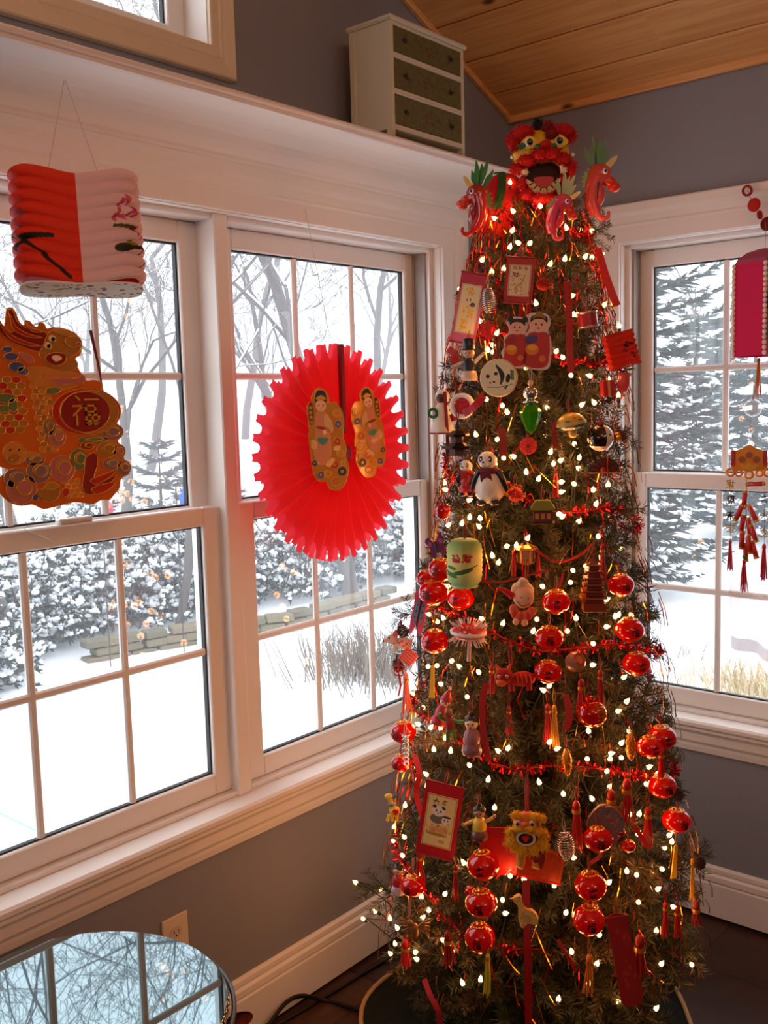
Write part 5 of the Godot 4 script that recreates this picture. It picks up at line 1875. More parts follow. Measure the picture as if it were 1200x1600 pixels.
func foil_strands():
	for c in 2:
		var t := thing("foil_strands", "thin %s foil strands scattered over the christmas tree, thickest near its top" % ["red", "gold"][c], "tinsel", TREE)
		var st := mk()
		for k in [620, 640][c]:
			var h := 1.98 - 0.30 * pow(rng.randf(), 1.2) if k < [300, 160][c] else rng.randf_range(0.22, 1.85)
			var a := 0.556 + rng.randf_range(-1.9, 1.9)
			var R := tree_r(h) * rng.randf_range(0.92, 1.06) + 0.004
			var p := Vector3(sin(a) * R, h, cos(a) * R)
			var out := Vector3(sin(a), 0, cos(a))
			var sd := Vector3(cos(a), 0, -sin(a))
			var d := (sd * rng.randfn() * 0.5 + Vector3(0, -1.0, 0) + out * 0.22).normalized()
			var ln := rng.randf_range(0.03, 0.085)
			var w := sd.rotated(Vector3.UP, rng.randf() * 2.0) * 0.0011
			var m := p + d * ln * 0.5 + out * 0.004
			var q := p + d * ln
			quad(st, p - w, p + w, m + w, m - w)
			quad(st, m - w, m + w, q + w, q - w)
		put("strand", st, mat([Color(0.80, 0.03, 0.05), Color(0.90, 0.62, 0.20)][c], 0.15, 0.9), t).set_meta("kind", "stuff")

func tree_skirt():
	var t := thing("tree_skirt", "dark green round tree skirt with cream edging lying on the tiles", "tree skirt", TREE + Vector3(-0.025, 0, 0.02))
	var st := mk()
	st.set_smooth_group(1)
	var n := 72
	var h := func(a: float, f: float) -> float: return 0.006 + 0.022 * (1.0 - f) + 0.010 * f * (0.5 + 0.5 * sin(a * 9.0 + 2.0 * sin(a * 2.0)))
	var pt := func(k: int, f: float, up := 0.0) -> Vector3:
		var a := TAU * k / n
		var R := 0.407 + 0.010 * sin(a * 5.0)
		return Vector3(sin(a) * R * f, h.call(a, f) + up, cos(a) * R * f)
	for k in n:
		for i in 8:
			quad(st, pt.call(k, 0.06 + i * 0.1175), pt.call(k + 1, 0.06 + i * 0.1175), pt.call(k + 1, 0.06 + (i + 1) * 0.1175), pt.call(k, 0.06 + (i + 1) * 0.1175))
	put("cloth", st, mat(Color(0.055, 0.09, 0.065), 0.95, 0.0, {"rim": 0.3}), t)
	st = mk()
	var ring := []
	for k in n + 1:
		ring.append(pt.call(k, 1.0, 0.002))
	tube(st, ring, 0.0065, -1, 6, false)
	put("edging", st, mat(Color(0.80, 0.66, 0.46), 0.9), t)
	# cream felt shapes sewn on the skirt
	for c in [[-0.13, 0.30, 0.5], [0.02, 0.36, -0.2]]:
		st = mk()
		ext(st, loop(P2([-0.07, -0.004, -0.04, 0.018, 0.0, 0.008, 0.03, 0.022, 0.07, 0.004, 0.05, -0.018, 0.0, -0.012, -0.03, -0.02]), 4), 0.003, Transform3D(Basis(Vector3.UP, c[2]) * Basis(Vector3.RIGHT, -PI / 2), Vector3(c[0], 0.020, c[1])))
		put("felt_leaf", st, mat(Color(0.78, 0.70, 0.52), 0.95), t)

# ---------------------------------------------------------------- ornaments on the tree

const CAM_YAW := 0.556

func face(at: Vector3, k := 0.6) -> float:
	return lerp_angle(atan2(at.x - TREE.x, at.z - TREE.z), CAM_YAW, k)

func orn(called: String, label: String, category: String, at: Vector3, k := 0.6, roll := 0.0, group := "") -> Node3D:
	var t := thing(called, label, category, at, 0.0, group)
	t.rotation = Vector3(0.0, face(at, k), roll)
	return t

func hang(t: Node3D, y: float, ln: float, c := Color(0.55, 0.04, 0.06), r := 0.0012):
	var st := mk()
	tube(st, [Vector3(-r, y, 0), Vector3(-0.003, y + ln * 0.5, -0.002), Vector3(0, y + ln, -0.012), Vector3(0.003, y + ln * 0.5, -0.002), Vector3(r, y, 0)], r, -1, 4, false)
	put("hanging_loop", st, mat(c, 0.6), t)

func sph(parent: Node, called: String, c: Vector3, r: Vector3, m: Material, seg := 16) -> MeshInstance3D:
	var st := mk()
	ball(st, c, r, seg, int(seg * 0.62))
	return put(called, st, m, parent)

func turned(parent: Node, called: String, prof: Array, m: Material, seg := 18, xf := Transform3D(), sm := 1) -> MeshInstance3D:
	var st := mk()
	var v := []
	for i in range(0, prof.size(), 2):
		v.append(Vector2(prof[i], prof[i + 1]))
	lathe(st, v, seg, xf, sm)
	return put(called, st, m, parent)

func limb(parent: Node, called: String, pts: Array, r0: float, r1: float, m: Material, seg := 8) -> MeshInstance3D:
	var st := mk()
	tube(st, spline(pts, 4), r0, r1, seg)
	return put(called, st, m, parent)

func fur(parent: Node, called: String, balls: Array, n: int, ln: float, m: Material) -> MeshInstance3D:
	var st := mk()
	for b in balls:
		ball(st, b[0], b[1] * 0.9, 12, 8)
		fuzz(st, b[0], b[1] * 0.85, n, ln, 0.0011)
	return put(called, st, m, parent)

func shiny(c: Color) -> StandardMaterial3D:
	return mat(c, 0.10, 0.0, {"coat": 1.0})

func cloth(c: Color) -> StandardMaterial3D:
	return mat(c, 0.9, 0.0, {"rim": 0.4})

# glossy red lantern ball with gold caps
func lantern_ball(at: Vector3, r: float, label: String, tail := "", squash := 0.82):
	var t := orn("lantern_ball", label, "lantern ornament", at, 0.5, rng.randf_range(-0.12, 0.12), "red lantern balls on the tree")
	var red := mat(Color(0.78, 0.035, 0.05), 0.09, 0.0, {"coat": 1.0, "back": Color(0.8, 0.05, 0.03)})
	var h := r * squash
	var g := sph(t, "globe", Vector3.ZERO, Vector3(r, h, r), red, 26)
	var st := mk()
	han_solid(st, "fu" if rng.randf() < 0.5 else "ji", Vector3(0, 0, r * 0.985), r * 0.62, r * 0.06, r * 0.04)
	put("lettering", st, mat(Color(0.20, 0.03, 0.05), 0.5), g)
	var au := mat(Color(0.90, 0.58, 0.20), 0.25, 0.7)
	st = mk()
	for k in 12:
		var a := TAU * k / 12
		ball(st, Vector3(cos(a) * r * 0.42, h * 0.90, sin(a) * r * 0.42), Vector3(r * 0.13, r * 0.07, r * 0.13), 7, 5)
	lathe(st, [Vector2(0, h * 1.12), Vector2(r * 0.16, h * 1.10), Vector2(r * 0.20, h * 0.98), Vector2(r * 0.46, h * 0.88)], 18)
	put("top_cap", st, au, t)
	turned(t, "bottom_cap", [r * 0.36, -h * 0.92, r * 0.30, -h * 1.02, r * 0.10, -h * 1.06, 0.0, -h * 1.06], au)
	hang(t, h * 1.1, r * 0.9)
	if tail == "yellow":
		limb(t, "cord", [Vector3(0, -h, 0), Vector3(0, -h - 0.03, 0.004)], 0.001, 0.001, mat(Color(0.7, 0.5, 0.1), 0.6), 4)
		st = mk()
		ext(st, PackedVector2Array([Vector2(-0.0035, 0), Vector2(0.0035, 0), Vector2(0.007, -0.072), Vector2(-0.006, -0.074)]), 0.003, Transform3D(Basis(), Vector3(0, -h - 0.028, 0.003)))
		put("tassel", st, mat(Color(0.90, 0.66, 0.08), 0.6, 0.0, {"rim": 0.5}), t)
	elif tail == "red":
		tassel(t, Vector3(0, -h * 1.05, 0), 0.06, 0.006, Color(0.72, 0.05, 0.06))

func ribbon(pts: Array, w: float, c: Color, label: String, called := "ribbon"):
	var t := thing(called, label, "ribbon", pts[0])
	var st := mk()
	var sp := spline(pts, 5)
	var view := Vector3(sin(CAM_YAW), 0.1, cos(CAM_YAW))
	for i in sp.size() - 1:
		var a: Vector3 = sp[i] - pts[0]
		var b: Vector3 = sp[i + 1] - pts[0]
		var s := (b - a).cross(view).normalized() * w * 0.5
		var d := view * 0.0008
		quad(st, a - s + d, a + s + d, b + s + d, b - s + d)
		quad(st, a - s - d, b - s - d, b + s - d, a + s - d)
		quad(st, a - s - d, a - s + d, b - s + d, b - s - d)
		quad(st, a + s - d, b + s - d, b + s + d, a + s + d)
	put("strip", st, mat(c, 0.55, 0.0, {"rim": 0.5, "back": c.darkened(0.4)}), t)

func tassel_thing(at: Vector3, ln: float, r: float, c: Color, label: String):
	var t := orn("tassel", label, "tassel", at, 0.6)
	tassel(t, Vector3.ZERO, ln, r, c, "knot")
	turned(t, "binding", [r * 0.9, -r * 1.7, r * 0.95, -r * 2.2, r * 0.85, -r * 2.6], mat(Color(0.85, 0.6, 0.2), 0.3, 0.6), 10)
	hang(t, 0.0, 0.035, c.darkened(0.2), 0.0009)

func scroll_card(at: Vector3, w: float, h: float, roll: float, k: float, border: Color, im: Image, label: String):
	var t := orn("hanging_scroll", label, "hanging scroll", at, k, roll)
	var st := mk()
	ext(st, rect(w, h), 0.0016)
	put("card", st, mat(border, 0.4, 0.0, {"coat": 0.3, "back": border.darkened(0.3)}), t)
	st = mk()
	ext(st, rect(w * 0.78, h * 0.70, 0, -h * 0.01), 0.0006, Transform3D(), 0.0016)
	put("picture", st, mat(Color.WHITE, 0.5, 0.0, {"tex": tex(im), "back": Color(0.3, 0.25, 0.2)}), t)
	for y in [-h / 2, h / 2]:
		st = mk()
		tube(st, [Vector3(-w * 0.52, y, 0.001), Vector3(w * 0.52, y, 0.001)], 0.0022, -1, 6)
		put("rod", st, mat(border.darkened(0.25), 0.5), t)
	hang(t, h / 2, 0.03)

func child_cutout(t: Node3D, x: float, y: float, s: float, girl: bool):
	var S := func(a: Array) -> PackedVector2Array:
		var o := []
		for i in range(0, a.size(), 2):
			o.append(Vector2(x + a[i] * 0.001 * s, y + a[i + 1] * 0.001 * s))
		return loop(o, 3)
	var O := func(px, py, rx, ry): return oval(rx * 0.001 * s, ry * 0.001 * s, x + px * 0.001 * s, y + py * 0.001 * s, 16)
	var skin := mat(Color(0.93, 0.70, 0.58), 0.5, 0.0, {"coat": 0.3})
	var hair := mat(Color(0.08, 0.05, 0.04), 0.4)
	var red := mat(Color(0.72, 0.10, 0.09), 0.4, 0.0, {"coat": 0.4})
	var body := plate(t, "card", S.call([-22, 58, -26, 48, -18, 30, -24, 18, -30, 8, -28, -10, -34, -24, -28, -38, -30, -50, 0, -58, 26, -54, 30, -30, 28, 4, 20, 24, 24, 38, 20, 54, 8, 60, -8, 60]), 0.0014, 0.0, mat(Color(0.85, 0.80, 0.76), 0.3, 0.2))
	plate(body, "robe", S.call([-18, 18, 18, 20, 25, 0, 26, -32, 20, -50, -4, -54, -26, -46, -26, -26, -24, -4]), 0.002, 0.0014, red)
	plate(body, "sleeve", S.call([-24, 10, -4, 14, 0, 4, -12, -4, -26, -2]), 0.0022, 0.002, mat(Color(0.30, 0.22, 0.40) if not girl else Color(0.62, 0.10, 0.12), 0.5))
	plate(body, "gold_drum", O.call(-10, -16, 14, 12), 0.0026, 0.002, mat(Color(0.88, 0.50, 0.12), 0.3, 0.3, {"coat": 0.5}))
	plate(body, "gold_drum_top", O.call(-10, -12, 11, 6), 0.001, 0.0046, mat(Color(0.95, 0.66, 0.25), 0.3, 0.3))
	plate(body, "pattern", O.call(12, -34, 7, 7), 0.001, 0.0034, mat(Color(0.85, 0.45, 0.15), 0.4))
	var hd := plate(body, "head", O.call(0, 36, 17, 17), 0.003, 0.0014, skin)
	plate(body, "hair", S.call([-17, 40, -16, 52, 0, 56, 16, 52, 17, 40, 8, 47, -8, 47]), 0.0034, 0.0016, hair)
	if girl:
		for e in [-17, 17]:
			plate(body, "hair_bun", O.call(e, 54, 7, 7), 0.003, 0.0016, hair)
	else:
		plate(body, "cap", S.call([-14, 48, 0, 64, 14, 48, 0, 52]), 0.003, 0.004, mat(Color(0.55, 0.40, 0.15), 0.4, 0.3))
	# eyes and mouth
	for e in [-6, 6]:
		plate(body, "eye", O.call(e, 36, 2, 2.6), 0.0006, 0.0044, hair)
	plate(body, "mouth", O.call(0, 28, 3, 1.4), 0.0006, 0.0044, red)

# a small glass dragon: rearing pink neck, snout, spiny ruff and leafy crest
func glass_dragon(at: Vector3, s: float, k: float, flip: float, label: String, col: Color, tilt := 0.0):
	var t := orn("glass_dragon", label, "dragon ornament", at, k, tilt)
	t.scale = Vector3(s * flip, s, s)
	var pk := mat(col, 0.22, 0.0, {"coat": 0.8, "back": col})
	var st := mk()
	tube(st, spline([Vector3(-0.004, -0.055, 0), Vector3(-0.014, -0.03, 0), Vector3(-0.010, 0.0, 0), Vector3(0.0, 0.022, 0)], 5), 0.013, 0.020, 12)
	ball(st, Vector3(0.004, 0.026, 0), Vector3(0.025, 0.022, 0.019), 16, 10)
	ball(st, Vector3(0.000, -0.016, 0), Vector3(0.016, 0.026, 0.015), 14, 9)
	put("head_and_neck", st, pk, t)
	st = mk()
	ball(st, Vector3(0.024, 0.010, 0), Vector3(0.018, 0.012, 0.012), 12, 8, Basis(Vector3(0, 0, 1), -0.5))
	ball(st, Vector3(0.034, -0.002, 0), Vector3(0.014, 0.011, 0.012), 12, 8)
	put("snout", st, mat(Color(0.86, 0.22, 0.14), 0.25, 0.0, {"coat": 0.8, "back": Color(0.7, 0.1, 0.05)}), t)
	for z in [-1, 1]:
		sph(t, "eye", Vector3(0.012, 0.028, 0.0165 * z), Vector3(0.006, 0.0065, 0.004), mat(Color(0.90, 0.92, 0.95), 0.15), 10)
		sph(t, "pupil", Vector3(0.013, 0.028, 0.0200 * z), Vector3(0.0032, 0.004, 0.002), mat(Color(0.08, 0.15, 0.45), 0.1), 8)
	var gr := mat(Color(0.20, 0.48, 0.24), 0.2, 0.0, {"coat": 0.8, "back": Color(0.15, 0.4, 0.15)})
	st = mk()
	for p in [[0.000, 0.045, -0.10, 0.050], [-0.010, 0.040, 0.35, 0.046], [0.010, 0.044, -0.45, 0.036], [-0.002, 0.046, 0.12, 0.060], [0.004, 0.046, -0.25, 0.055]]:
		var q := Transform3D(Basis(Vector3(0, 0, 1), p[2]), Vector3(p[0], p[1], rng.randf_range(-0.006, 0.006)))
		ext(st, loop(P2([0, -0.006, 0.006, p[3] * 0.4, 0.003, p[3] * 0.75, -0.001, p[3], -0.006, p[3] * 0.6, -0.005, p[3] * 0.3]), 3), 0.0022, q)
	put("crest", st, gr, t)
	st = mk()
	ext(st, loop(P2([0.012, 0.040, 0.030, 0.058, 0.042, 0.062, 0.034, 0.046, 0.020, 0.034]), 3), 0.003, Transform3D(Basis(), Vector3(0, 0, -0.001)))
	put("horn", st, mat(Color(0.86, 0.74, 0.35), 0.25, 0.0, {"coat": 0.8, "back": Color(0.5, 0.4, 0.1)}), t)
	st = mk()
	var ru := []
	for i in 11:
		var a := 1.75 + 1.7 * i / 10.0
		var rr := 0.034 if i % 2 == 0 else 0.027
		ru.append(Vector2(cos(a) * rr - 0.004, sin(a) * rr + 0.010))
	ru.append(Vector2(-0.006, -0.004))
	ru.append(Vector2(0.0, 0.026))
	ext(st, PackedVector2Array(ru), 0.003, Transform3D(Basis(), Vector3(0, 0, -0.0015)))
	put("ruff", st, mat(Color(0.42, 0.55, 0.24), 0.25, 0.0, {"coat": 0.8, "back": Color(0.3, 0.4, 0.1)}), t)
	st = mk()
	tube(st, spline([Vector3(-0.002, 0.006, 0.0185), Vector3(-0.003, -0.012, 0.0165), Vector3(-0.004, -0.028, 0.0155)], 4), 0.0018, 0.0012, 5)
	put("cheek_line", st, mat(Color(0.16, 0.06, 0.30), 0.3), t)
	limb(t, "tail_curl", [Vector3(-0.004, -0.05, 0), Vector3(0.006, -0.066, 0.004), Vector3(0.020, -0.064, 0.006), Vector3(0.022, -0.052, 0.004)], 0.008, 0.003, pk, 8)

func lion_head(at: Vector3):
	var t := orn("lion_dance_head", "red and yellow furry lion dance head crowning the christmas tree", "tree topper", at, 1.0)
	t.rotation.y = CAM_YAW + 0.08
	var red := cloth(Color(0.72, 0.03, 0.03))
	var dred := cloth(Color(0.50, 0.02, 0.03))
	var yel := mat(Color(0.86, 0.66, 0.06), 0.6, 0.0, {"rim": 0.4})
	var st := mk()
	ball(st, Vector3(0, 0.05, -0.02), Vector3(0.062, 0.052, 0.055), 20, 12)
	put("skull", st, yel, t)
	# fluffy brows, top and jaw rims
	fur(t, "brow_fur", [[Vector3(-0.042, 0.083, 0.022), Vector3(0.026, 0.018, 0.018)], [Vector3(-0.060, 0.070, 0.008), Vector3(0.018, 0.022, 0.018)], [Vector3(0.042, 0.083, 0.022), Vector3(0.026, 0.016, 0.018)], [Vector3(0.058, 0.076, 0.010), Vector3(0.016, 0.016, 0.016)]], 240, 0.010, red)
	fur(t, "lip_fur", [[Vector3(-0.055, 0.006, 0.030), Vector3(0.018, 0.014, 0.016)], [Vector3(-0.036, 0.020, 0.046), Vector3(0.020, 0.013, 0.014)], [Vector3(-0.010, 0.030, 0.054), Vector3(0.020, 0.012, 0.013)], [Vector3(0.018, 0.030, 0.054), Vector3(0.020, 0.012, 0.013)], [Vector3(0.042, 0.020, 0.046), Vector3(0.018, 0.013, 0.014)], [Vector3(0.058, 0.004, 0.032), Vector3(0.015, 0.018, 0.016)]], 200, 0.009, red)
	fur(t, "jaw_fur", [[Vector3(-0.044, -0.028, 0.030), Vector3(0.013, 0.018, 0.014)], [Vector3(-0.034, -0.050, 0.036), Vector3(0.016, 0.014, 0.014)], [Vector3(-0.012, -0.060, 0.042), Vector3(0.018, 0.012, 0.014)], [Vector3(0.012, -0.060, 0.042), Vector3(0.018, 0.012, 0.014)], [Vector3(0.034, -0.050, 0.036), Vector3(0.016, 0.014, 0.014)], [Vector3(0.044, -0.026, 0.032), Vector3(0.013, 0.020, 0.014)]], 200, 0.009, red)
	# open mouth
	plate(t, "mouth_lining", oval(0.046, 0.034, 0, -0.012, 24), 0.004, 0.018, mat(Color(0.20, 0.10, 0.04), 0.8))
	var jw := plate(t, "lower_lip", loop(P2([-0.038, -0.018, -0.026, -0.042, 0.0, -0.052, 0.026, -0.042, 0.038, -0.018, 0.020, -0.026, 0.0, -0.028, -0.020, -0.026]), 4), 0.006, 0.034, mat(Color(0.90, 0.80, 0.58), 0.7))
	plate(jw, "tongue", loop(P2([-0.020, -0.016, 0.020, -0.016, 0.014, -0.032, 0.0, -0.038, -0.014, -0.032]), 4), 0.005, 0.038, mat(Color(0.70, 0.06, 0.05), 0.5))
	st = mk()
	for k in 6:
		var a := -2.6 + 2.06 * k / 5.0
		tube(st, [Vector3(cos(a) * 0.026, sin(a) * 0.020 - 0.016, 0.041), Vector3(cos(a) * 0.036, sin(a) * 0.028 - 0.016, 0.041)], 0.0014, -1, 5)
	put("lip_stripe", st, mat(Color(0.25, 0.12, 0.05), 0.8), jw)
	fur(t, "muzzle_trim", [[Vector3(-0.040, -0.004, 0.046), Vector3(0.007, 0.006, 0.005)], [Vector3(0.042, -0.004, 0.046), Vector3(0.007, 0.006, 0.005)]], 60, 0.005, mat(Color(0.92, 0.82, 0.70), 0.9))
	# eyes, nose, cheeks
	for x in [-0.030, 0.034]:
		plate(t, "eye_patch", loop(P2([x - 0.020, 0.056, x, 0.074, x + 0.020, 0.058, x, 0.046]), 4), 0.006, 0.030, mat(Color(0.86, 0.74, 0.08), 0.5))
		sph(t, "eye", Vector3(x, 0.060, 0.036), Vector3(0.0095, 0.0092, 0.006), mat(Color(0.92, 0.9, 0.86), 0.15), 12)
		sph(t, "pupil", Vector3(x + 0.001, 0.060, 0.040), Vector3(0.0072, 0.0072, 0.004), shiny(Color(0.03, 0.02, 0.03)), 10)
	sph(t, "nose", Vector3(0.004, 0.050, 0.048), Vector3(0.014, 0.010, 0.010), red, 12)
	for x in [-0.013, 0.021]:
		sph(t, "nostril_bead", Vector3(x, 0.046, 0.050), Vector3(0.008, 0.007, 0.006), mat(Color(0.10, 0.38, 0.16), 0.4), 10)
	for k in 5:
		limb(t, "cheek_stripe", [Vector3(-0.064 + k * 0.005, 0.028, 0.016 + k * 0.004), Vector3(-0.060 + k * 0.005, 0.012, 0.020 + k * 0.004)], 0.0024, 0.0016, yel if k % 2 else mat(Color(0.85, 0.35, 0.05), 0.5), 6)
	plate(t, "cheek_leaf", loop(P2([-0.056, 0.054, -0.044, 0.060, -0.036, 0.052, -0.048, 0.046]), 3), 0.003, 0.034, mat(Color(0.08, 0.36, 0.14), 0.6))
	for x in [-1, 1]:
		sph(t, "cheek_pearl", Vector3(0.066 * x, 0.036, 0.012), Vector3(0.004, 0.004, 0.004), mat(Color(0.92, 0.90, 0.88), 0.2), 8)
	fur(t, "crest_pompom", [[Vector3(-0.008, 0.100, 0.005), Vector3(0.014, 0.016, 0.013)]], 160, 0.008, mat(Color(0.04, 0.03, 0.03), 0.9))
	fur(t, "horn_pompom", [[Vector3(0.012, 0.094, 0.018), Vector3(0.015, 0.015, 0.013)], [Vector3(0.018, 0.075, 0.036), Vector3(0.014, 0.012, 0.011)]], 160, 0.007, dred)
	# the cloth back with its green stripe falling over the tree's left shoulder
	sph(t, "cape", Vector3(-0.082, -0.040, -0.030), Vector3(0.052, 0.052, 0.046), cloth(Color(0.74, 0.03, 0.05)), 22)
	sph(t, "cape_tail", Vector3(-0.100, -0.085, -0.040), Vector3(0.036, 0.045, 0.036), cloth(Color(0.74, 0.03, 0.05)), 18)
	st = mk()
	for i in 12:
		var a0 := -0.2 + i * 0.20
		var p := func(a: float, w: float) -> Vector3: return Vector3(-0.082 + w - 0.018 * (1.0 - cos(a - 0.9)), -0.040, -0.030) + Vector3(0.0, cos(a) * 0.054, sin(a) * 0.049)
		quad(st, p.call(a0, -0.014), p.call(a0, 0.004), p.call(a0 + 0.20, 0.004), p.call(a0 + 0.20, -0.014))
	put("cape_stripe", st, cloth(Color(0.10, 0.30, 0.12)), t)

func panda_disc(at: Vector3):
	var t := orn("panda_disc", "round cream disc painted with a panda face and bamboo hanging below the children card", "disc ornament", at, 0.75, 0.1)
	var im := canvas(128, 128, Color(0.90, 0.84, 0.66))
	var bk := Color(0.05, 0.05, 0.06)
	dab(im, 26, 54, 7, 7, bk)
	dab(im, 56, 48, 7, 6, bk)
	dab(im, 32, 78, 3.5, 3.5, bk)
	dab(im, 46, 77, 4, 4, bk)
	for k in 10:
		var f := k / 9.0
		dab(im, 62 + 16 * sin(f * 2.6), 22 + 62 * f, 3 + 6 * sin(f * 3.1), 6, bk)
	dab(im, 98, 70, 8, 16, bk, 0.3)
	stroke(im, [Vector2(20, 92), Vector2(60, 98), Vector2(110, 94)], 1.2, Color(0.3, 0.3, 0.15))
	for s in [[112, 44, 110, 74], [118, 46, 116, 76]]:
		stroke(im, [Vector2(s[0], s[1]), Vector2(s[2], s[3])], 3.0, Color(0.35, 0.42, 0.18))
	dab(im, 90, 98, 3, 6, bk, 0.6)
	dab(im, 84, 104, 3, 5, bk, -0.4)
	var st := mk()
	lathe(st, [Vector2(0, -0.004), Vector2(0.038, -0.004), Vector2(0.040, 0.0), Vector2(0.038, 0.004), Vector2(0, 0.004)], 32, Transform3D(Basis(Vector3.RIGHT, PI / 2), Vector3.ZERO))
	put("disc", st, mat(Color(0.82, 0.72, 0.52), 0.5), t)
	plate(t, "painted_face", oval(0.037, 0.037, 0, 0, 32), 0.0008, 0.004, mat(Color.WHITE, 0.45, 0.0, {"tex": tex(im)}))
	hang(t, 0.039, 0.05, Color(0.6, 0.05, 0.06), 0.002)

func green_drop(at: Vector3):
	var t := orn("glass_drop", "faceted emerald green glass drop below a silver ball with a pearl cap", "glass ornament", at, 0.6)
	turned(t, "crystal", [0.0, -0.036, 0.010, -0.028, 0.021, 0.0, 0.023, 0.012, 0.014, 0.024, 0.006, 0.030, 0.0, 0.030], mat(Color(0.22, 0.52, 0.06), 0.06, 0.25, {"coat": 1.0, "back": Color(0.2, 0.6, 0.05)}), 8, Transform3D(), -1)
	var sil := mat(Color(0.80, 0.77, 0.74), 0.14, 0.9)
	sph(t, "silver_ball", Vector3(0, 0.050, 0), Vector3(0.016, 0.015, 0.016), sil, 16)
	turned(t, "silver_skirt", [0.005, 0.040, 0.014, 0.034, 0.016, 0.031, 0.006, 0.030], sil)
	sph(t, "pearl", Vector3(0, 0.071, 0), Vector3(0.006, 0.007, 0.006), mat(Color(0.85, 0.72, 0.62), 0.2, 0.3), 10)
	hang(t, 0.076, 0.03, Color(0.7, 0.7, 0.7), 0.0006)

func pagoda(at: Vector3, s: float, tiers: int, seg: int, m: Material, m2: Material, label: String, called: String, taper := 0.86, k := 0.6):
	var t := orn(called, label, "pagoda ornament", at, k)
	t.scale = Vector3.ONE * s
	var y := 0.0
	var r := 0.024
	var rot := Transform3D(Basis(Vector3.UP, PI / seg), Vector3.ZERO)
	for i in tiers:
		var o := turned(t, "storey", [0.0, y, r * 0.66, y, r * 0.62, y + 0.013, 0.0, y + 0.013], m2, seg, rot, -1)
		turned(o, "eave", [r * 0.62, y + 0.011, r * 1.16, y + 0.0125, r * 1.22, y + 0.0165, r * 0.80, y + 0.0165, r * 0.56, y + 0.022, 0.0, y + 0.022], m, seg, rot, -1)
		y += 0.021
		r *= taper
	turned(t, "spire", [r * 0.4, y, 0.003, y + 0.004, 0.0045, y + 0.009, 0.002, y + 0.014, 0.0, y + 0.024], m, 8)
	hang(t, y + 0.02, 0.03)

func coil_ornament(at: Vector3, s: float, label: String):
	var t := orn("coil_lantern", label, "wire ornament", at, 0.6, 0.08, "silver coil lanterns on the tree")
	var st := mk()
	var pts := []
	for i in 12 * 16 + 1:
		var a := TAU * i / 16.0
		var f := i / (12.0 * 16.0)
		var r := (0.012 + 0.010 * sin(PI * f)) * s
		pts.append(Vector3(cos(a) * r, (0.5 - f) * 0.062 * s, sin(a) * r))
	tube(st, pts, 0.0016 * s, -1, 6)
	put("coil", st, mat(Color(0.80, 0.78, 0.78), 0.12, 0.95), t)
	for y in [-0.032, 0.032]:
		turned(t, "end_disc", [0, y * s - 0.001, 0.012 * s, y * s - 0.001, 0.012 * s, y * s + 0.001, 0, y * s + 0.001], mat(Color(0.7, 0.68, 0.66), 0.2, 0.9))
	hang(t, 0.033 * s, 0.03, Color(0.7, 0.7, 0.7), 0.0006)

# a small turned wooden figure: base, body, head and hair or hat
func peg_figure(called: String, at: Vector3, label: String, s: float, body: Color, base: Color, skin: Color, hair: Color, hat := "", arms := Color(0, 0, 0, 0), roll := 0.0):
	var t := orn(called, label, "figurine", at, 0.7, roll)
	t.scale = Vector3.ONE * s
	turned(t, "base", [0.0, -0.034, 0.019, -0.034, 0.020, -0.026, 0.016, -0.012, 0.0, -0.012], mat(base, 0.5, 0.0, {"coat": 0.3}))
	turned(t, "body", [0.015, -0.014, 0.0165, -0.004, 0.014, 0.010, 0.008, 0.018, 0.0, 0.018], mat(body, 0.5, 0.0, {"coat": 0.3}))
	sph(t, "head", Vector3(0, 0.029, 0), Vector3(0.0135, 0.0135, 0.0135), mat(skin, 0.45, 0.0, {"coat": 0.3}), 16)
	for x in [-0.0048, 0.0048]:
		sph(t, "eye", Vector3(x, 0.029, 0.0128), Vector3(0.0015, 0.0018, 0.001), mat(Color(0.05, 0.04, 0.04), 0.3), 8)
	sph(t, "mouth", Vector3(0, 0.0225, 0.012), Vector3(0.0024, 0.0010, 0.001), mat(Color(0.65, 0.10, 0.10), 0.4), 8)
	var hm := mat(hair, 0.5, 0.0, {"coat": 0.3})
	if hat == "hair":
		var st := mk()
		ball(st, Vector3(0, 0.0335, -0.002), Vector3(0.0145, 0.0115, 0.0140), 16, 10)
		ball(st, Vector3(0, 0.046, -0.002), Vector3(0.006, 0.005, 0.006), 10, 6)
		put("hair", st, hm, t)
	elif hat == "cone":
		turned(t, "hat", [0.0145, 0.033, 0.013, 0.040, 0.006, 0.055, 0.0, 0.066], hm)
		fur(t, "hat_pompom", [[Vector3(0, 0.066, 0), Vector3(0.004, 0.004, 0.004)]], 40, 0.003, mat(Color(0.9, 0.88, 0.85), 0.9))
	elif hat == "tall":
		turned(t, "hat", [0.0, 0.036, 0.0135, 0.036, 0.0145, 0.040, 0.014, 0.058, 0.011, 0.063, 0.0, 0.064], hm)
	elif hat == "hood":
		var st := mk()
		ball(st, Vector3(0, 0.031, -0.003), Vector3(0.0165, 0.0165, 0.0145), 16, 10)
		put("hood", st, hm, t)
	if arms.a > 0.0:
		for x in [-1, 1]:
			limb(t, "arm", [Vector3(0.013 * x, 0.008, 0), Vector3(0.024 * x, 0.010 + 0.006 * x, 0.006), Vector3(0.034 * x, 0.012 + 0.012 * x, 0.008)], 0.0045, 0.0035, mat(arms, 0.6))
			sph(t, "hand", Vector3(0.036 * x, 0.013 + 0.013 * x, 0.008), Vector3(0.0045, 0.0045, 0.0045), mat(skin, 0.5), 8)
	hang(t, 0.044, 0.04)
	return t

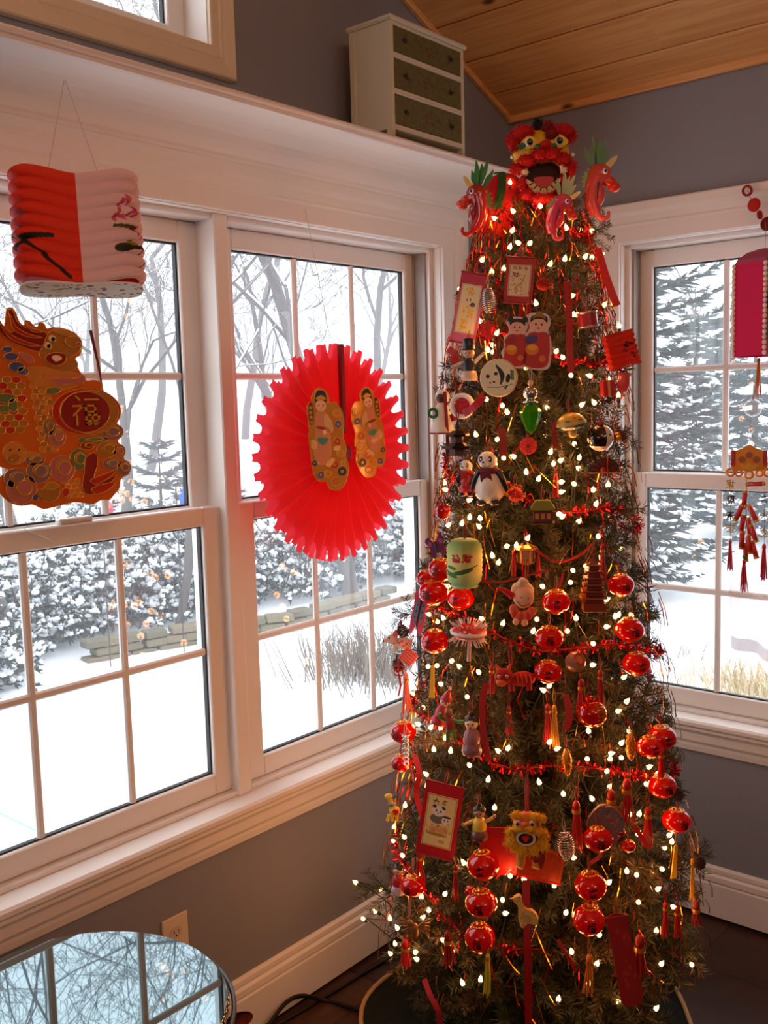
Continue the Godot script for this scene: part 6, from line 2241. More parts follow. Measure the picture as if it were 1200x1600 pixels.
func panda_toy(called: String, at: Vector3, s: float, label: String, body: Color, scarf: Color, wings: bool):
	var t := orn(called, label, "panda ornament", at, 0.55, 0.0)
	t.scale = Vector3.ONE * s
	var wh := mat(Color(0.90, 0.85, 0.78), 0.45, 0.0, {"coat": 0.4})
	var bk := mat(Color(0.05, 0.04, 0.05), 0.4, 0.0, {"coat": 0.4})
	turned(t, "body", [0.0, -0.046, 0.014, -0.045, 0.026, -0.032, 0.028, -0.016, 0.022, 0.004, 0.014, 0.018, 0.0, 0.022], mat(body, 0.45, 0.0, {"coat": 0.4}), 24)
	sph(t, "head", Vector3(-0.003, 0.036, 0.002), Vector3(0.0185, 0.0165, 0.017), wh, 20)
	sph(t, "muzzle", Vector3(-0.006, 0.030, 0.015), Vector3(0.009, 0.007, 0.008), wh, 12)
	sph(t, "nose", Vector3(-0.007, 0.033, 0.022), Vector3(0.0028, 0.0022, 0.002), bk, 8)
	for x in [-1, 1]:
		sph(t, "ear", Vector3(-0.003 + 0.0155 * x, 0.047, 0.0), Vector3(0.0068, 0.0072, 0.005), bk, 12)
		var p := sph(t, "eye_patch", Vector3(-0.004 + 0.0082 * x, 0.038, 0.0150), Vector3(0.0048, 0.0062, 0.0035), bk, 12)
		sph(p, "eye", Vector3(-0.004 + 0.0082 * x, 0.0385, 0.0180), Vector3(0.0020, 0.0022, 0.0012), mat(Color(0.9, 0.88, 0.85), 0.2), 8)
		if wings:
			limb(t, "wing", [Vector3(0.016 * x, 0.014, 0.004), Vector3(0.027 * x, -0.002, 0.006), Vector3(0.034 * x, -0.022, 0.004)], 0.0085, 0.004, bk)
		else:
			limb(t, "arm", [Vector3(0.016 * x, 0.010, 0.006), Vector3(0.024 * x, -0.006, 0.016), Vector3(0.016 * x, -0.016, 0.024)], 0.008, 0.007, bk)
		sph(t, "foot", Vector3(0.013 * x, -0.044, 0.012), Vector3(0.010, 0.006, 0.012), bk, 12)
	turned(t, "scarf", [0.014, 0.008, 0.0195, 0.011, 0.0195, 0.018, 0.0145, 0.022], cloth(scarf), 18)
	plate(t, "scarf_end", loop(P2([-0.012, 0.014, 0.006, 0.012, 0.008, -0.010, -0.010, -0.008]), 3), 0.003, 0.019, cloth(scarf))
	hang(t, 0.05, 0.03)

func pic_blossom() -> Image:
	var im := canvas(96, 192, Color(0.86, 0.76, 0.58))
	frame(im, 2, 2, 94, 190, 3, Color(0.62, 0.40, 0.28))
	var i := 0
	for key in ["zhao", "cai", "jin"]:
		han(im, key, 14 + i * 24, 10, 20, 1.0, Color(0.45, 0.22, 0.16))
		i += 1
	han(im, "cai", 14, 44, 34, 1.8, Color(0.50, 0.22, 0.16))
	for k in 60:
		dab(im, 48 + rng.randfn() * 20, 128 + rng.randfn() * 26, rng.randf_range(1, 4), rng.randf_range(1, 3), Color(0.70, 0.25, 0.2).lerp(Color(0.55, 0.40, 0.22), rng.randf()), rng.randf() * 3)
	stroke(im, [Vector2(70, 60), Vector2(58, 110), Vector2(30, 150), Vector2(40, 176)], 1.3, Color(0.42, 0.24, 0.14))
	return im

func pic_gold() -> Image:
	var im := canvas(96, 192, Color(0.88, 0.82, 0.62))
	frame(im, 2, 2, 94, 190, 2, Color(0.70, 0.58, 0.40))
	for p in [[50, 30, 20, 12], [44, 98, 26, 18], [36, 150, 24, 12], [62, 120, 12, 18], [40, 168, 30, 8]]:
		for k in 14:
			dab(im, p[0] + rng.randfn() * p[2] * 0.5, p[1] + rng.randfn() * p[3] * 0.5, 5, 4, Color(0.95, 0.78, 0.25).lerp(Color(0.85, 0.62, 0.16), rng.randf()), rng.randf() * 3)
	dab(im, 66, 78, 12, 9, Color(0.32, 0.30, 0.34))
	dab(im, 70, 92, 9, 7, Color(0.85, 0.80, 0.76))
	dab(im, 36, 62, 3, 6, Color(0.35, 0.30, 0.30))
	dab(im, 52, 60, 3, 6, Color(0.35, 0.30, 0.30))
	return im

func pic_pandas() -> Image:
	var im := canvas(128, 240, Color(0.91, 0.80, 0.52))
	frame(im, 2, 2, 126, 238, 4, Color(0.74, 0.52, 0.22))
	han(im, "da", 26, 16, 26, 1.7, Color(0.30, 0.20, 0.10))
	han(im, "ji", 62, 18, 24, 1.6, Color(0.40, 0.30, 0.16))
	var wh := Color(0.92, 0.87, 0.78)
	var bk := Color(0.18, 0.12, 0.12)
	dab(im, 52, 110, 30, 22, Color(0.45, 0.40, 0.34))
	dab(im, 54, 74, 27, 24, wh)
	dab(im, 34, 54, 8, 8, Color(0.45, 0.12, 0.10))
	dab(im, 74, 56, 10, 6, bk, 0.6)
	for p in [[44, 72], [64, 74]]:
		dab(im, p[0], p[1], 4, 5, bk)
	dab(im, 54, 84, 3, 2, bk)
	dab(im, 92, 112, 20, 19, wh)
	dab(im, 92, 94, 18, 5, bk)
	dab(im, 84, 110, 3, 4, bk)
	dab(im, 99, 110, 3, 4, bk)
	dab(im, 104, 128, 8, 10, Color(0.90, 0.78, 0.30))
	for k in 40:
		dab(im, 60 + rng.randfn() * 24, 158 + rng.randfn() * 11, 9, 6, Color(0.82, 0.52, 0.34).lerp(Color(0.88, 0.68, 0.40), rng.randf()), rng.randf() * 3)
	dab(im, 60, 182, 46, 7, Color(0.66, 0.52, 0.18))
	dab(im, 84, 212, 14, 8, Color(0.78, 0.62, 0.44))
	return im

func build_ornaments():
	lion_head(Vector3(0.595, 2.036, 0.792))
	glass_dragon(Vector3(0.494, 1.969, 0.900), 0.95, 0.8, -1.0, "red glass dragon with dark green crest at the left shoulder of the tree's top", Color(0.70, 0.16, 0.14), -0.2)
	glass_dragon(Vector3(0.676, 2.011, 0.690), 1.05, 0.9, 1.0, "pink glass dragon with bright green crest right of the lion head", Color(0.86, 0.38, 0.38))
	glass_dragon(Vector3(0.661, 1.940, 0.831), 0.82, 0.9, 1.0, "small pink glass dragon hanging just under the lion head", Color(0.85, 0.30, 0.42), -0.25)
	# printed scrolls
	scroll_card(Vector3(0.615, 1.796, 0.919), 0.060, 0.094, -0.10, 0.75, Color(0.66, 0.07, 0.09), pic_blossom(), "red paper scroll with brushed characters and blossom near the treetop")
	scroll_card(Vector3(0.503, 1.745, 0.949), 0.056, 0.150, -0.20, 0.85, Color(0.72, 0.08, 0.22), pic_gold(), "pink paper scroll with gold print at the upper left of the tree")
	scroll_card(Vector3(0.520, 0.648, 1.112), 0.084, 0.168, -0.17, 0.8, Color(0.72, 0.09, 0.14), pic_pandas(), "large red scroll printed with two pandas on the lower left of the tree")
	# children card
	var t := orn("children_card", "die-cut card of a boy and a girl in red robes holding gold drums", "paper ornament", Vector3(0.642, 1.666, 0.939), 0.8, -0.08)
	child_cutout(t, -0.020, -0.004, 0.90, true)
	child_cutout(t, 0.024, 0.000, 1.0, false)
	hang(t, 0.055, 0.05, Color(0.62, 0.05, 0.06), 0.002)
	panda_disc(Vector3(0.602, 1.592, 0.983))
	green_drop(Vector3(0.659, 1.508, 0.951))
	coil_ornament(Vector3(0.550, 1.758, 0.938), 0.78, "silver wire coil lantern beside the upper left scroll")
	coil_ornament(Vector3(0.773, 0.628, 1.016), 0.88, "silver wire coil lantern right of the yellow lion puppet")
	peg_figure("drummer_figure", Vector3(0.527, 1.620, 0.984), "black and white striped wooden figure with tall black hat left of the panda disc", 0.92, Color(0.06, 0.06, 0.10), Color(0.85, 0.72, 0.62), Color(0.80, 0.62, 0.50), Color(0.04, 0.04, 0.05), "tall", Color(0.85, 0.80, 0.75))
	# moon ring
	t = orn("moon_ornament", "white ceramic ring moon with red lace centre below the panda disc", "moon ornament", Vector3(0.506, 1.535, 0.983), 0.7, 0.3)
	var st := mk()
	var ring := []
	for k in 33:
		ring.append(Vector3(cos(TAU * k / 32) * 0.023, sin(TAU * k / 32) * 0.023, 0))
	tube(st, ring, 0.0055, -1, 10, false)
	put("ring", st, mat(Color(0.90, 0.85, 0.80), 0.3, 0.0, {"coat": 0.6}), t)
	st = mk()
	for k in 9:
		var a := TAU * k / 9
		ball(st, Vector3(cos(a) * 0.012, sin(a) * 0.012, 0), Vector3(0.006, 0.006, 0.003), 8, 5)
	ball(st, Vector3.ZERO, Vector3(0.010, 0.010, 0.004), 10, 6)
	put("lace_centre", st, mat(Color(0.72, 0.10, 0.12), 0.6, 0.0, {"back": Color(0.6, 0.1, 0.05)}), t)
	hang(t, 0.026, 0.03)
	# hanging snow figure with wreath
	t = peg_figure("angel_figure", Vector3(0.455, 1.525, 0.987), "white robed figure in a hood holding a green wreath at the tree's left edge", 1.0, Color(0.88, 0.83, 0.76), Color(0.85, 0.78, 0.70), Color(0.30, 0.18, 0.14), Color(0.90, 0.86, 0.80), "hood")
	turned(t, "skirt", [0.0, -0.050, 0.030, -0.050, 0.027, -0.044, 0.014, -0.004, 0.0, 0.0], mat(Color(0.88, 0.82, 0.76), 0.7), 20)
	turned(t, "hem_stripe", [0.0302, -0.0495, 0.0290, -0.0465], mat(Color(0.6, 0.08, 0.08), 0.6), 20)
	st = mk()
	ring = []
	for k in 17:
		ring.append(Vector3(-0.016 + cos(TAU * k / 16) * 0.009, -0.004 + sin(TAU * k / 16) * 0.009, 0.016))
	tube(st, ring, 0.0035, -1, 6, false)
	fuzz(st, Vector3(-0.016, -0.004, 0.016), Vector3(0.010, 0.010, 0.003), 90, 0.005, 0.0008)
	put("wreath", st, mat(Color(0.12, 0.40, 0.14), 0.7), t)
	ribbon([Vector3(0.470, 1.567, 0.996), Vector3(0.474, 1.514, 0.998), Vector3(0.478, 1.459, 1.001), Vector3(0.477, 1.414, 1.003)], 0.007, Color(0.55, 0.05, 0.08), "dark red twisted ribbon hanging in front of the white robed figure")
	pagoda(Vector3(0.508, 1.429, 1.004), 1.25, 2, 6, mat(Color(0.20, 0.13, 0.10), 0.35, 0.7), mat(Color(0.24, 0.16, 0.12), 0.4, 0.6), "dark bronze two-storey pagoda lantern left of the scarfed panda", "bronze_pagoda", 0.72)
	panda_toy("panda_bird", Vector3(0.585, 1.380, 0.998), 1.12, "plump white panda-faced bird with a plum scarf and black wings", Color(0.90, 0.84, 0.74), Color(0.42, 0.12, 0.16), true)
	panda_toy("panda_cub", Vector3(0.520, 1.378, 0.987), 0.78, "little panda in a red coat tucked behind the scarfed panda bird", Color(0.70, 0.06, 0.09), Color(0.62, 0.05, 0.08), false)
	# spiky ball
	t = orn("spiked_ball", "small red ball bristling with gold pins right of the panda bird", "ball ornament", Vector3(0.632, 1.347, 0.972), 0.6)
	sph(t, "core", Vector3.ZERO, Vector3(0.016, 0.016, 0.016), mat(Color(0.78, 0.05, 0.04), 0.5, 0.0, {"back": Color(0.5, 0.05, 0.02)}), 14)
	st = mk()
	for k in 60:
		var v := Vector3(rng.randfn(), rng.randfn(), rng.randfn()).normalized()
		tube(st, [v * 0.015, v * 0.022], 0.0006, 0.0004, 3, false)
		ball(st, v * 0.022, Vector3.ONE * 0.0012, 5, 3)
	put("pins", st, mat(Color(0.90, 0.62, 0.25), 0.3, 0.7), t).set_meta("kind", "stuff")
	hang(t, 0.016, 0.03)
	# pink paper rosette
	t = orn("paper_rosette", "flat pink pleated paper rosette under the green glass drop", "rosette", Vector3(0.652, 1.448, 0.951), 0.7)
	st = mk()
	for k in 28:
		var a0 := TAU * k / 28
		var a1 := TAU * (k + 1) / 28
		var z0 := 0.002 if k % 2 == 0 else -0.002
		quad(st, Vector3(0, 0, 0.002), Vector3(0, 0, 0.002), Vector3(cos(a0) * 0.018, sin(a0) * 0.018, z0), Vector3(cos(a1) * 0.018, sin(a1) * 0.018, -z0))
	put("pleats", st, mat(Color(0.82, 0.26, 0.24), 0.8, 0.0, {"back": Color(0.5, 0.15, 0.12)}), t)
	sph(t, "button", Vector3(0, 0, 0.003), Vector3(0.005, 0.005, 0.002), mat(Color(0.65, 0.1, 0.1), 0.6), 10)
	hang(t, 0.018, 0.03)
	# painted mushroom
	t = orn("painted_mushroom", "yellow mushroom ornament painted with red flowers and a teal underside", "mushroom ornament", Vector3(0.729, 1.490, 0.905), 0.6, 0.16)
	var im := canvas(192, 96, Color(0.80, 0.64, 0.16))
	for k in 34:
		dab(im, rng.randf() * 192, rng.randf() * 70, rng.randf_range(3, 9), rng.randf_range(3, 7), [Color(0.82, 0.20, 0.08), Color(0.70, 0.55, 0.14), Color(0.86, 0.36, 0.10), Color(0.50, 0.54, 0.16)][rng.randi() % 4])
	for k in 6:
		dab(im, 30 + k * 30, 74, 6, 5, Color(0.30, 0.42, 0.58))
	st = mk()
	st.set_smooth_group(1)
	for i in 24:
		for j in 8:
			var f := func(a: int, b: int) -> Vector3:
				var u := TAU * a / 24.0
				var v := PI / 2 * b / 8.0
				return Vector3(cos(u) * 0.031 * cos(v), sin(v) * 0.026, sin(u) * 0.031 * cos(v))
			uquad(st, f.call(i, j), f.call(i + 1, j), f.call(i + 1, j + 1), f.call(i, j + 1), i / 24.0, 1.0 - j / 8.0, (i + 1) / 24.0, 1.0 - (j + 1) / 8.0)
	put("cap", st, mat(Color.WHITE, 0.45, 0.0, {"coat": 0.25, "tex": tex(im)}), t)
	turned(t, "underside", [0.031, 0.0, 0.026, -0.008, 0.010, -0.011, 0.0, -0.011], mat(Color(0.10, 0.30, 0.32), 0.3, 0.0, {"coat": 0.7}))
	turned(t, "stem", [0.008, -0.010, 0.009, -0.020, 0.006, -0.026, 0.0, -0.027], mat(Color(0.86, 0.68, 0.30), 0.3, 0.0, {"coat": 0.7}))
	hang(t, 0.026, 0.03)
	# white ball with dark patch
	t = orn("painted_bauble", "white glass bauble with a big dark brown patch at the tree's right edge", "bauble", Vector3(0.772, 1.461, 0.860), 0.7, 0.0)
	sph(t, "globe", Vector3.ZERO, Vector3(0.028, 0.028, 0.028), mat(Color(0.90, 0.84, 0.76), 0.12, 0.0, {"coat": 1.0, "back": Color(0.3, 0.2, 0.1)}), 28)
	st = mk()
	st.set_smooth_group(1)
	for i in 14:
		for j in 12:
			var f := func(a: int, b: int) -> Vector3:
				var u := lerpf(-2.2, 0.25, a / 14.0)
				var v := lerpf(-0.62, 1.25, b / 12.0)
				return Vector3(sin(u) * cos(v), sin(v), cos(u) * cos(v)) * 0.0284
			quad(st, f.call(i, j), f.call(i + 1, j), f.call(i + 1, j + 1), f.call(i, j + 1))
	put("painted_patch", st, mat(Color(0.10, 0.03, 0.03), 0.15, 0.0, {"coat": 1.0}), t)
	for e in [[0.55, 0.28], [0.86, -0.1]]:
		sph(t, "painted_eye", Vector3(sin(e[0]) * cos(e[1]), sin(e[1]), cos(e[0]) * cos(e[1])) * 0.0278, Vector3(0.0018, 0.0022, 0.0018), mat(Color(0.1, 0.08, 0.06), 0.2), 8)
	turned(t, "cap", [0.008, 0.026, 0.009, 0.033, 0.004, 0.037, 0.0, 0.037], mat(Color(0.52, 0.05, 0.08), 0.5))
	hang(t, 0.036, 0.03)
	# bristle pompom
	t = orn("bristle_pompom", "brown and red bristle brush pompom with a gold band at the right edge", "pompom", Vector3(0.793, 1.462, 0.821), 0.6, -1.4)
	st = mk()
	for k in 150:
		var v := Vector3(rng.randfn(), absf(rng.randfn()) * 0.6 + 0.1, rng.randfn()).normalized()
		tube(st, [Vector3(0, 0.002, 0), v * rng.randf_range(0.014, 0.024)], 0.0007, 0.0004, 3, false)
	put("bristles", st, mat(Color(0.36, 0.07, 0.05), 0.8), t).set_meta("kind", "stuff")
	turned(t, "gold_band", [0.009, -0.008, 0.010, -0.004, 0.010, 0.002, 0.008, 0.005], mat(Color(0.90, 0.65, 0.30), 0.25, 0.7))
	# small brown folding fan
	t = orn("folding_fan", "small brown pleated folding fan with red knotted cord at the right edge", "fan", Vector3(0.782, 1.389, 0.859), 0.9, 0.0)
	for k in 15:
		var a0 := PI * k / 15.0
		var a1 := PI * (k + 1) / 15.0
		st = mk()
		var z := 0.0016 if k % 2 == 0 else -0.0016
		var A := Vector3(cos(a0), sin(a0), 0)
		var B := Vector3(cos(a1), sin(a1), 0)
		var d := Vector3(0, 0, 0.0007)
		quad(st, A * 0.004 + d, A * 0.031 + Vector3(0, 0, z) + d, B * 0.031 - Vector3(0, 0, z) + d, B * 0.004 + d)
		quad(st, A * 0.004 - d, B * 0.004 - d, B * 0.031 - Vector3(0, 0, z) - d, A * 0.031 + Vector3(0, 0, z) - d)
		put("fold", st, mat(Color(0.36, 0.15, 0.08) if k % 2 else Color(0.30, 0.12, 0.07), 0.6), t)
	st = mk()
	bx(st, Vector3(-0.032, -0.0022, -0.002), Vector3(0.032, 0.0006, 0.002), 0.0005)
	put("guard", st, mat(Color(0.72, 0.46, 0.30), 0.5), t)
	limb(t, "knotted_cord", [Vector3(0.006, 0.034, 0.004), Vector3(0.004, 0.012, 0.006), Vector3(0.006, -0.012, 0.004)], 0.0022, 0.0018, mat(Color(0.66, 0.14, 0.08), 0.6), 6)
	sph(t, "knot", Vector3(-0.004, 0.006, 0.005), Vector3(0.006, 0.006, 0.004), mat(Color(0.66, 0.14, 0.08), 0.6), 10)
	# small orange accordion lantern
	t = orn("mini_accordion_lantern", "small orange accordion paper lantern with dark blossoms tilted at the right edge", "paper lantern", Vector3(0.781, 1.645, 0.785), 0.8, 0.25)
	st = mk()
	var outl := loop(P2([-0.036, 0.0, -0.030, 0.012, 0.0, 0.008, 0.030, 0.012, 0.036, 0.0, 0.030, -0.012, 0.0, -0.008, -0.030, -0.012]), 3)
	for r in 12:
		for i in outl.size():
			var q := []
			for e in [[0, 0], [1, 0], [1, 1], [0, 1]]:
				var a: Vector2 = outl[(i + e[0]) % outl.size()]
				var rr: int = r + e[1]
				q.append(Vector3(a.x * (1.0 if rr % 2 == 0 else 0.88), 0.036 - 0.006 * rr, a.y * (1.0 if rr % 2 == 0 else 0.8)))
			quad(st, q[0], q[1], q[2], q[3])
	put("pleated_body", st, mat(Color(0.84, 0.16, 0.05), 0.8, 0.0, {"back": Color(0.6, 0.1, 0.03)}), t)
	st = mk()
	for p in [[0.016, 0.008, 0.010], [0.022, -0.018, 0.008], [0.006, -0.006, 0.005]]:
		for k in 5:
			ball(st, Vector3(p[0] + rng.randfn() * 0.004, p[1] + rng.randfn() * 0.003, 0.010), Vector3(p[2] * 0.4, p[2] * 0.25, 0.0015), 8, 5)
	put("blossom_print", st, mat(Color(0.12, 0.06, 0.05), 0.7), t)
	for y in [-0.037, 0.037]:
		st = mk()
		ext(st, outl, 0.001, Transform3D(Basis(Vector3.RIGHT, PI / 2), Vector3(0, y, 0)))
		put("end_card", st, mat(Color(0.70, 0.20, 0.08), 0.8), t)
	hang(t, 0.037, 0.03, Color(0.5, 0.4, 0.4), 0.0006)
	# pale green lantern
	t = orn("green_paper_lantern", "pale green paper lantern with red characters and leaf print left of centre", "paper lantern", Vector3(0.554, 1.204, 1.051), 0.8, -0.02)
	im = canvas(256, 128, Color(0.78, 0.82, 0.50))
	for y in 128:
		im.fill_rect(Rect2i(0, y, 256, 1), Color(0.50, 0.66, 0.36).lerp(Color(0.86, 0.84, 0.50), clampf(y / 40.0, 0, 1)) if y < 90 else Color(0.86, 0.84, 0.50).lerp(Color(0.60, 0.74, 0.50), clampf((y - 90) / 30.0, 0, 1)))
	for x in [64, 192]:
		han(im, "fa", x - 26, 34, 24, 2.0, Color(0.72, 0.16, 0.18))
		han(im, "cai", x + 2, 34, 24, 2.0, Color(0.72, 0.16, 0.18))
		dab(im, x + 4, 84, 26, 6, Color(0.22, 0.42, 0.16), -0.35)
		dab(im, x - 30, 92, 22, 6, Color(0.25, 0.50, 0.24), 0.4)
		dab(im, x - 26, 74, 14, 5, Color(0.28, 0.48, 0.22), 0.2)
		stroke(im, [Vector2(x - 50, 98), Vector2(x + 40, 66)], 1.2, Color(0.3, 0.3, 0.12))
		dab(im, x - 50, 70, 4, 4, Color(0.72, 0.2, 0.2))
	st = mk()
	st.set_smooth_group(1)
	var prof := []
	for i in 19:
		var f := i / 18.0
		var base := 0.0385 * (1.0 - pow(absf(f - 0.5) * 2.0, 6.0) * 0.30)
		prof.append(Vector2(base * (1.0 if i % 2 == 0 else 0.955), 0.050 - 0.096 * f))
	for i in 18:
		for k in 36:
			var q := []
			for e in [[0, 0], [1, 0], [1, 1], [0, 1]]:
				var pr: Vector2 = prof[i + e[1]]
				var a: float = TAU * (k + e[0]) / 36.0
				q.append(Vector3(sin(a) * pr.x, pr.y, cos(a) * pr.x))
			var u := fposmod(k / 36.0 + 0.25, 1.0)
			uquad(st, q[0], q[1], q[2], q[3], u, i / 18.0, u + 1.0 / 36.0, (i + 1) / 18.0)
	put("pleated_shade", st, mat(Color.WHITE, 0.8, 0.0, {"tex": tex(im), "back": Color(0.5, 0.5, 0.35)}), t)
	turned(t, "top_disc", [0.0, 0.052, 0.024, 0.051, 0.030, 0.048], mat(Color(0.55, 0.66, 0.40), 0.7), 28)
	turned(t, "bottom_ring", [0.020, -0.044, 0.027, -0.046, 0.030, -0.049, 0.026, -0.050, 0.019, -0.047], mat(Color(0.66, 0.76, 0.58), 0.6), 28)
	turned(t, "bottom_disc", [0.0, -0.0445, 0.021, -0.0450], mat(Color(0.72, 0.52, 0.46), 0.7), 28)
	limb(t, "cord", [Vector3(0, -0.045, 0), Vector3(0.001, -0.06, 0.006)], 0.0016, 0.001, mat(Color(0.6, 0.08, 0.08), 0.6), 5)
	hang(t, 0.052, 0.03)
	# house with a green roof
	t = orn("paper_house", "little house with an olive green hipped roof and red brown walls", "house ornament", Vector3(0.686, 1.315, 0.951), 0.8)
	turned(t, "roof", [0.034, 0.0, 0.036, 0.003, 0.020, 0.020, 0.0, 0.021], mat(Color(0.40, 0.42, 0.12), 0.5), 4, Transform3D(Basis(Vector3.UP, PI / 4) * Basis.from_scale(Vector3.ONE), Vector3.ZERO), -1)
	st = mk()
	bx(st, Vector3(-0.020, -0.026, -0.018), Vector3(0.020, 0.001, 0.018), 0.001)
	put("wall", st, mat(Color(0.36, 0.13, 0.08), 0.6), t)
	st = mk()
	for x in [-0.012, 0.0, 0.012]:
		bx(st, Vector3(x - 0.004, -0.018, 0.0178), Vector3(x + 0.004, -0.006, 0.0192), 0.0005)
	put("window", st, mat(Color(0.75, 0.45, 0.18), 0.5), t)
	st = mk()
	bx(st, Vector3(-0.024, -0.029, -0.022), Vector3(0.024, -0.026, 0.022), 0.001)
	put("plinth", st, mat(Color(0.28, 0.16, 0.10), 0.6), t)
	hang(t, 0.02, 0.03)
	# brass gong frame
	t = orn("brass_lantern", "small brass framed lantern with red tassels in the dark middle of the tree", "lantern ornament", Vector3(0.650, 1.216, 0.961), 0.8)
	var au := mat(Color(0.85, 0.60, 0.28), 0.25, 0.75)
	turned(t, "roof", [0.026, 0.014, 0.024, 0.018, 0.008, 0.026, 0.0, 0.032], au, 6, Transform3D(), -1)
	for k in 6:
		var a := TAU * k / 6
		limb(t, "post", [Vector3(cos(a) * 0.018, 0.015, sin(a) * 0.018), Vector3(cos(a) * 0.018, -0.014, sin(a) * 0.018)], 0.0016, 0.0016, au, 5)
	turned(t, "silk_panel", [0.015, 0.015, 0.015, -0.013], mat(Color(0.66, 0.50, 0.36), 0.6), 6, Transform3D(), -1)
	turned(t, "foot", [0.0, -0.020, 0.014, -0.018, 0.021, -0.013, 0.0, -0.013], au, 6, Transform3D(), -1)
	for x in [-0.026, 0.026]:
		tassel(t, Vector3(x, 0.012, 0.004), 0.048, 0.0045, Color(0.66, 0.05, 0.07))
	hang(t, 0.03, 0.03)
	# chubby baby face
	t = orn("plush_baby", "pink faced plush baby in a cream hood and red petal collar near the tree's centre", "plush ornament", Vector3(0.678, 1.127, 1.019), 0.85, -0.12)
	var skin := mat(Color(0.93, 0.68, 0.52), 0.7, 0.0, {"back": Color(0.3, 0.15, 0.08)})
	sph(t, "head", Vector3(0, 0.012, 0), Vector3(0.022, 0.023, 0.016), skin, 22)
	sph(t, "hood", Vector3(-0.004, 0.024, -0.008), Vector3(0.024, 0.020, 0.014), cloth(Color(0.86, 0.74, 0.58)), 18)
	limb(t, "hood_point", [Vector3(-0.010, 0.036, 0.0), Vector3(-0.006, 0.048, 0.004), Vector3(0.006, 0.046, 0.010)], 0.009, 0.003, cloth(Color(0.86, 0.74, 0.58)))
	for x in [-0.004, 0.010]:
		sph(t, "eye", Vector3(x, 0.014, 0.0158), Vector3(0.0014, 0.0016, 0.001), mat(Color(0.08, 0.05, 0.04), 0.3), 8)
	limb(t, "smile", [Vector3(-0.012, 0.004, 0.0130), Vector3(0.0, -0.004, 0.0150), Vector3(0.014, 0.003, 0.0125)], 0.0008, 0.0008, mat(Color(0.55, 0.25, 0.18), 0.6), 5)
	for k in 7:
		var a := -2.75 + 2.36 * k / 6.0
		sph(t, "petal_collar", Vector3(cos(a) * 0.020, sin(a) * 0.022 - 0.008, 0.002), Vector3(0.0085, 0.012, 0.005), mat(Color(0.85, 0.26, 0.16) if k % 2 else Color(0.90, 0.42, 0.28), 0.8, 0.0, {"back": Color(0.5, 0.1, 0.05)}), 10)
	for x in [-0.010, 0.008]:
		sph(t, "foot", Vector3(x, -0.040, 0.004), Vector3(0.007, 0.008, 0.006), skin, 10)
	limb(t, "red_bow", [Vector3(-0.022, 0.012, 0.004), Vector3(-0.040, 0.022, 0.006), Vector3(-0.052, 0.026, 0.004)], 0.008, 0.003, cloth(Color(0.72, 0.06, 0.10)))
	hang(t, 0.046, 0.05, Color(0.62, 0.08, 0.05), 0.0016)
	# rattle drum with bristles
	t = orn("rattle_drum", "red rattle drum with white dots and white beaded fringe on a white stick", "rattle drum", Vector3(0.574, 1.061, 1.069), 0.75, -0.06)
	im = canvas(192, 96, Color(0.78, 0.05, 0.07))
	for k in 40:
		dab(im, rng.randf() * 192, rng.randf() * 96, rng.randf_range(1.5, 4.0), rng.randf_range(1.5, 4.0), Color(0.90, 0.84, 0.80))
	st = mk()
	st.set_smooth_group(1)
	for i in 24:
		for j in 12:
			var f := func(a: int, b: int) -> Vector3:
				var u := TAU * a / 24.0
				var v := PI * (b / 12.0 - 0.5)
				return Vector3(cos(u) * 0.036 * cos(v), sin(v) * 0.017, sin(u) * 0.036 * cos(v))
			uquad(st, f.call(i, j), f.call(i + 1, j), f.call(i + 1, j + 1), f.call(i, j + 1), i / 24.0, 1.0 - j / 12.0, (i + 1) / 24.0, 1.0 - (j + 1) / 12.0)
	put("drum", st, mat(Color.WHITE, 0.5, 0.0, {"tex": tex(im)}), t)
	turned(t, "white_band", [0.0362, 0.004, 0.0385, 0.003, 0.0385, -0.003, 0.0362, -0.004], mat(Color(0.88, 0.82, 0.78), 0.5), 28)
	st = mk()
	for k in 110:
		var a := rng.randf() * TAU
		var up := 1.0 if k % 2 == 0 else -1.0
		var rr := rng.randf_range(0.018, 0.034)
		var p := Vector3(cos(a) * rr, up * 0.014 * (1.2 - rr * 14.0), sin(a) * rr)
		var d := Vector3(cos(a) * 0.8, up * 0.8 + rng.randfn() * 0.2, sin(a) * 0.8).normalized()
		tube(st, [p, p + d * rng.randf_range(0.010, 0.017)], 0.0011, 0.0009, 4)
	put("bead_fringe", st, mat(Color(0.84, 0.74, 0.70), 0.4), t).set_meta("kind", "stuff")
	limb(t, "stick", [Vector3(0.003, -0.014, 0), Vector3(0.004, -0.062, 0.002)], 0.0042, 0.0046, mat(Color(0.80, 0.66, 0.60), 0.5), 8)
	# carved wooden tower
	t = orn("wooden_tower", "tall red brown wooden pagoda tower with gilt edges on the right of the tree", "pagoda ornament", Vector3(0.785, 1.145, 0.915), 0.9)
	var wd := mat(Color(0.40, 0.12, 0.06), 0.45)
	var gd := mat(Color(0.85, 0.42, 0.12), 0.3, 0.3)
	for k in 6:
		var y := -0.022 + k * 0.0135
		var w := 0.023 - k * 0.0020
		st = mk()
		bx(st, Vector3(-w * 0.82, y, -w * 0.82), Vector3(w * 0.82, y + 0.010, w * 0.82), 0.001)
		var o := put("storey", st, wd, t)
		st = mk()
		bx(st, Vector3(-w * 1.12, y + 0.0095, -w * 1.12), Vector3(w * 1.12, y + 0.0128, w * 1.12), 0.001)
		put("eave", st, mat(Color(0.55, 0.24, 0.14), 0.4), o)
		st = mk()
		bx(st, Vector3(-w * 1.24, y + 0.008, -w * 0.6), Vector3(-w * 1.10, y + 0.014, w * 1.15), 0.001)
		put("gilt_edge", st, gd, o)
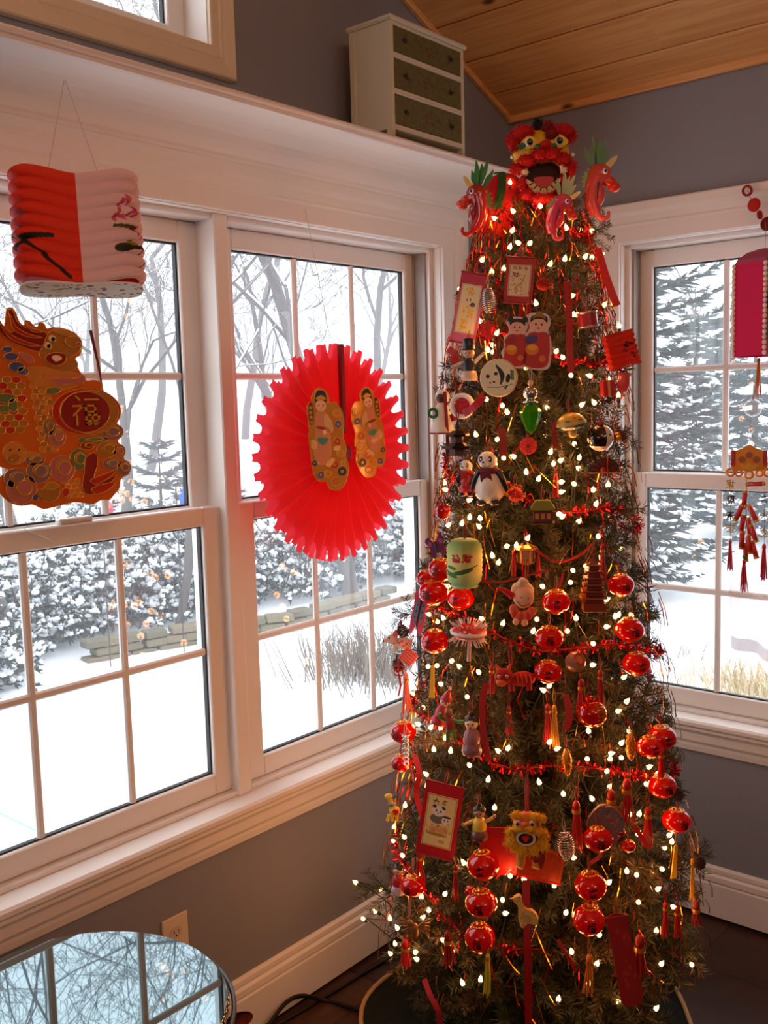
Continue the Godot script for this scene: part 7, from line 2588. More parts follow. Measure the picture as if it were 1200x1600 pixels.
	turned(t, "roof", [0.013, 0.059, 0.010, 0.064, 0.0, 0.076], wd, 4, Transform3D(Basis(Vector3.UP, PI / 4), Vector3.ZERO), -1)
	st = mk()
	bx(st, Vector3(-0.023, -0.040, -0.021), Vector3(0.023, -0.022, 0.021), 0.001)
	put("plinth", st, mat(Color(0.50, 0.20, 0.07), 0.4), t)
	hang(t, 0.074, 0.03)
	# cloth butterfly
	t = orn("cloth_butterfly", "narrow pink and pale blue cloth butterfly with dark stitching at the left edge", "butterfly ornament", Vector3(0.424, 1.080, 1.046), 0.95, -0.22)
	var pc := mat(Color(0.85, 0.32, 0.48), 0.8, 0.0, {"back": Color(0.5, 0.2, 0.3)})
	for x in [-1, 1]:
		plate(t, "wing", loop(P2([0.001 * x, 0.026, 0.012 * x, 0.050, 0.018 * x, 0.040, 0.013 * x, 0.012, 0.016 * x, -0.012, 0.012 * x, -0.050, 0.004 * x, -0.036, 0.001 * x, -0.012]), 3), 0.003, 0.0, pc)
		plate(t, "wing_panel", loop(P2([0.003 * x, 0.022, 0.010 * x, 0.030, 0.010 * x, 0.008, 0.011 * x, -0.010, 0.007 * x, -0.026, 0.003 * x, -0.012]), 3), 0.001, 0.003, mat(Color(0.46, 0.58, 0.72), 0.8, 0.0, {"back": Color(0.2, 0.3, 0.4)}))
		for k in 3:
			sph(t, "stitched_spot", Vector3(0.007 * x, 0.018 - k * 0.014, 0.004), Vector3(0.0014, 0.0024, 0.0008), mat(Color(0.08, 0.08, 0.16), 0.6), 8)
	limb(t, "body", [Vector3(0, 0.03, 0.003), Vector3(0, 0, 0.004), Vector3(0, -0.028, 0.003)], 0.0022, 0.0016, mat(Color(0.10, 0.06, 0.12), 0.7), 6)
	hang(t, 0.03, 0.03)
	# purple butterfly
	t = orn("feather_butterfly", "small purple butterfly clipped above the red lantern balls on the left", "butterfly ornament", Vector3(0.458, 1.226, 1.020), 0.8, 0.3)
	var pu := mat(Color(0.36, 0.12, 0.34), 0.6, 0.0, {"rim": 0.5, "back": Color(0.2, 0.05, 0.2)})
	for x in [-1, 1]:
		plate(t, "wing", loop(P2([0.001 * x, 0.006, 0.012 * x, 0.026, 0.022 * x, 0.020, 0.016 * x, 0.002, 0.018 * x, -0.016, 0.010 * x, -0.022, 0.002 * x, -0.008]), 3), 0.002, 0.0, pu)
		plate(t, "wing_spot", oval(0.005, 0.006, 0.013 * x, 0.012, 12), 0.001, 0.002, mat(Color(0.62, 0.25, 0.45), 0.5))
		limb(t, "feeler", [Vector3(0, 0.012, 0.002), Vector3(0.006 * x, 0.026, 0.002)], 0.0006, 0.0004, mat(Color(0.05, 0.03, 0.05), 0.5), 4)
	limb(t, "body", [Vector3(0, 0.014, 0.002), Vector3(0, -0.012, 0.002)], 0.003, 0.002, mat(Color(0.06, 0.03, 0.06), 0.6), 8)
	# cloth mouse
	t = orn("cloth_mouse", "white cloth mouse with pink dots at the far left of the tree", "plush ornament", Vector3(0.298, 0.983, 0.971), 1.0, -0.15)
	var ms := cloth(Color(0.82, 0.70, 0.66))
	sph(t, "body", Vector3(0.014, -0.002, 0), Vector3(0.020, 0.015, 0.014), ms, 16)
	sph(t, "head", Vector3(-0.014, 0.004, 0.004), Vector3(0.014, 0.012, 0.011), ms, 14)
	limb(t, "snout", [Vector3(-0.022, 0.003, 0.008), Vector3(-0.032, -0.001, 0.012)], 0.007, 0.003, ms)
	sph(t, "nose", Vector3(-0.033, -0.001, 0.0125), Vector3(0.003, 0.003, 0.003), mat(Color(0.10, 0.05, 0.07), 0.4), 8)
	for z in [-1, 1]:
		sph(t, "ear", Vector3(-0.008, 0.017, 0.008 * z), Vector3(0.007, 0.008, 0.003), mat(Color(0.75, 0.40, 0.36), 0.8), 10)
		sph(t, "eye", Vector3(-0.021, 0.008, 0.004 + 0.009 * z), Vector3(0.0022, 0.0024, 0.002), mat(Color(0.08, 0.04, 0.06), 0.2), 8)
		limb(t, "leg", [Vector3(-0.004, -0.010, 0.007 * z), Vector3(-0.006, -0.022, 0.008 * z)], 0.004, 0.004, ms)
	for k in 5:
		sph(t, "pink_dot", Vector3(0.004 + k * 0.006, 0.006 * sin(k * 2.1), 0.0135), Vector3(0.0034, 0.0034, 0.0014), mat(Color(0.78, 0.28, 0.28), 0.8), 8)
	hang(t, 0.016, 0.05, Color(0.60, 0.12, 0.12), 0.0014)
	# pink embroidered charm with tassel
	t = orn("embroidered_charm", "pink embroidered square charm turned on its point below the cloth mouse", "charm", Vector3(0.391, 0.976, 1.047), 0.9, 0.0)
	st = mk()
	bx(st, Vector3(-0.017, -0.017, -0.003), Vector3(0.017, 0.017, 0.003), 0.0025, Transform3D(Basis(Vector3(0, 0, 1), PI / 4 + 0.1), Vector3.ZERO))
	put("cushion", st, cloth(Color(0.84, 0.34, 0.32)), t)
	st = mk()
	for k in 5:
		tube(st, [Vector3(-0.018 + k * 0.004, -0.006 + k * 0.005, 0.0036), Vector3(-0.002 + k * 0.004, -0.020 + k * 0.005, 0.0036)], 0.0007, -1, 4)
	put("embroidery", st, mat(Color(0.92, 0.66, 0.58), 0.7), t)
	limb(t, "cord_loop", [Vector3(0, 0.024, 0), Vector3(0.006, 0.036, 0), Vector3(0.012, 0.044, -0.004)], 0.0014, 0.0014, mat(Color(0.85, 0.5, 0.45), 0.7), 5)
	tassel_thing(Vector3(0.390, 0.940, 1.057), 0.075, 0.0075, Color(0.90, 0.42, 0.34), "salmon pink silk tassel below the embroidered charm")
	t = orn("knotted_cord", "red chinese knot with long red cord dangling at the tree's left edge", "knot", Vector3(0.344, 0.932, 1.026), 0.9)
	st = mk()
	for k in 4:
		var a := PI / 4 + k * PI / 2
		ring = []
		for j in 13:
			var b := TAU * j / 12
			ring.append(Vector3(cos(a) * 0.008 + cos(b) * 0.006, sin(a) * 0.008 + sin(b) * 0.006, 0.002 * (k % 2)))
		tube(st, ring, 0.0017, -1, 5, false)
	put("knot", st, mat(Color(0.66, 0.06, 0.08), 0.6), t)
	limb(t, "tail_cord", [Vector3(0, -0.010, 0), Vector3(0.003, -0.035, 0), Vector3(-0.002, -0.06, 0.004)], 0.003, 0.002, mat(Color(0.60, 0.05, 0.08), 0.6), 6)
	hang(t, 0.01, 0.03)
	# red tiger
	t = orn("cloth_tiger", "red embroidered cloth tiger with golden horns and trim in the middle of the tree", "plush ornament", Vector3(0.664, 0.969, 1.042), 0.9, 0.05)
	var rd := cloth(Color(0.66, 0.07, 0.05))
	var og := mat(Color(0.88, 0.36, 0.06), 0.6)
	sph(t, "body", Vector3(0.022, -0.002, -0.004), Vector3(0.026, 0.016, 0.014), rd, 16)
	sph(t, "head", Vector3(-0.016, 0.008, 0.008), Vector3(0.019, 0.017, 0.014), rd, 16)
	sph(t, "muzzle", Vector3(-0.022, -0.003, 0.019), Vector3(0.011, 0.008, 0.006), og, 12)
	for x in [-1, 1]:
		limb(t, "horn", [Vector3(-0.016 + 0.010 * x, 0.022, 0.006), Vector3(-0.016 + 0.015 * x, 0.033, 0.008)], 0.005, 0.002, og, 6)
		sph(t, "eye", Vector3(-0.017 + 0.008 * x, 0.011, 0.0205), Vector3(0.0036, 0.0036, 0.002), mat(Color(0.92, 0.86, 0.70), 0.3), 8)
		sph(t, "pupil", Vector3(-0.017 + 0.008 * x, 0.011, 0.0222), Vector3(0.0018, 0.002, 0.001), mat(Color(0.04, 0.03, 0.03), 0.3), 8)
		limb(t, "leg", [Vector3(0.016 + 0.018 * x, -0.010, 0.004), Vector3(0.016 + 0.018 * x, -0.024, 0.006)], 0.0065, 0.006, rd)
	for k in 4:
		limb(t, "stripe", [Vector3(0.010 + k * 0.009, 0.011 - k * 0.001, 0.006), Vector3(0.012 + k * 0.009, 0.002, 0.0105), Vector3(0.012 + k * 0.009, -0.008, 0.009)], 0.0018, 0.001, og, 5)
	limb(t, "tail", [Vector3(0.044, 0.004, -0.004), Vector3(0.056, 0.010, 0.0), Vector3(0.054, 0.022, 0.002)], 0.004, 0.003, rd)
	hang(t, 0.022, 0.06, Color(0.60, 0.05, 0.05), 0.002)
	# cup-shaped bell
	t = orn("ceramic_bell", "beige ceramic bell with a red ringed mouth tipped toward the viewer", "bell", Vector3(0.767, 1.003, 0.961), 0.9, -0.7)
	turned(t, "bell_body", [0.0, -0.022, 0.012, -0.020, 0.020, -0.008, 0.020, 0.008, 0.013, 0.018, 0.010, 0.018, 0.009, 0.010], mat(Color(0.62, 0.44, 0.34), 0.4, 0.0, {"coat": 0.4}), 24, Transform3D(Basis(Vector3.RIGHT, 0.8), Vector3.ZERO))
	turned(t, "mouth_ring", [0.014, 0.017, 0.0125, 0.0205, 0.009, 0.0185], mat(Color(0.74, 0.20, 0.12), 0.3, 0.0, {"coat": 0.6}), 24, Transform3D(Basis(Vector3.RIGHT, 0.8), Vector3.ZERO))
	turned(t, "inside", [0.0, 0.012, 0.0095, 0.014], mat(Color(0.90, 0.50, 0.22), 0.5), 20, Transform3D(Basis(Vector3.RIGHT, 0.8), Vector3.ZERO))
	hang(t, 0.02, 0.03)
	# little people
	peg_figure("santa_figure", Vector3(0.509, 0.880, 1.082), "tiny santa in a pointed red hat behind the green limbed boy", 0.85, Color(0.70, 0.10, 0.12), Color(0.72, 0.10, 0.12), Color(0.90, 0.72, 0.62), Color(0.72, 0.06, 0.08), "cone", Color(0, 0, 0, 0), -0.35)
	t = orn("jointed_boy", "jointed wooden boy with green arms and legs and a red vest left of centre", "figurine", Vector3(0.540, 0.861, 1.095), 0.8, 0.1)
	var gn := mat(Color(0.28, 0.50, 0.14), 0.5)
	sph(t, "head", Vector3(0, 0.026, 0), Vector3(0.009, 0.010, 0.009), mat(Color(0.60, 0.40, 0.24), 0.5), 12)
	for x in [-0.003, 0.003]:
		sph(t, "eye", Vector3(x, 0.027, 0.0085), Vector3(0.001, 0.0012, 0.0008), mat(Color(0.04, 0.03, 0.03), 0.3), 6)
	turned(t, "vest", [0.0, -0.010, 0.010, -0.008, 0.009, 0.012, 0.005, 0.017, 0.0, 0.017], mat(Color(0.62, 0.10, 0.08), 0.6))
	limb(t, "arm", [Vector3(0.008, 0.010, 0.002), Vector3(0.024, 0.006, 0.006), Vector3(0.036, 0.008, 0.006)], 0.004, 0.0034, gn)
	sph(t, "hand", Vector3(0.039, 0.008, 0.006), Vector3(0.004, 0.004, 0.004), mat(Color(0.75, 0.55, 0.36), 0.5), 8)
	limb(t, "arm", [Vector3(-0.008, 0.010, 0.002), Vector3(-0.017, 0.018, 0.006), Vector3(-0.016, 0.028, 0.008)], 0.0045, 0.004, gn)
	for x in [-1, 1]:
		limb(t, "leg", [Vector3(0.005 * x, -0.008, 0), Vector3(0.007 * x, -0.022, 0.003), Vector3(0.008 * x, -0.034, 0.002)], 0.0048, 0.004, gn)
		sph(t, "shoe", Vector3(0.010 * x, -0.037, 0.005), Vector3(0.006, 0.0035, 0.008), mat(Color(0.66, 0.08, 0.07), 0.5), 8)
	hang(t, 0.034, 0.03)
	peg_figure("kokeshi_doll", Vector3(0.592, 0.842, 1.089), "wooden doll with glossy black hair and mauve kimono left of centre", 1.08, Color(0.58, 0.36, 0.36), Color(0.48, 0.28, 0.30), Color(0.93, 0.76, 0.58), Color(0.05, 0.05, 0.09), "hair")
	peg_figure("boy_in_yellow", Vector3(0.618, 0.662, 1.103), "small figure in a yellow shirt with black hair beside the panda scroll", 0.92, Color(0.86, 0.70, 0.20), Color(0.38, 0.16, 0.12), Color(0.72, 0.50, 0.34), Color(0.04, 0.03, 0.04), "hair", Color(0.88, 0.68, 0.36))
	peg_figure("girl_in_red", Vector3(0.414, 0.487, 1.131), "tiny girl in a red dress with pale scarf at the lower left edge", 0.85, Color(0.68, 0.05, 0.10), Color(0.70, 0.62, 0.66), Color(0.88, 0.68, 0.55), Color(0.06, 0.04, 0.05), "hair")
	# yellow giraffe
	t = orn("yellow_giraffe", "little yellow long-necked animal with blue collar and red heart at the left edge", "figurine", Vector3(0.358, 0.624, 1.077), 1.0, 0.0)
	var ye := mat(Color(0.82, 0.68, 0.16), 0.5, 0.0, {"coat": 0.3})
	sph(t, "body", Vector3(0.004, -0.008, 0), Vector3(0.013, 0.012, 0.010), ye, 14)
	limb(t, "neck", [Vector3(-0.002, -0.002, 0), Vector3(-0.004, 0.014, 0.002), Vector3(-0.006, 0.024, 0.004)], 0.0062, 0.0050, ye)
	sph(t, "head", Vector3(-0.008, 0.028, 0.005), Vector3(0.010, 0.007, 0.007), ye, 12)
	plate(t, "blue_ear", loop(P2([0.0, 0.026, 0.006, 0.034, 0.012, 0.033, 0.008, 0.026]), 3), 0.003, 0.006, mat(Color(0.24, 0.40, 0.62), 0.5))
	turned(t, "collar", [0.0062, 0.005, 0.0078, 0.008, 0.0062, 0.011], mat(Color(0.28, 0.44, 0.60), 0.5), 14, Transform3D(Basis(), Vector3(-0.003, 0, 0.001)))
	plate(t, "heart", loop(P2([0.008, -0.014, 0.001, -0.005, 0.004, 0.000, 0.008, -0.003, 0.012, 0.000, 0.015, -0.005]), 3), 0.003, 0.009, mat(Color(0.72, 0.08, 0.10), 0.4))
	for x in [-0.008, 0.0, 0.009]:
		limb(t, "leg", [Vector3(x, -0.016, 0.003), Vector3(x * 1.4 - 0.002, -0.030, 0.005)], 0.0042, 0.0034, ye)
	hang(t, 0.034, 0.03)
	# yellow lion puppet
	t = orn("lion_puppet", "yellow furry lion dance puppet with open mouth low on the front of the tree", "puppet", Vector3(0.718, 0.662, 1.075), 0.85, 0.0)
	var yf := mat(Color(0.84, 0.62, 0.08), 0.9, 0.0, {"rim": 0.5})
	sph(t, "skull", Vector3(0, 0.016, -0.006), Vector3(0.030, 0.026, 0.022), mat(Color(0.72, 0.40, 0.12), 0.7), 16)
	fur(t, "brow_fur", [[Vector3(-0.022, 0.040, 0.012), Vector3(0.012, 0.009, 0.009)], [Vector3(0.016, 0.038, 0.012), Vector3(0.014, 0.009, 0.009)], [Vector3(0.029, 0.033, 0.008), Vector3(0.009, 0.009, 0.009)]], 130, 0.007, yf)
	fur(t, "lip_fur", [[Vector3(-0.034, 0.006, 0.014), Vector3(0.011, 0.009, 0.009)], [Vector3(-0.018, 0.016, 0.022), Vector3(0.014, 0.008, 0.009)], [Vector3(0.004, 0.018, 0.024), Vector3(0.014, 0.008, 0.009)], [Vector3(0.022, 0.012, 0.020), Vector3(0.013, 0.009, 0.009)], [Vector3(0.034, 0.002, 0.014), Vector3(0.009, 0.014, 0.009)]], 120, 0.008, yf)
	fur(t, "beard_fur", [[Vector3(-0.030, -0.016, 0.012), Vector3(0.014, 0.016, 0.010)], [Vector3(-0.014, -0.030, 0.014), Vector3(0.015, 0.014, 0.010)], [Vector3(0.012, -0.030, 0.014), Vector3(0.015, 0.014, 0.010)], [Vector3(0.030, -0.018, 0.012), Vector3(0.012, 0.018, 0.010)]], 150, 0.012, yf)
	plate(t, "mouth_rim", oval(0.020, 0.015, -0.003, -0.004, 20), 0.006, 0.018, mat(Color(0.88, 0.80, 0.76), 0.7))
	plate(t, "mouth", oval(0.015, 0.011, -0.003, -0.003, 18), 0.002, 0.024, mat(Color(0.12, 0.05, 0.03), 0.7))
	plate(t, "tongue", loop(P2([-0.010, 0.002, 0.004, 0.002, -0.003, -0.010]), 4), 0.0015, 0.026, mat(Color(0.80, 0.14, 0.06), 0.5))
	for x in [-0.019, 0.010]:
		sph(t, "eye", Vector3(x, 0.027, 0.020), Vector3(0.0068, 0.0072, 0.005), mat(Color(0.80, 0.70, 0.72), 0.2), 12)
		sph(t, "pupil", Vector3(x, 0.027, 0.0240), Vector3(0.0038, 0.0042, 0.002), shiny(Color(0.12, 0.03, 0.03)), 10)
	sph(t, "nose", Vector3(-0.005, 0.027, 0.025), Vector3(0.008, 0.006, 0.005), mat(Color(0.84, 0.38, 0.12), 0.5), 12)
	for k in 2:
		limb(t, "leg", [Vector3(-0.014 + k * 0.030, -0.036, 0.0), Vector3(-0.014 + k * 0.032, -0.062, 0.004), Vector3(-0.018 + k * 0.034, -0.072, 0.010)], 0.011, 0.009, mat(Color(0.76, 0.50, 0.14), 0.8))
	plate(t, "cape", loop(P2([-0.004, -0.018, 0.034, -0.022, 0.030, -0.070, 0.014, -0.060]), 4), 0.003, 0.010, cloth(Color(0.52, 0.10, 0.05)))
	hang(t, 0.044, 0.10, Color(0.62, 0.05, 0.05), 0.0022)
	# envelopes behind the puppet
	t = orn("red_envelope", "orange red printed paper envelope lying in the branches below the lion puppet", "envelope", Vector3(0.731, 0.585, 1.044), 0.8, -0.2)
	im = canvas(128, 96, Color(0.78, 0.26, 0.08))
	for k in 70:
		dab(im, rng.randf() * 128, rng.randf() * 96, rng.randf_range(2, 7), 2.0, Color(0.84, 0.44, 0.16).lerp(Color(0.70, 0.14, 0.05), rng.randf()), rng.randf() * 3)
	frame(im, 4, 4, 124, 92, 2, Color(0.85, 0.50, 0.2))
	st = mk()
	ext(st, rect(0.092, 0.070), 0.002)
	put("paper", st, mat(Color.WHITE, 0.5, 0.0, {"tex": tex(im), "back": Color(0.6, 0.25, 0.1)}), t)
	st = mk()
	bx(st, Vector3(-0.047, -0.036, -0.001), Vector3(0.047, -0.032, 0.004), 0.001)
	put("folded_edge", st, mat(Color(0.80, 0.05, 0.03), 0.5, 0.0, {"back": Color(0.8, 0.05, 0.03)}), t)
	t = orn("red_envelope", "plain bright red paper envelope at the left of the yellow lion puppet", "envelope", Vector3(0.643, 0.599, 1.072), 0.8, 0.05)
	st = mk()
	ext(st, rect(0.075, 0.105), 0.002)
	put("paper", st, mat(Color(0.74, 0.03, 0.03), 0.5, 0.0, {"back": Color(0.6, 0.02, 0.02)}), t)
	plate(t, "flap", PackedVector2Array([Vector2(-0.0375, 0.0525), Vector2(0.0, 0.030), Vector2(0.0375, 0.0525)]), 0.001, 0.002, mat(Color(0.66, 0.03, 0.03), 0.5))
	# embroidered sachet
	t = orn("embroidered_sachet", "grey embroidered cloth sachet with red and teal pattern right of centre", "sachet", Vector3(0.827, 0.663, 0.948), 0.85, -0.5)
	im = canvas(96, 96, Color(0.44, 0.36, 0.36))
	for k in 60:
		dab(im, rng.randf() * 96, rng.randf() * 96, rng.randf_range(2, 6), rng.randf_range(1.5, 4), [Color(0.62, 0.14, 0.10), Color(0.20, 0.30, 0.36), Color(0.55, 0.42, 0.38)][rng.randi() % 3], rng.randf() * 3)
	st = mk()
	ext(st, loop(P2([-0.030, 0.030, 0.0, 0.040, 0.030, 0.026, 0.040, -0.010, 0.030, -0.044, 0.0, -0.038, -0.034, -0.020]), 3), 0.010, Transform3D(), -0.005)
	put("pouch", st, mat(Color.WHITE, 0.85, 0.0, {"tex": tex(im)}), t)
	limb(t, "drawstring", [Vector3(-0.02, 0.034, 0.006), Vector3(0.0, 0.044, 0.006), Vector3(0.022, 0.032, 0.006)], 0.0018, 0.0018, mat(Color(0.70, 0.34, 0.25), 0.6), 5)
	# gold glitter cones
	for c in [[886, 1192, 0.03, "long gold glitter cone hanging under the red tinsel right of centre"], [985, 1166, 0.05, "slim gold glitter cone at the right edge beside the lantern balls"]]:
		t = orn("glitter_cone", c[3], "cone ornament", [Vector3(0.764, 0.797, 0.992), Vector3(0.855, 0.819, 0.888)][0 if c[0] < 900 else 1], 0.7, 0.05)
		turned(t, "cone", [0.0, 0.030, 0.005, 0.026, 0.0095, 0.008, 0.009, -0.010, 0.004, -0.028, 0.0, -0.033], mat(Color(0.80, 0.48, 0.12), 0.35, 0.6), 14)
		st = mk()
		for k in 90:
			var y := rng.randf_range(-0.028, 0.026)
			var a := rng.randf() * TAU
			var rr := 0.0095 * (1.0 - pow(absf(y) / 0.034, 2.0)) + 0.0008
			ball(st, Vector3(cos(a) * rr, y, sin(a) * rr), Vector3.ONE * 0.0013, 5, 3)
		put("glitter", st, mat(Color(0.95, 0.70, 0.25), 0.15, 0.8), t).set_meta("kind", "stuff")
		hang(t, 0.030, 0.03)
	# glossy red glass globe with gold mosaic
	t = orn("mosaic_globe", "large glossy red glass globe with a gold mosaic side on the right of the tree", "bauble", Vector3(0.796, 0.895, 0.947), 0.7, 0.1)
	sph(t, "globe", Vector3.ZERO, Vector3(0.031, 0.029, 0.031), mat(Color(0.72, 0.04, 0.03), 0.06, 0.2, {"coat": 1.0, "back": Color(0.6, 0.05, 0.02)}), 28)
	st = mk()
	for i in 6:
		for j in 8:
			var u := 0.35 + i * 0.14
			var v := -0.85 + j * 0.24
			var n := Vector3(sin(u) * cos(v), sin(v), cos(u) * cos(v))
			bx(st, Vector3(-0.0018, -0.0028, 0), Vector3(0.0018, 0.0028, 0.0012), 0.0004, Transform3D(Basis.looking_at(-n, Vector3.UP), n * Vector3(0.031, 0.029, 0.031)))
	put("gold_mosaic", st, mat(Color(0.92, 0.55, 0.18), 0.15, 0.85), t)
	turned(t, "cap", [0.009, 0.027, 0.010, 0.034, 0.005, 0.037, 0.0, 0.037], mat(Color(0.8, 0.2, 0.1), 0.25, 0.7))
	hang(t, 0.036, 0.04)
	# cream bird
	t = orn("cloth_bird", "cream patterned cloth bird perched low on the front of the tree", "bird ornament", Vector3(0.727, 0.492, 1.098), 0.9, 0.0)
	im = canvas(64, 64, Color(0.82, 0.66, 0.34))
	for k in 30:
		dab(im, rng.randf() * 64, rng.randf() * 64, 3, 1.6, [Color(0.45, 0.46, 0.24), Color(0.70, 0.42, 0.26), Color(0.88, 0.78, 0.5)][rng.randi() % 3], rng.randf() * 3)
	st = mk()
	ext(st, loop(P2([-0.020, 0.044, -0.010, 0.044, -0.004, 0.022, 0.014, 0.014, 0.024, 0.000, 0.022, -0.014, 0.004, -0.012, -0.006, -0.022, -0.012, -0.018, -0.016, 0.004, -0.016, 0.024, -0.026, 0.036]), 3), 0.012, Transform3D(), -0.006)
	put("body", st, mat(Color.WHITE, 0.85, 0.0, {"tex": tex(im)}), t)
	plate(t, "wing", loop(P2([-0.006, 0.008, 0.008, 0.006, 0.012, -0.006, 0.000, -0.008]), 3), 0.003, 0.006, cloth(Color(0.72, 0.58, 0.34)))
	sph(t, "eye", Vector3(-0.014, 0.037, 0.007), Vector3(0.0014, 0.0014, 0.001), mat(Color(0.05, 0.04, 0.03), 0.3), 6)
	plate(t, "beak", PackedVector2Array([Vector2(-0.024, 0.040), Vector2(-0.033, 0.037), Vector2(-0.024, 0.034)]), 0.004, -0.002, mat(Color(0.80, 0.45, 0.12), 0.5))
	# gold wings at the lower left
	t = orn("gilt_bird", "gilded wooden bird with spread wings at the lower left of the tree", "bird ornament", Vector3(0.486, 0.412, 1.158), 0.85, 0.1)
	var gw := mat(Color(0.56, 0.38, 0.16), 0.4, 0.45)
	sph(t, "body", Vector3(-0.004, -0.004, 0.004), Vector3(0.010, 0.018, 0.009), gw, 12)
	sph(t, "head", Vector3(-0.012, 0.016, 0.008), Vector3(0.007, 0.007, 0.006), gw, 10)
	for x in [-1, 1]:
		for k in 6:
			limb(t, "feather", [Vector3(0.004 * x, 0.002, 0.002), Vector3(0.016 * x, 0.012 - k * 0.004, 0.0), Vector3((0.034 - k * 0.002) * x, 0.020 - k * 0.009, -0.002)], 0.0032, 0.0018, gw, 5)
	sph(t, "eye", Vector3(-0.014, 0.017, 0.0135), Vector3(0.001, 0.001, 0.001), mat(Color(0.05, 0.03, 0.02), 0.3), 6)
	ribbon([Vector3(0.458, 0.553, 1.129), Vector3(0.460, 0.499, 1.140), Vector3(0.463, 0.446, 1.153), Vector3(0.462, 0.424, 1.157)], 0.006, Color(0.66, 0.46, 0.34), "pale brown ribbon from which the gilded bird hangs")
	# red stocking-shaped banner
	t = orn("cloth_banner", "long red cloth banner with faded gold brushwork low on the right of the tree", "banner", Vector3(0.879, 0.391, 0.966), 0.85, 0.16)
	im = canvas(64, 192, Color(0.56, 0.06, 0.05))
	for k in 50:
		dab(im, 32 + rng.randfn() * 9, 30 + rng.randf() * 130, rng.randf_range(2, 6), rng.randf_range(3, 8), Color(0.66, 0.20, 0.12).lerp(Color(0.56, 0.06, 0.05), rng.randf()))
	st = mk()
	ext(st, loop(P2([-0.020, 0.098, 0.020, 0.098, 0.022, 0.04, 0.026, -0.04, 0.024, -0.094, -0.016, -0.098, -0.020, -0.05, -0.020, 0.04]), 2), 0.003)
	put("cloth", st, mat(Color.WHITE, 0.8, 0.0, {"tex": tex(im), "back": Color(0.3, 0.05, 0.04)}), t)
	st = mk()
	tube(st, [Vector3(-0.024, 0.096, 0.002), Vector3(0.024, 0.096, 0.002)], 0.0024, -1, 6)
	put("rod", st, mat(Color(0.62, 0.10, 0.07), 0.5), t)
	hang(t, 0.096, 0.03)
	# silver icicle figure
	t = orn("silver_icicle", "twisted silver foil icicle above the red balls at the left edge", "icicle ornament", Vector3(0.404, 0.771, 1.081), 0.9)
	st = mk()
	for h in 2:
		var pts := []
		for i in 33:
			var a := TAU * i / 10.0 + h * PI
			pts.append(Vector3(cos(a) * 0.006, 0.034 - 0.0022 * i, sin(a) * 0.006))
		tube(st, pts, 0.0034, 0.0016, 6)
	put("twist", st, mat(Color(0.82, 0.82, 0.84), 0.18, 0.9), t)
	hang(t, 0.034, 0.03, Color(0.7, 0.7, 0.7), 0.0007)
	# beaded disc at the left edge
	t = orn("lacquer_disc", "small red lacquered disc hanging at the tree's left edge above the butterfly", "disc ornament", Vector3(0.469, 1.306, 1.011), 1.0, 0.0)
	turned(t, "disc", [0.0, -0.004, 0.016, -0.003, 0.0175, 0.0, 0.016, 0.003, 0.0, 0.004], shiny(Color(0.66, 0.03, 0.05)), 24, Transform3D(Basis(Vector3.RIGHT, PI / 2), Vector3.ZERO))
	hang(t, 0.017, 0.03)
	# pinecones on outer twigs
	for p in [[Vector3(0.914, 0.699, 0.792), "dark pinecone on the twig by the lower right lantern balls"], [Vector3(0.945, 0.537, 0.744), "pinecone on the long twig reaching right over the baseboard"], [Vector3(0.337, 1.019, 1.000), "pinecone on the twig above the cloth mouse"], [Vector3(0.324, 0.936, 1.004), "pinecone on the left twig beside the pink charm"]]:
		t = orn("pinecone", p[1], "pinecone", p[0], 0.6, 0.4)
		st = mk()
		for r in 7:
			var y := 0.012 - r * 0.0042
			var rr := 0.0035 + 0.007 * sin(PI * (r + 0.6) / 7.4)
			for k in 8:
				var a := TAU * k / 8 + r * 0.4
				ball(st, Vector3(cos(a) * rr, y, sin(a) * rr), Vector3(0.0042, 0.0022, 0.0042), 6, 4)
		put("scales", st, mat(Color(0.20, 0.10, 0.07), 0.8), t)
		limb(t, "stalk", [Vector3(0, 0.012, 0), Vector3(0.002, 0.024, -0.006)], 0.0018, 0.0014, mat(Color(0.16, 0.09, 0.06), 0.9), 5)
	# red lantern balls, each named by where it hangs
	lantern_ball(Vector3(0.732, 1.128, 0.977), 0.030, "red lantern ball right of the plush baby")
	lantern_ball(Vector3(0.725, 1.054, 0.994), 0.030, "red lantern ball directly under the one beside the plush baby")
	lantern_ball(Vector3(0.727, 0.985, 1.004), 0.029, "red lantern ball right of the cloth tiger with a gold tassel below")
	lantern_ball(Vector3(0.472, 1.179, 1.023), 0.030, "red lantern ball touching the left side of the green paper lantern")
	lantern_ball(Vector3(0.418, 1.149, 1.005), 0.026, "red lantern ball half hidden behind the left edge near the green lantern")
	lantern_ball(Vector3(0.461, 1.129, 1.041), 0.033, "red lantern ball just below left of the green paper lantern")
	lantern_ball(Vector3(0.525, 1.121, 1.027), 0.030, "red lantern ball half hidden in needles under the green paper lantern")
	lantern_ball(Vector3(0.479, 1.027, 1.063), 0.031, "red lantern ball with long yellow tassel left of the rattle drum", "yellow")
	lantern_ball(Vector3(0.833, 1.057, 0.849), 0.031, "red lantern ball at the right edge below the wooden tower")
	lantern_ball(Vector3(0.848, 0.986, 0.848), 0.030, "red lantern ball at the right edge above the window sill")
	lantern_ball(Vector3(0.818, 1.153, 0.859), 0.028, "red lantern ball by the right window frame beside the wooden tower")
	lantern_ball(Vector3(0.374, 0.799, 1.052), 0.030, "red lantern ball at the left edge below the pink tassel")
	lantern_ball(Vector3(0.374, 0.729, 1.062), 0.024, "small red lantern ball behind the silver icicle")
	lantern_ball(Vector3(0.889, 0.824, 0.813), 0.031, "dull red lantern ball farthest right under the outer twig", "red")
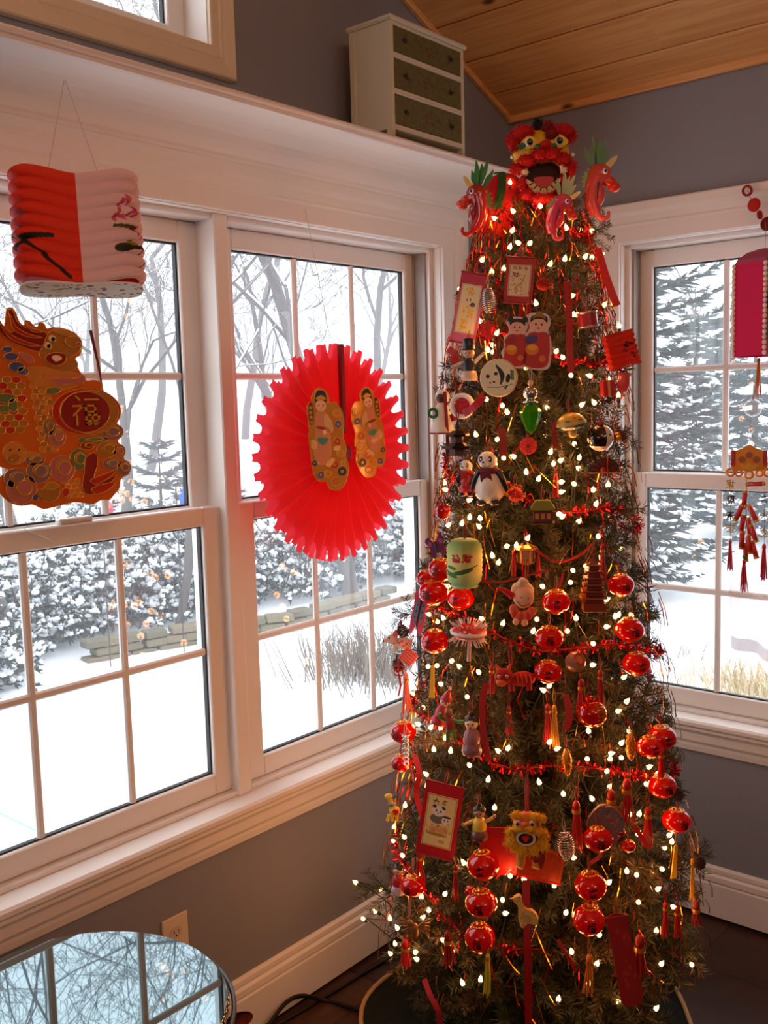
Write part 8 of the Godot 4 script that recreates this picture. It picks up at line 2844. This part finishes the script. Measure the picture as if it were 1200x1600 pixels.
	lantern_ball(Vector3(0.878, 0.811, 0.845), 0.028, "red lantern ball overlapping the dull one on the right edge")
	lantern_ball(Vector3(0.895, 0.721, 0.822), 0.030, "red lantern ball on the right edge level with the puppet's string")
	lantern_ball(Vector3(0.913, 0.638, 0.790), 0.031, "lowest red lantern ball on the right edge with yellow tassel", "yellow")
	lantern_ball(Vector3(0.634, 0.582, 1.115), 0.034, "top red lantern ball of the hanging column right of the panda scroll", "", 0.9)
	lantern_ball(Vector3(0.641, 0.509, 1.134), 0.034, "middle red lantern ball of the column right of the panda scroll")
	lantern_ball(Vector3(0.642, 0.437, 1.142), 0.032, "bottom red lantern ball of the column with yellow green tassel", "", 0.95)
	lantern_ball(Vector3(0.826, 0.552, 1.008), 0.033, "upper of two red lantern balls low on the right front", "", 0.9)
	lantern_ball(Vector3(0.829, 0.486, 1.022), 0.033, "lower of two red lantern balls low on the right front", "", 0.92)
	lantern_ball(Vector3(0.827, 0.642, 0.978), 0.031, "red lantern ball overlapping the grey embroidered sachet")
	lantern_ball(Vector3(0.461, 0.492, 1.137), 0.028, "red lantern ball beside the tiny girl at the lower left")
	# tassels and ribbons
	tassel_thing(Vector3(0.732, 0.910, 0.988), 0.078, 0.0065, Color(0.80, 0.58, 0.16), "gold silk tassel below the lantern ball beside the cloth tiger")
	tassel_thing(Vector3(0.716, 0.910, 0.988), 0.075, 0.0070, Color(0.74, 0.10, 0.05), "orange red tassel slanting behind the gold silk tassel")
	tassel_thing(Vector3(0.669, 0.417, 1.154), 0.080, 0.0060, Color(0.72, 0.66, 0.14), "yellow green silk tassel under the lowest lantern ball of the column")
	tassel_thing(Vector3(0.839, 0.421, 1.038), 0.066, 0.0085, Color(0.82, 0.44, 0.12), "orange gold tassel under the lower right lantern ball")
	tassel_thing(Vector3(0.901, 0.439, 0.939), 0.060, 0.0130, Color(0.60, 0.05, 0.06), "dark red tassel right of the long cloth banner")
	tassel_thing(Vector3(0.925, 0.490, 0.870), 0.062, 0.0065, Color(0.72, 0.06, 0.05), "red tassel left of the lowest right bulbs")
	tassel_thing(Vector3(0.941, 0.475, 0.847), 0.058, 0.0065, Color(0.70, 0.05, 0.05), "red tassel hanging from the lowest right bulb")
	tassel_thing(Vector3(0.894, 0.804, 0.826), 0.075, 0.0075, Color(0.78, 0.05, 0.05), "bright red tassel below the farthest right lantern ball")
	tassel_thing(Vector3(0.557, 0.866, 1.039), 0.055, 0.0060, Color(0.64, 0.05, 0.06), "short red tassel above the wooden doll")
	tassel_thing(Vector3(0.639, 0.899, 1.018), 0.050, 0.0060, Color(0.60, 0.04, 0.05), "red tassel in the shade under the cloth tiger")
	tassel_thing(Vector3(0.560, 0.423, 1.143), 0.055, 0.0110, Color(0.52, 0.03, 0.05), "wide dark red tassel beside the gilded bird")
	tassel_thing(Vector3(0.450, 0.371, 1.155), 0.040, 0.0100, Color(0.78, 0.08, 0.08), "bright red brush tassel at the lower left edge")
	tassel_thing(Vector3(0.942, 0.554, 0.773), 0.085, 0.0050, Color(0.82, 0.60, 0.08), "thin yellow tassel hanging from the long right twig")
	tassel_thing(Vector3(0.957, 0.469, 0.787), 0.035, 0.0100, Color(0.50, 0.06, 0.05), "dull red tassel in front of the right baseboard")
	tassel_thing(Vector3(0.775, 0.964, 0.952), 0.056, 0.0085, Color(0.66, 0.04, 0.06), "wine red tassel under the ceramic bell")
	tassel_thing(Vector3(0.802, 0.980, 0.920), 0.058, 0.0070, Color(0.68, 0.04, 0.05), "red tassel right of the ceramic bell")
	tassel_thing(Vector3(0.694, 1.385, 0.911), 0.036, 0.0060, Color(0.72, 0.04, 0.05), "small red tassel above the green roofed house")
	tassel_thing(Vector3(0.790, 1.241, 0.887), 0.066, 0.0065, Color(0.70, 0.04, 0.05), "red tassel above the wooden tower at the right edge")
	tassel_thing(Vector3(0.780, 0.713, 0.984), 0.085, 0.0100, Color(0.66, 0.04, 0.05), "large red tassel with gold binding right of the lion puppet")
	tassel_thing(Vector3(0.610, 0.987, 1.037), 0.05, 0.0060, Color(0.66, 0.05, 0.05), "slim red tassel right of the rattle drum's stick")
	tassel_thing(Vector3(0.562, 0.560, 1.114), 0.070, 0.0060, Color(0.60, 0.03, 0.05), "red tassel hanging beneath the panda scroll")
	tassel_thing(Vector3(0.830, 0.730, 0.927), 0.060, 0.0110, Color(0.64, 0.04, 0.05), "dark red tassel above the embroidered sachet")
	ribbon([Vector3(0.725, 1.862, 0.782), Vector3(0.743, 1.811, 0.786), Vector3(0.758, 1.769, 0.784), Vector3(0.768, 1.738, 0.778)], 0.016, Color(0.80, 0.06, 0.06), "bright red ribbon end slanting out on the upper right")
	ribbon([Vector3(0.691, 1.791, 0.853), Vector3(0.705, 1.722, 0.870), Vector3(0.714, 1.655, 0.884), Vector3(0.722, 1.599, 0.893)], 0.014, Color(0.66, 0.04, 0.05), "long red ribbon hanging right of the children card")
	ribbon([Vector3(0.622, 1.745, 0.923), Vector3(0.623, 1.731, 0.928), Vector3(0.626, 1.720, 0.934)], 0.010, Color(0.62, 0.04, 0.06), "short red ribbon under the blossom scroll")
	ribbon([Vector3(0.595, 1.485, 0.967), Vector3(0.602, 1.458, 0.970), Vector3(0.603, 1.428, 0.972)], 0.014, Color(0.58, 0.03, 0.05), "red ribbon loop below the moon ornament")
	ribbon([Vector3(0.693, 1.496, 0.914), Vector3(0.696, 1.475, 0.918), Vector3(0.698, 1.442, 0.918)], 0.010, Color(0.60, 0.04, 0.05), "red ribbon left of the painted mushroom's stem")
	ribbon([Vector3(0.612, 0.955, 1.061), Vector3(0.608, 0.912, 1.072), Vector3(0.617, 0.847, 1.080), Vector3(0.630, 0.798, 1.082)], 0.013, Color(0.68, 0.04, 0.06), "long red ribbon falling beside the wooden doll")
	ribbon([Vector3(0.718, 0.561, 1.082), Vector3(0.728, 0.495, 1.097), Vector3(0.736, 0.405, 1.107), Vector3(0.725, 0.252, 1.090)], 0.015, Color(0.62, 0.03, 0.04), "long red ribbon running down the front to the skirt")
	ribbon([Vector3(0.494, 0.291, 1.146), Vector3(0.518, 0.269, 1.157), Vector3(0.541, 0.246, 1.161), Vector3(0.545, 0.213, 1.158)], 0.012, Color(0.62, 0.04, 0.05), "red ribbon tail trailing onto the tree skirt")
	ribbon([Vector3(0.754, 0.935, 0.978), Vector3(0.765, 0.891, 0.983), Vector3(0.761, 0.865, 0.991)], 0.014, Color(0.72, 0.05, 0.05), "looped red ribbon bow above the gold glitter cone")
	ribbon([Vector3(0.781, 0.445, 1.063), Vector3(0.801, 0.418, 1.061), Vector3(0.814, 0.381, 1.049)], 0.007, Color(0.66, 0.04, 0.05), "thin red ribbon slanting below the cream bird")
	ribbon([Vector3(0.870, 0.656, 0.905), Vector3(0.886, 0.629, 0.896), Vector3(0.896, 0.605, 0.883)], 0.010, Color(0.80, 0.08, 0.05), "slanting red ribbon left of the lowest right lantern ball")
	ribbon([Vector3(0.805, 0.580, 0.983), Vector3(0.813, 0.596, 0.937), Vector3(0.772, 0.640, 0.972)], 0.008, Color(0.58, 0.03, 0.05), "red ribbon tucked behind the two lower lantern balls")
	ribbon([Vector3(0.669, 1.231, 0.958), Vector3(0.711, 1.204, 0.938), Vector3(0.742, 1.215, 0.897), Vector3(0.761, 1.238, 0.878)], 0.005, Color(0.66, 0.05, 0.04), "thin red cord swagging between brass lantern and tower")
	ribbon([Vector3(0.562, 1.165, 1.018), Vector3(0.613, 1.162, 1.009), Vector3(0.674, 1.180, 0.980), Vector3(0.704, 1.189, 0.952)], 0.004, Color(0.58, 0.04, 0.05), "thin red cord swagging above the plush baby")
	ribbon([Vector3(0.732, 1.184, 0.948), Vector3(0.731, 1.171, 0.952), Vector3(0.732, 1.151, 0.970)], 0.006, Color(0.70, 0.10, 0.05), "short red cord holding the lantern ball by the baby")
	ribbon([Vector3(0.459, 1.660, 0.967), Vector3(0.489, 1.645, 0.979), Vector3(0.479, 1.627, 0.980)], 0.016, Color(0.70, 0.05, 0.10), "crumpled red foil bow beside the striped figure")
	ribbon([Vector3(0.550, 1.684, 0.955), Vector3(0.542, 1.701, 0.957), Vector3(0.557, 1.708, 0.955), Vector3(0.561, 1.675, 0.957)], 0.012, Color(0.74, 0.06, 0.05), "red ribbon loop below the silver coil lantern")
	# a few more small things among the branches
	t = orn("toy_drum", "small red toy drum with silver rims right of the long red ribbon", "drum ornament", Vector3(0.726, 1.709, 0.830), 0.7, 0.15)
	turned(t, "shell", [0.0, -0.016, 0.021, -0.016, 0.021, 0.016, 0.0, 0.016], mat(Color(0.66, 0.05, 0.06), 0.35, 0.0, {"coat": 0.5}), 22, Transform3D(), -1)
	for y in [-0.016, 0.013]:
		turned(t, "rim", [0.0215, y, 0.023, y + 0.0005, 0.023, y + 0.0035, 0.0215, y + 0.004], mat(Color(0.75, 0.72, 0.70), 0.2, 0.8), 22)
	hang(t, 0.016, 0.03)
	t = orn("gift_box", "little red glittering gift box above the painted mushroom at the right edge", "box ornament", Vector3(0.771, 1.564, 0.827), 0.7, 0.06)
	st = mk()
	bx(st, Vector3(-0.0125, -0.017, -0.0125), Vector3(0.0125, 0.017, 0.0125), 0.0015)
	put("box", st, mat(Color(0.74, 0.06, 0.07), 0.3, 0.3, {"coat": 0.6}), t)
	st = mk()
	for x in [-0.0135, 0.0115]:
		bx(st, Vector3(-0.0025, -0.0175, x), Vector3(0.0025, 0.0175, x + 0.002))
	put("band", st, mat(Color(0.88, 0.60, 0.30), 0.3, 0.6), t)
	hang(t, 0.017, 0.03)
	t = orn("glass_tulip", "translucent pink glass tulip behind a bulb at the upper right edge", "glass ornament", Vector3(0.797, 1.572, 0.806), 0.8, -0.15)
	turned(t, "petal_cup", [0.0, -0.020, 0.010, -0.014, 0.014, 0.0, 0.012, 0.014, 0.015, 0.024, 0.010, 0.018, 0.008, 0.004, 0.0, -0.010], mat(Color(0.86, 0.36, 0.34), 0.15, 0.0, {"coat": 0.8, "back": Color(0.8, 0.3, 0.3)}), 10)
	turned(t, "stem", [0.0, -0.032, 0.002, -0.032, 0.003, -0.020, 0.0, -0.018], mat(Color(0.8, 0.55, 0.25), 0.3, 0.5), 8)
	t = orn("felt_button", "flat red felt disc between the blossom scroll and the long red ribbon", "disc ornament", Vector3(0.652, 1.787, 0.883), 0.7, 0.0)
	sph(t, "disc", Vector3.ZERO, Vector3(0.016, 0.013, 0.006), cloth(Color(0.66, 0.07, 0.06)), 16)
	hang(t, 0.012, 0.03)
	lantern_ball(Vector3(0.597, 0.512, 1.111), 0.013, "tiny red glass ball left of the middle lantern of the front column")
	lantern_ball(Vector3(0.866, 0.616, 0.920), 0.015, "tiny red glass ball left of the lowest right lantern ball")
	lantern_ball(Vector3(0.849, 0.644, 0.926), 0.012, "tiniest red glass ball right of the grey sachet")
	tassel_thing(Vector3(0.466, 0.566, 1.118), 0.050, 0.0080, Color(0.70, 0.04, 0.05), "red tassel under the left corner of the panda scroll")
	tassel_thing(Vector3(0.853, 0.751, 0.901), 0.070, 0.0120, Color(0.66, 0.04, 0.05), "broad red tassel left of the right edge lantern balls")
	tassel_thing(Vector3(0.883, 0.685, 0.865), 0.060, 0.0090, Color(0.72, 0.05, 0.05), "red tassel between the two lowest right edge lantern balls")
	ribbon([Vector3(0.435, 0.768, 1.087), Vector3(0.459, 0.734, 1.103), Vector3(0.452, 0.690, 1.107), Vector3(0.472, 0.646, 1.112)], 0.012, Color(0.78, 0.08, 0.05), "crinkled orange red ribbon above the panda scroll's left corner")
	ribbon([Vector3(0.455, 1.506, 0.967), Vector3(0.534, 1.527, 0.991), Vector3(0.568, 1.556, 0.989)], 0.016, Color(0.72, 0.05, 0.05), "red satin ribbon running from the moon ring to the panda disc")

# where each bulb sits among the needles
const BULB_SPOTS := [
	Vector3(0.618, 2.047, 0.762), Vector3(0.543, 2.020, 0.840), Vector3(0.523, 1.942, 0.874), Vector3(0.620, 1.959, 0.842), Vector3(0.658, 1.949, 0.796), Vector3(0.573, 1.910, 0.878),
	Vector3(0.588, 1.881, 0.882), Vector3(0.613, 1.879, 0.871), Vector3(0.573, 1.874, 0.889), Vector3(0.676, 1.913, 0.719), Vector3(0.663, 1.912, 0.807), Vector3(0.691, 1.851, 0.772),
	Vector3(0.694, 1.851, 0.750), Vector3(0.694, 1.836, 0.709), Vector3(0.653, 1.832, 0.856), Vector3(0.671, 1.844, 0.826), Vector3(0.536, 1.824, 0.905), Vector3(0.564, 1.828, 0.901),
	Vector3(0.504, 1.854, 0.893), Vector3(0.679, 1.865, 0.677), Vector3(0.568, 1.952, 0.869), Vector3(0.639, 1.749, 0.894), Vector3(0.692, 1.763, 0.831), Vector3(0.517, 1.719, 0.928),
	Vector3(0.548, 1.692, 0.935), Vector3(0.558, 1.664, 0.941), Vector3(0.549, 1.655, 0.944), Vector3(0.563, 1.650, 0.944), Vector3(0.567, 1.690, 0.934), Vector3(0.684, 1.646, 0.886),
	Vector3(0.693, 1.633, 0.878), Vector3(0.711, 1.594, 0.874), Vector3(0.631, 1.620, 0.932), Vector3(0.636, 1.613, 0.931), Vector3(0.697, 1.724, 0.838), Vector3(0.408, 1.804, 0.847),
	Vector3(0.554, 1.549, 0.962), Vector3(0.592, 1.535, 0.956), Vector3(0.602, 1.521, 0.954), Vector3(0.498, 1.524, 0.960), Vector3(0.676, 1.528, 0.915), Vector3(0.528, 1.474, 0.965),
	Vector3(0.582, 1.463, 0.962), Vector3(0.616, 1.426, 0.954), Vector3(0.596, 1.423, 0.960), Vector3(0.530, 1.386, 0.969), Vector3(0.576, 1.411, 0.964), Vector3(0.642, 1.394, 0.944),
	Vector3(0.665, 1.379, 0.931), Vector3(0.416, 1.363, 0.933), Vector3(0.424, 1.347, 0.942), Vector3(0.516, 1.330, 0.975), Vector3(0.752, 1.584, 0.785), Vector3(0.758, 1.550, 0.752),
	Vector3(0.733, 1.592, 0.836), Vector3(0.728, 1.532, 0.857), Vector3(0.740, 1.536, 0.829), Vector3(0.690, 1.410, 0.912), Vector3(0.701, 1.416, 0.900), Vector3(0.726, 1.421, 0.867),
	Vector3(0.725, 1.398, 0.871), Vector3(0.719, 1.365, 0.880), Vector3(0.704, 1.349, 0.902), Vector3(0.703, 1.370, 0.900), Vector3(0.745, 1.351, 0.842), Vector3(0.759, 1.359, 0.802),
	Vector3(0.752, 1.321, 0.841), Vector3(0.719, 1.450, 0.876), Vector3(0.684, 1.435, 0.913), Vector3(0.718, 1.748, 0.737), Vector3(0.712, 1.706, 0.660), Vector3(0.702, 1.723, 0.830),
	Vector3(0.457, 1.272, 0.974), Vector3(0.501, 1.280, 0.984), Vector3(0.549, 1.294, 0.984), Vector3(0.548, 1.276, 0.988), Vector3(0.522, 1.295, 0.984), Vector3(0.618, 1.237, 0.983),
	Vector3(0.636, 1.240, 0.976), Vector3(0.603, 1.203, 0.995), Vector3(0.587, 1.217, 0.995), Vector3(0.476, 1.141, 1.009), Vector3(0.529, 1.139, 1.015), Vector3(0.480, 1.125, 1.012),
	Vector3(0.412, 1.067, 0.997), Vector3(0.448, 1.059, 1.013), Vector3(0.468, 1.070, 1.017), Vector3(0.575, 1.082, 1.022), Vector3(0.624, 1.077, 1.013), Vector3(0.705, 1.303, 0.914),
	Vector3(0.711, 1.298, 0.911), Vector3(0.735, 1.287, 0.885), Vector3(0.763, 1.253, 0.854), Vector3(0.737, 1.186, 0.917), Vector3(0.736, 1.161, 0.925), Vector3(0.691, 1.155, 0.965),
	Vector3(0.750, 1.088, 0.927), Vector3(0.754, 1.193, 0.892), Vector3(0.788, 1.120, 0.862), Vector3(0.799, 1.083, 0.848), Vector3(0.803, 1.085, 0.839), Vector3(0.813, 1.079, 0.803),
	Vector3(0.771, 1.206, 0.857), Vector3(0.688, 1.087, 0.981), Vector3(0.656, 1.255, 0.962), Vector3(0.504, 0.982, 1.035), Vector3(0.525, 0.973, 1.038), Vector3(0.426, 0.953, 1.019),
	Vector3(0.457, 0.962, 1.028), Vector3(0.472, 0.925, 1.037), Vector3(0.359, 0.874, 0.992), Vector3(0.490, 0.887, 1.046), Vector3(0.551, 0.912, 1.046), Vector3(0.288, 0.815, 0.938),
	Vector3(0.394, 0.814, 1.023), Vector3(0.450, 0.824, 1.045), Vector3(0.480, 0.831, 1.051), Vector3(0.497, 0.813, 1.056), Vector3(0.282, 0.758, 0.943), Vector3(0.463, 0.779, 1.054),
	Vector3(0.515, 0.789, 1.061), Vector3(0.629, 0.808, 1.047), Vector3(0.650, 0.817, 1.039), Vector3(0.575, 0.969, 1.037), Vector3(0.683, 1.063, 0.988), Vector3(0.739, 1.062, 0.945),
	Vector3(0.777, 1.032, 0.906), Vector3(0.793, 1.063, 0.871), Vector3(0.781, 0.987, 0.910), Vector3(0.707, 0.940, 0.992), Vector3(0.718, 0.949, 0.982), Vector3(0.819, 0.952, 0.845),
	Vector3(0.826, 0.901, 0.846), Vector3(0.819, 0.884, 0.870), Vector3(0.783, 0.853, 0.937), Vector3(0.725, 0.833, 0.995), Vector3(0.739, 0.819, 0.988), Vector3(0.784, 0.794, 0.945),
	Vector3(0.816, 0.798, 0.897), Vector3(0.828, 0.785, 0.877), Vector3(0.827, 0.817, 0.872), Vector3(0.832, 0.837, 0.850), Vector3(0.857, 0.749, 0.802), Vector3(0.816, 0.788, 0.902),
	Vector3(0.798, 0.885, 0.907), Vector3(0.565, 0.768, 1.063), Vector3(0.612, 0.746, 1.059), Vector3(0.439, 0.716, 1.055), Vector3(0.410, 0.695, 1.047), Vector3(0.446, 0.691, 1.061),
	Vector3(0.361, 0.618, 1.036), Vector3(0.543, 0.677, 1.076), Vector3(0.629, 0.689, 1.062), Vector3(0.310, 0.545, 1.017), Vector3(0.373, 0.552, 1.058), Vector3(0.314, 0.515, 1.028),
	Vector3(0.374, 0.511, 1.067), Vector3(0.569, 0.562, 1.096), Vector3(0.446, 0.501, 1.097), Vector3(0.673, 0.554, 1.073), Vector3(0.257, 0.368, 1.011), Vector3(0.532, 0.487, 1.113),
	Vector3(0.711, 0.750, 1.017), Vector3(0.796, 0.712, 0.948), Vector3(0.813, 0.764, 0.911), Vector3(0.819, 0.731, 0.910), Vector3(0.847, 0.664, 0.873), Vector3(0.780, 0.594, 0.994),
	Vector3(0.855, 0.554, 0.906), Vector3(0.868, 0.540, 0.886), Vector3(0.699, 0.549, 1.062), Vector3(0.836, 0.539, 0.946), Vector3(0.663, 0.505, 1.088), Vector3(0.754, 0.539, 1.031),
	Vector3(0.753, 0.726, 0.990), Vector3(0.860, 0.621, 0.861), Vector3(0.219, 0.396, 1.062), Vector3(0.247, 0.316, 1.026), Vector3(0.229, 0.301, 1.050), Vector3(0.319, 0.334, 1.053),
	Vector3(0.364, 0.338, 1.081), Vector3(0.343, 0.285, 1.065), Vector3(0.291, 0.222, 1.024), Vector3(0.464, 0.458, 1.111), Vector3(0.489, 0.439, 1.119), Vector3(0.475, 0.417, 1.121),
	Vector3(0.444, 0.320, 1.111), Vector3(0.442, 0.302, 1.109), Vector3(0.532, 0.387, 1.127), Vector3(0.556, 0.369, 1.125), Vector3(0.577, 0.302, 1.119), Vector3(0.622, 0.325, 1.114),
	Vector3(0.673, 0.478, 1.090), Vector3(0.778, 0.487, 1.024), Vector3(0.833, 0.438, 0.983), Vector3(0.794, 0.411, 1.032), Vector3(0.818, 0.335, 1.001), Vector3(0.831, 0.378, 0.991),
	Vector3(0.770, 0.303, 1.044), Vector3(0.857, 0.282, 0.946), Vector3(0.876, 0.485, 0.894), Vector3(0.853, 0.453, 0.950), Vector3(0.864, 0.727, 0.773), Vector3(0.857, 0.717, 0.820),
	Vector3(0.864, 0.615, 0.854), Vector3(0.886, 0.589, 0.763), Vector3(0.890, 0.575, 0.761), Vector3(0.888, 0.570, 0.791), Vector3(0.891, 0.533, 0.815), Vector3(0.894, 0.497, 0.836),
	Vector3(0.856, 0.660, 0.849), Vector3(0.912, 0.446, 0.799), Vector3(0.902, 0.418, 0.863), Vector3(0.906, 0.336, 0.844), Vector3(0.914, 0.273, 0.709), Vector3(0.895, 0.230, 0.845),
]
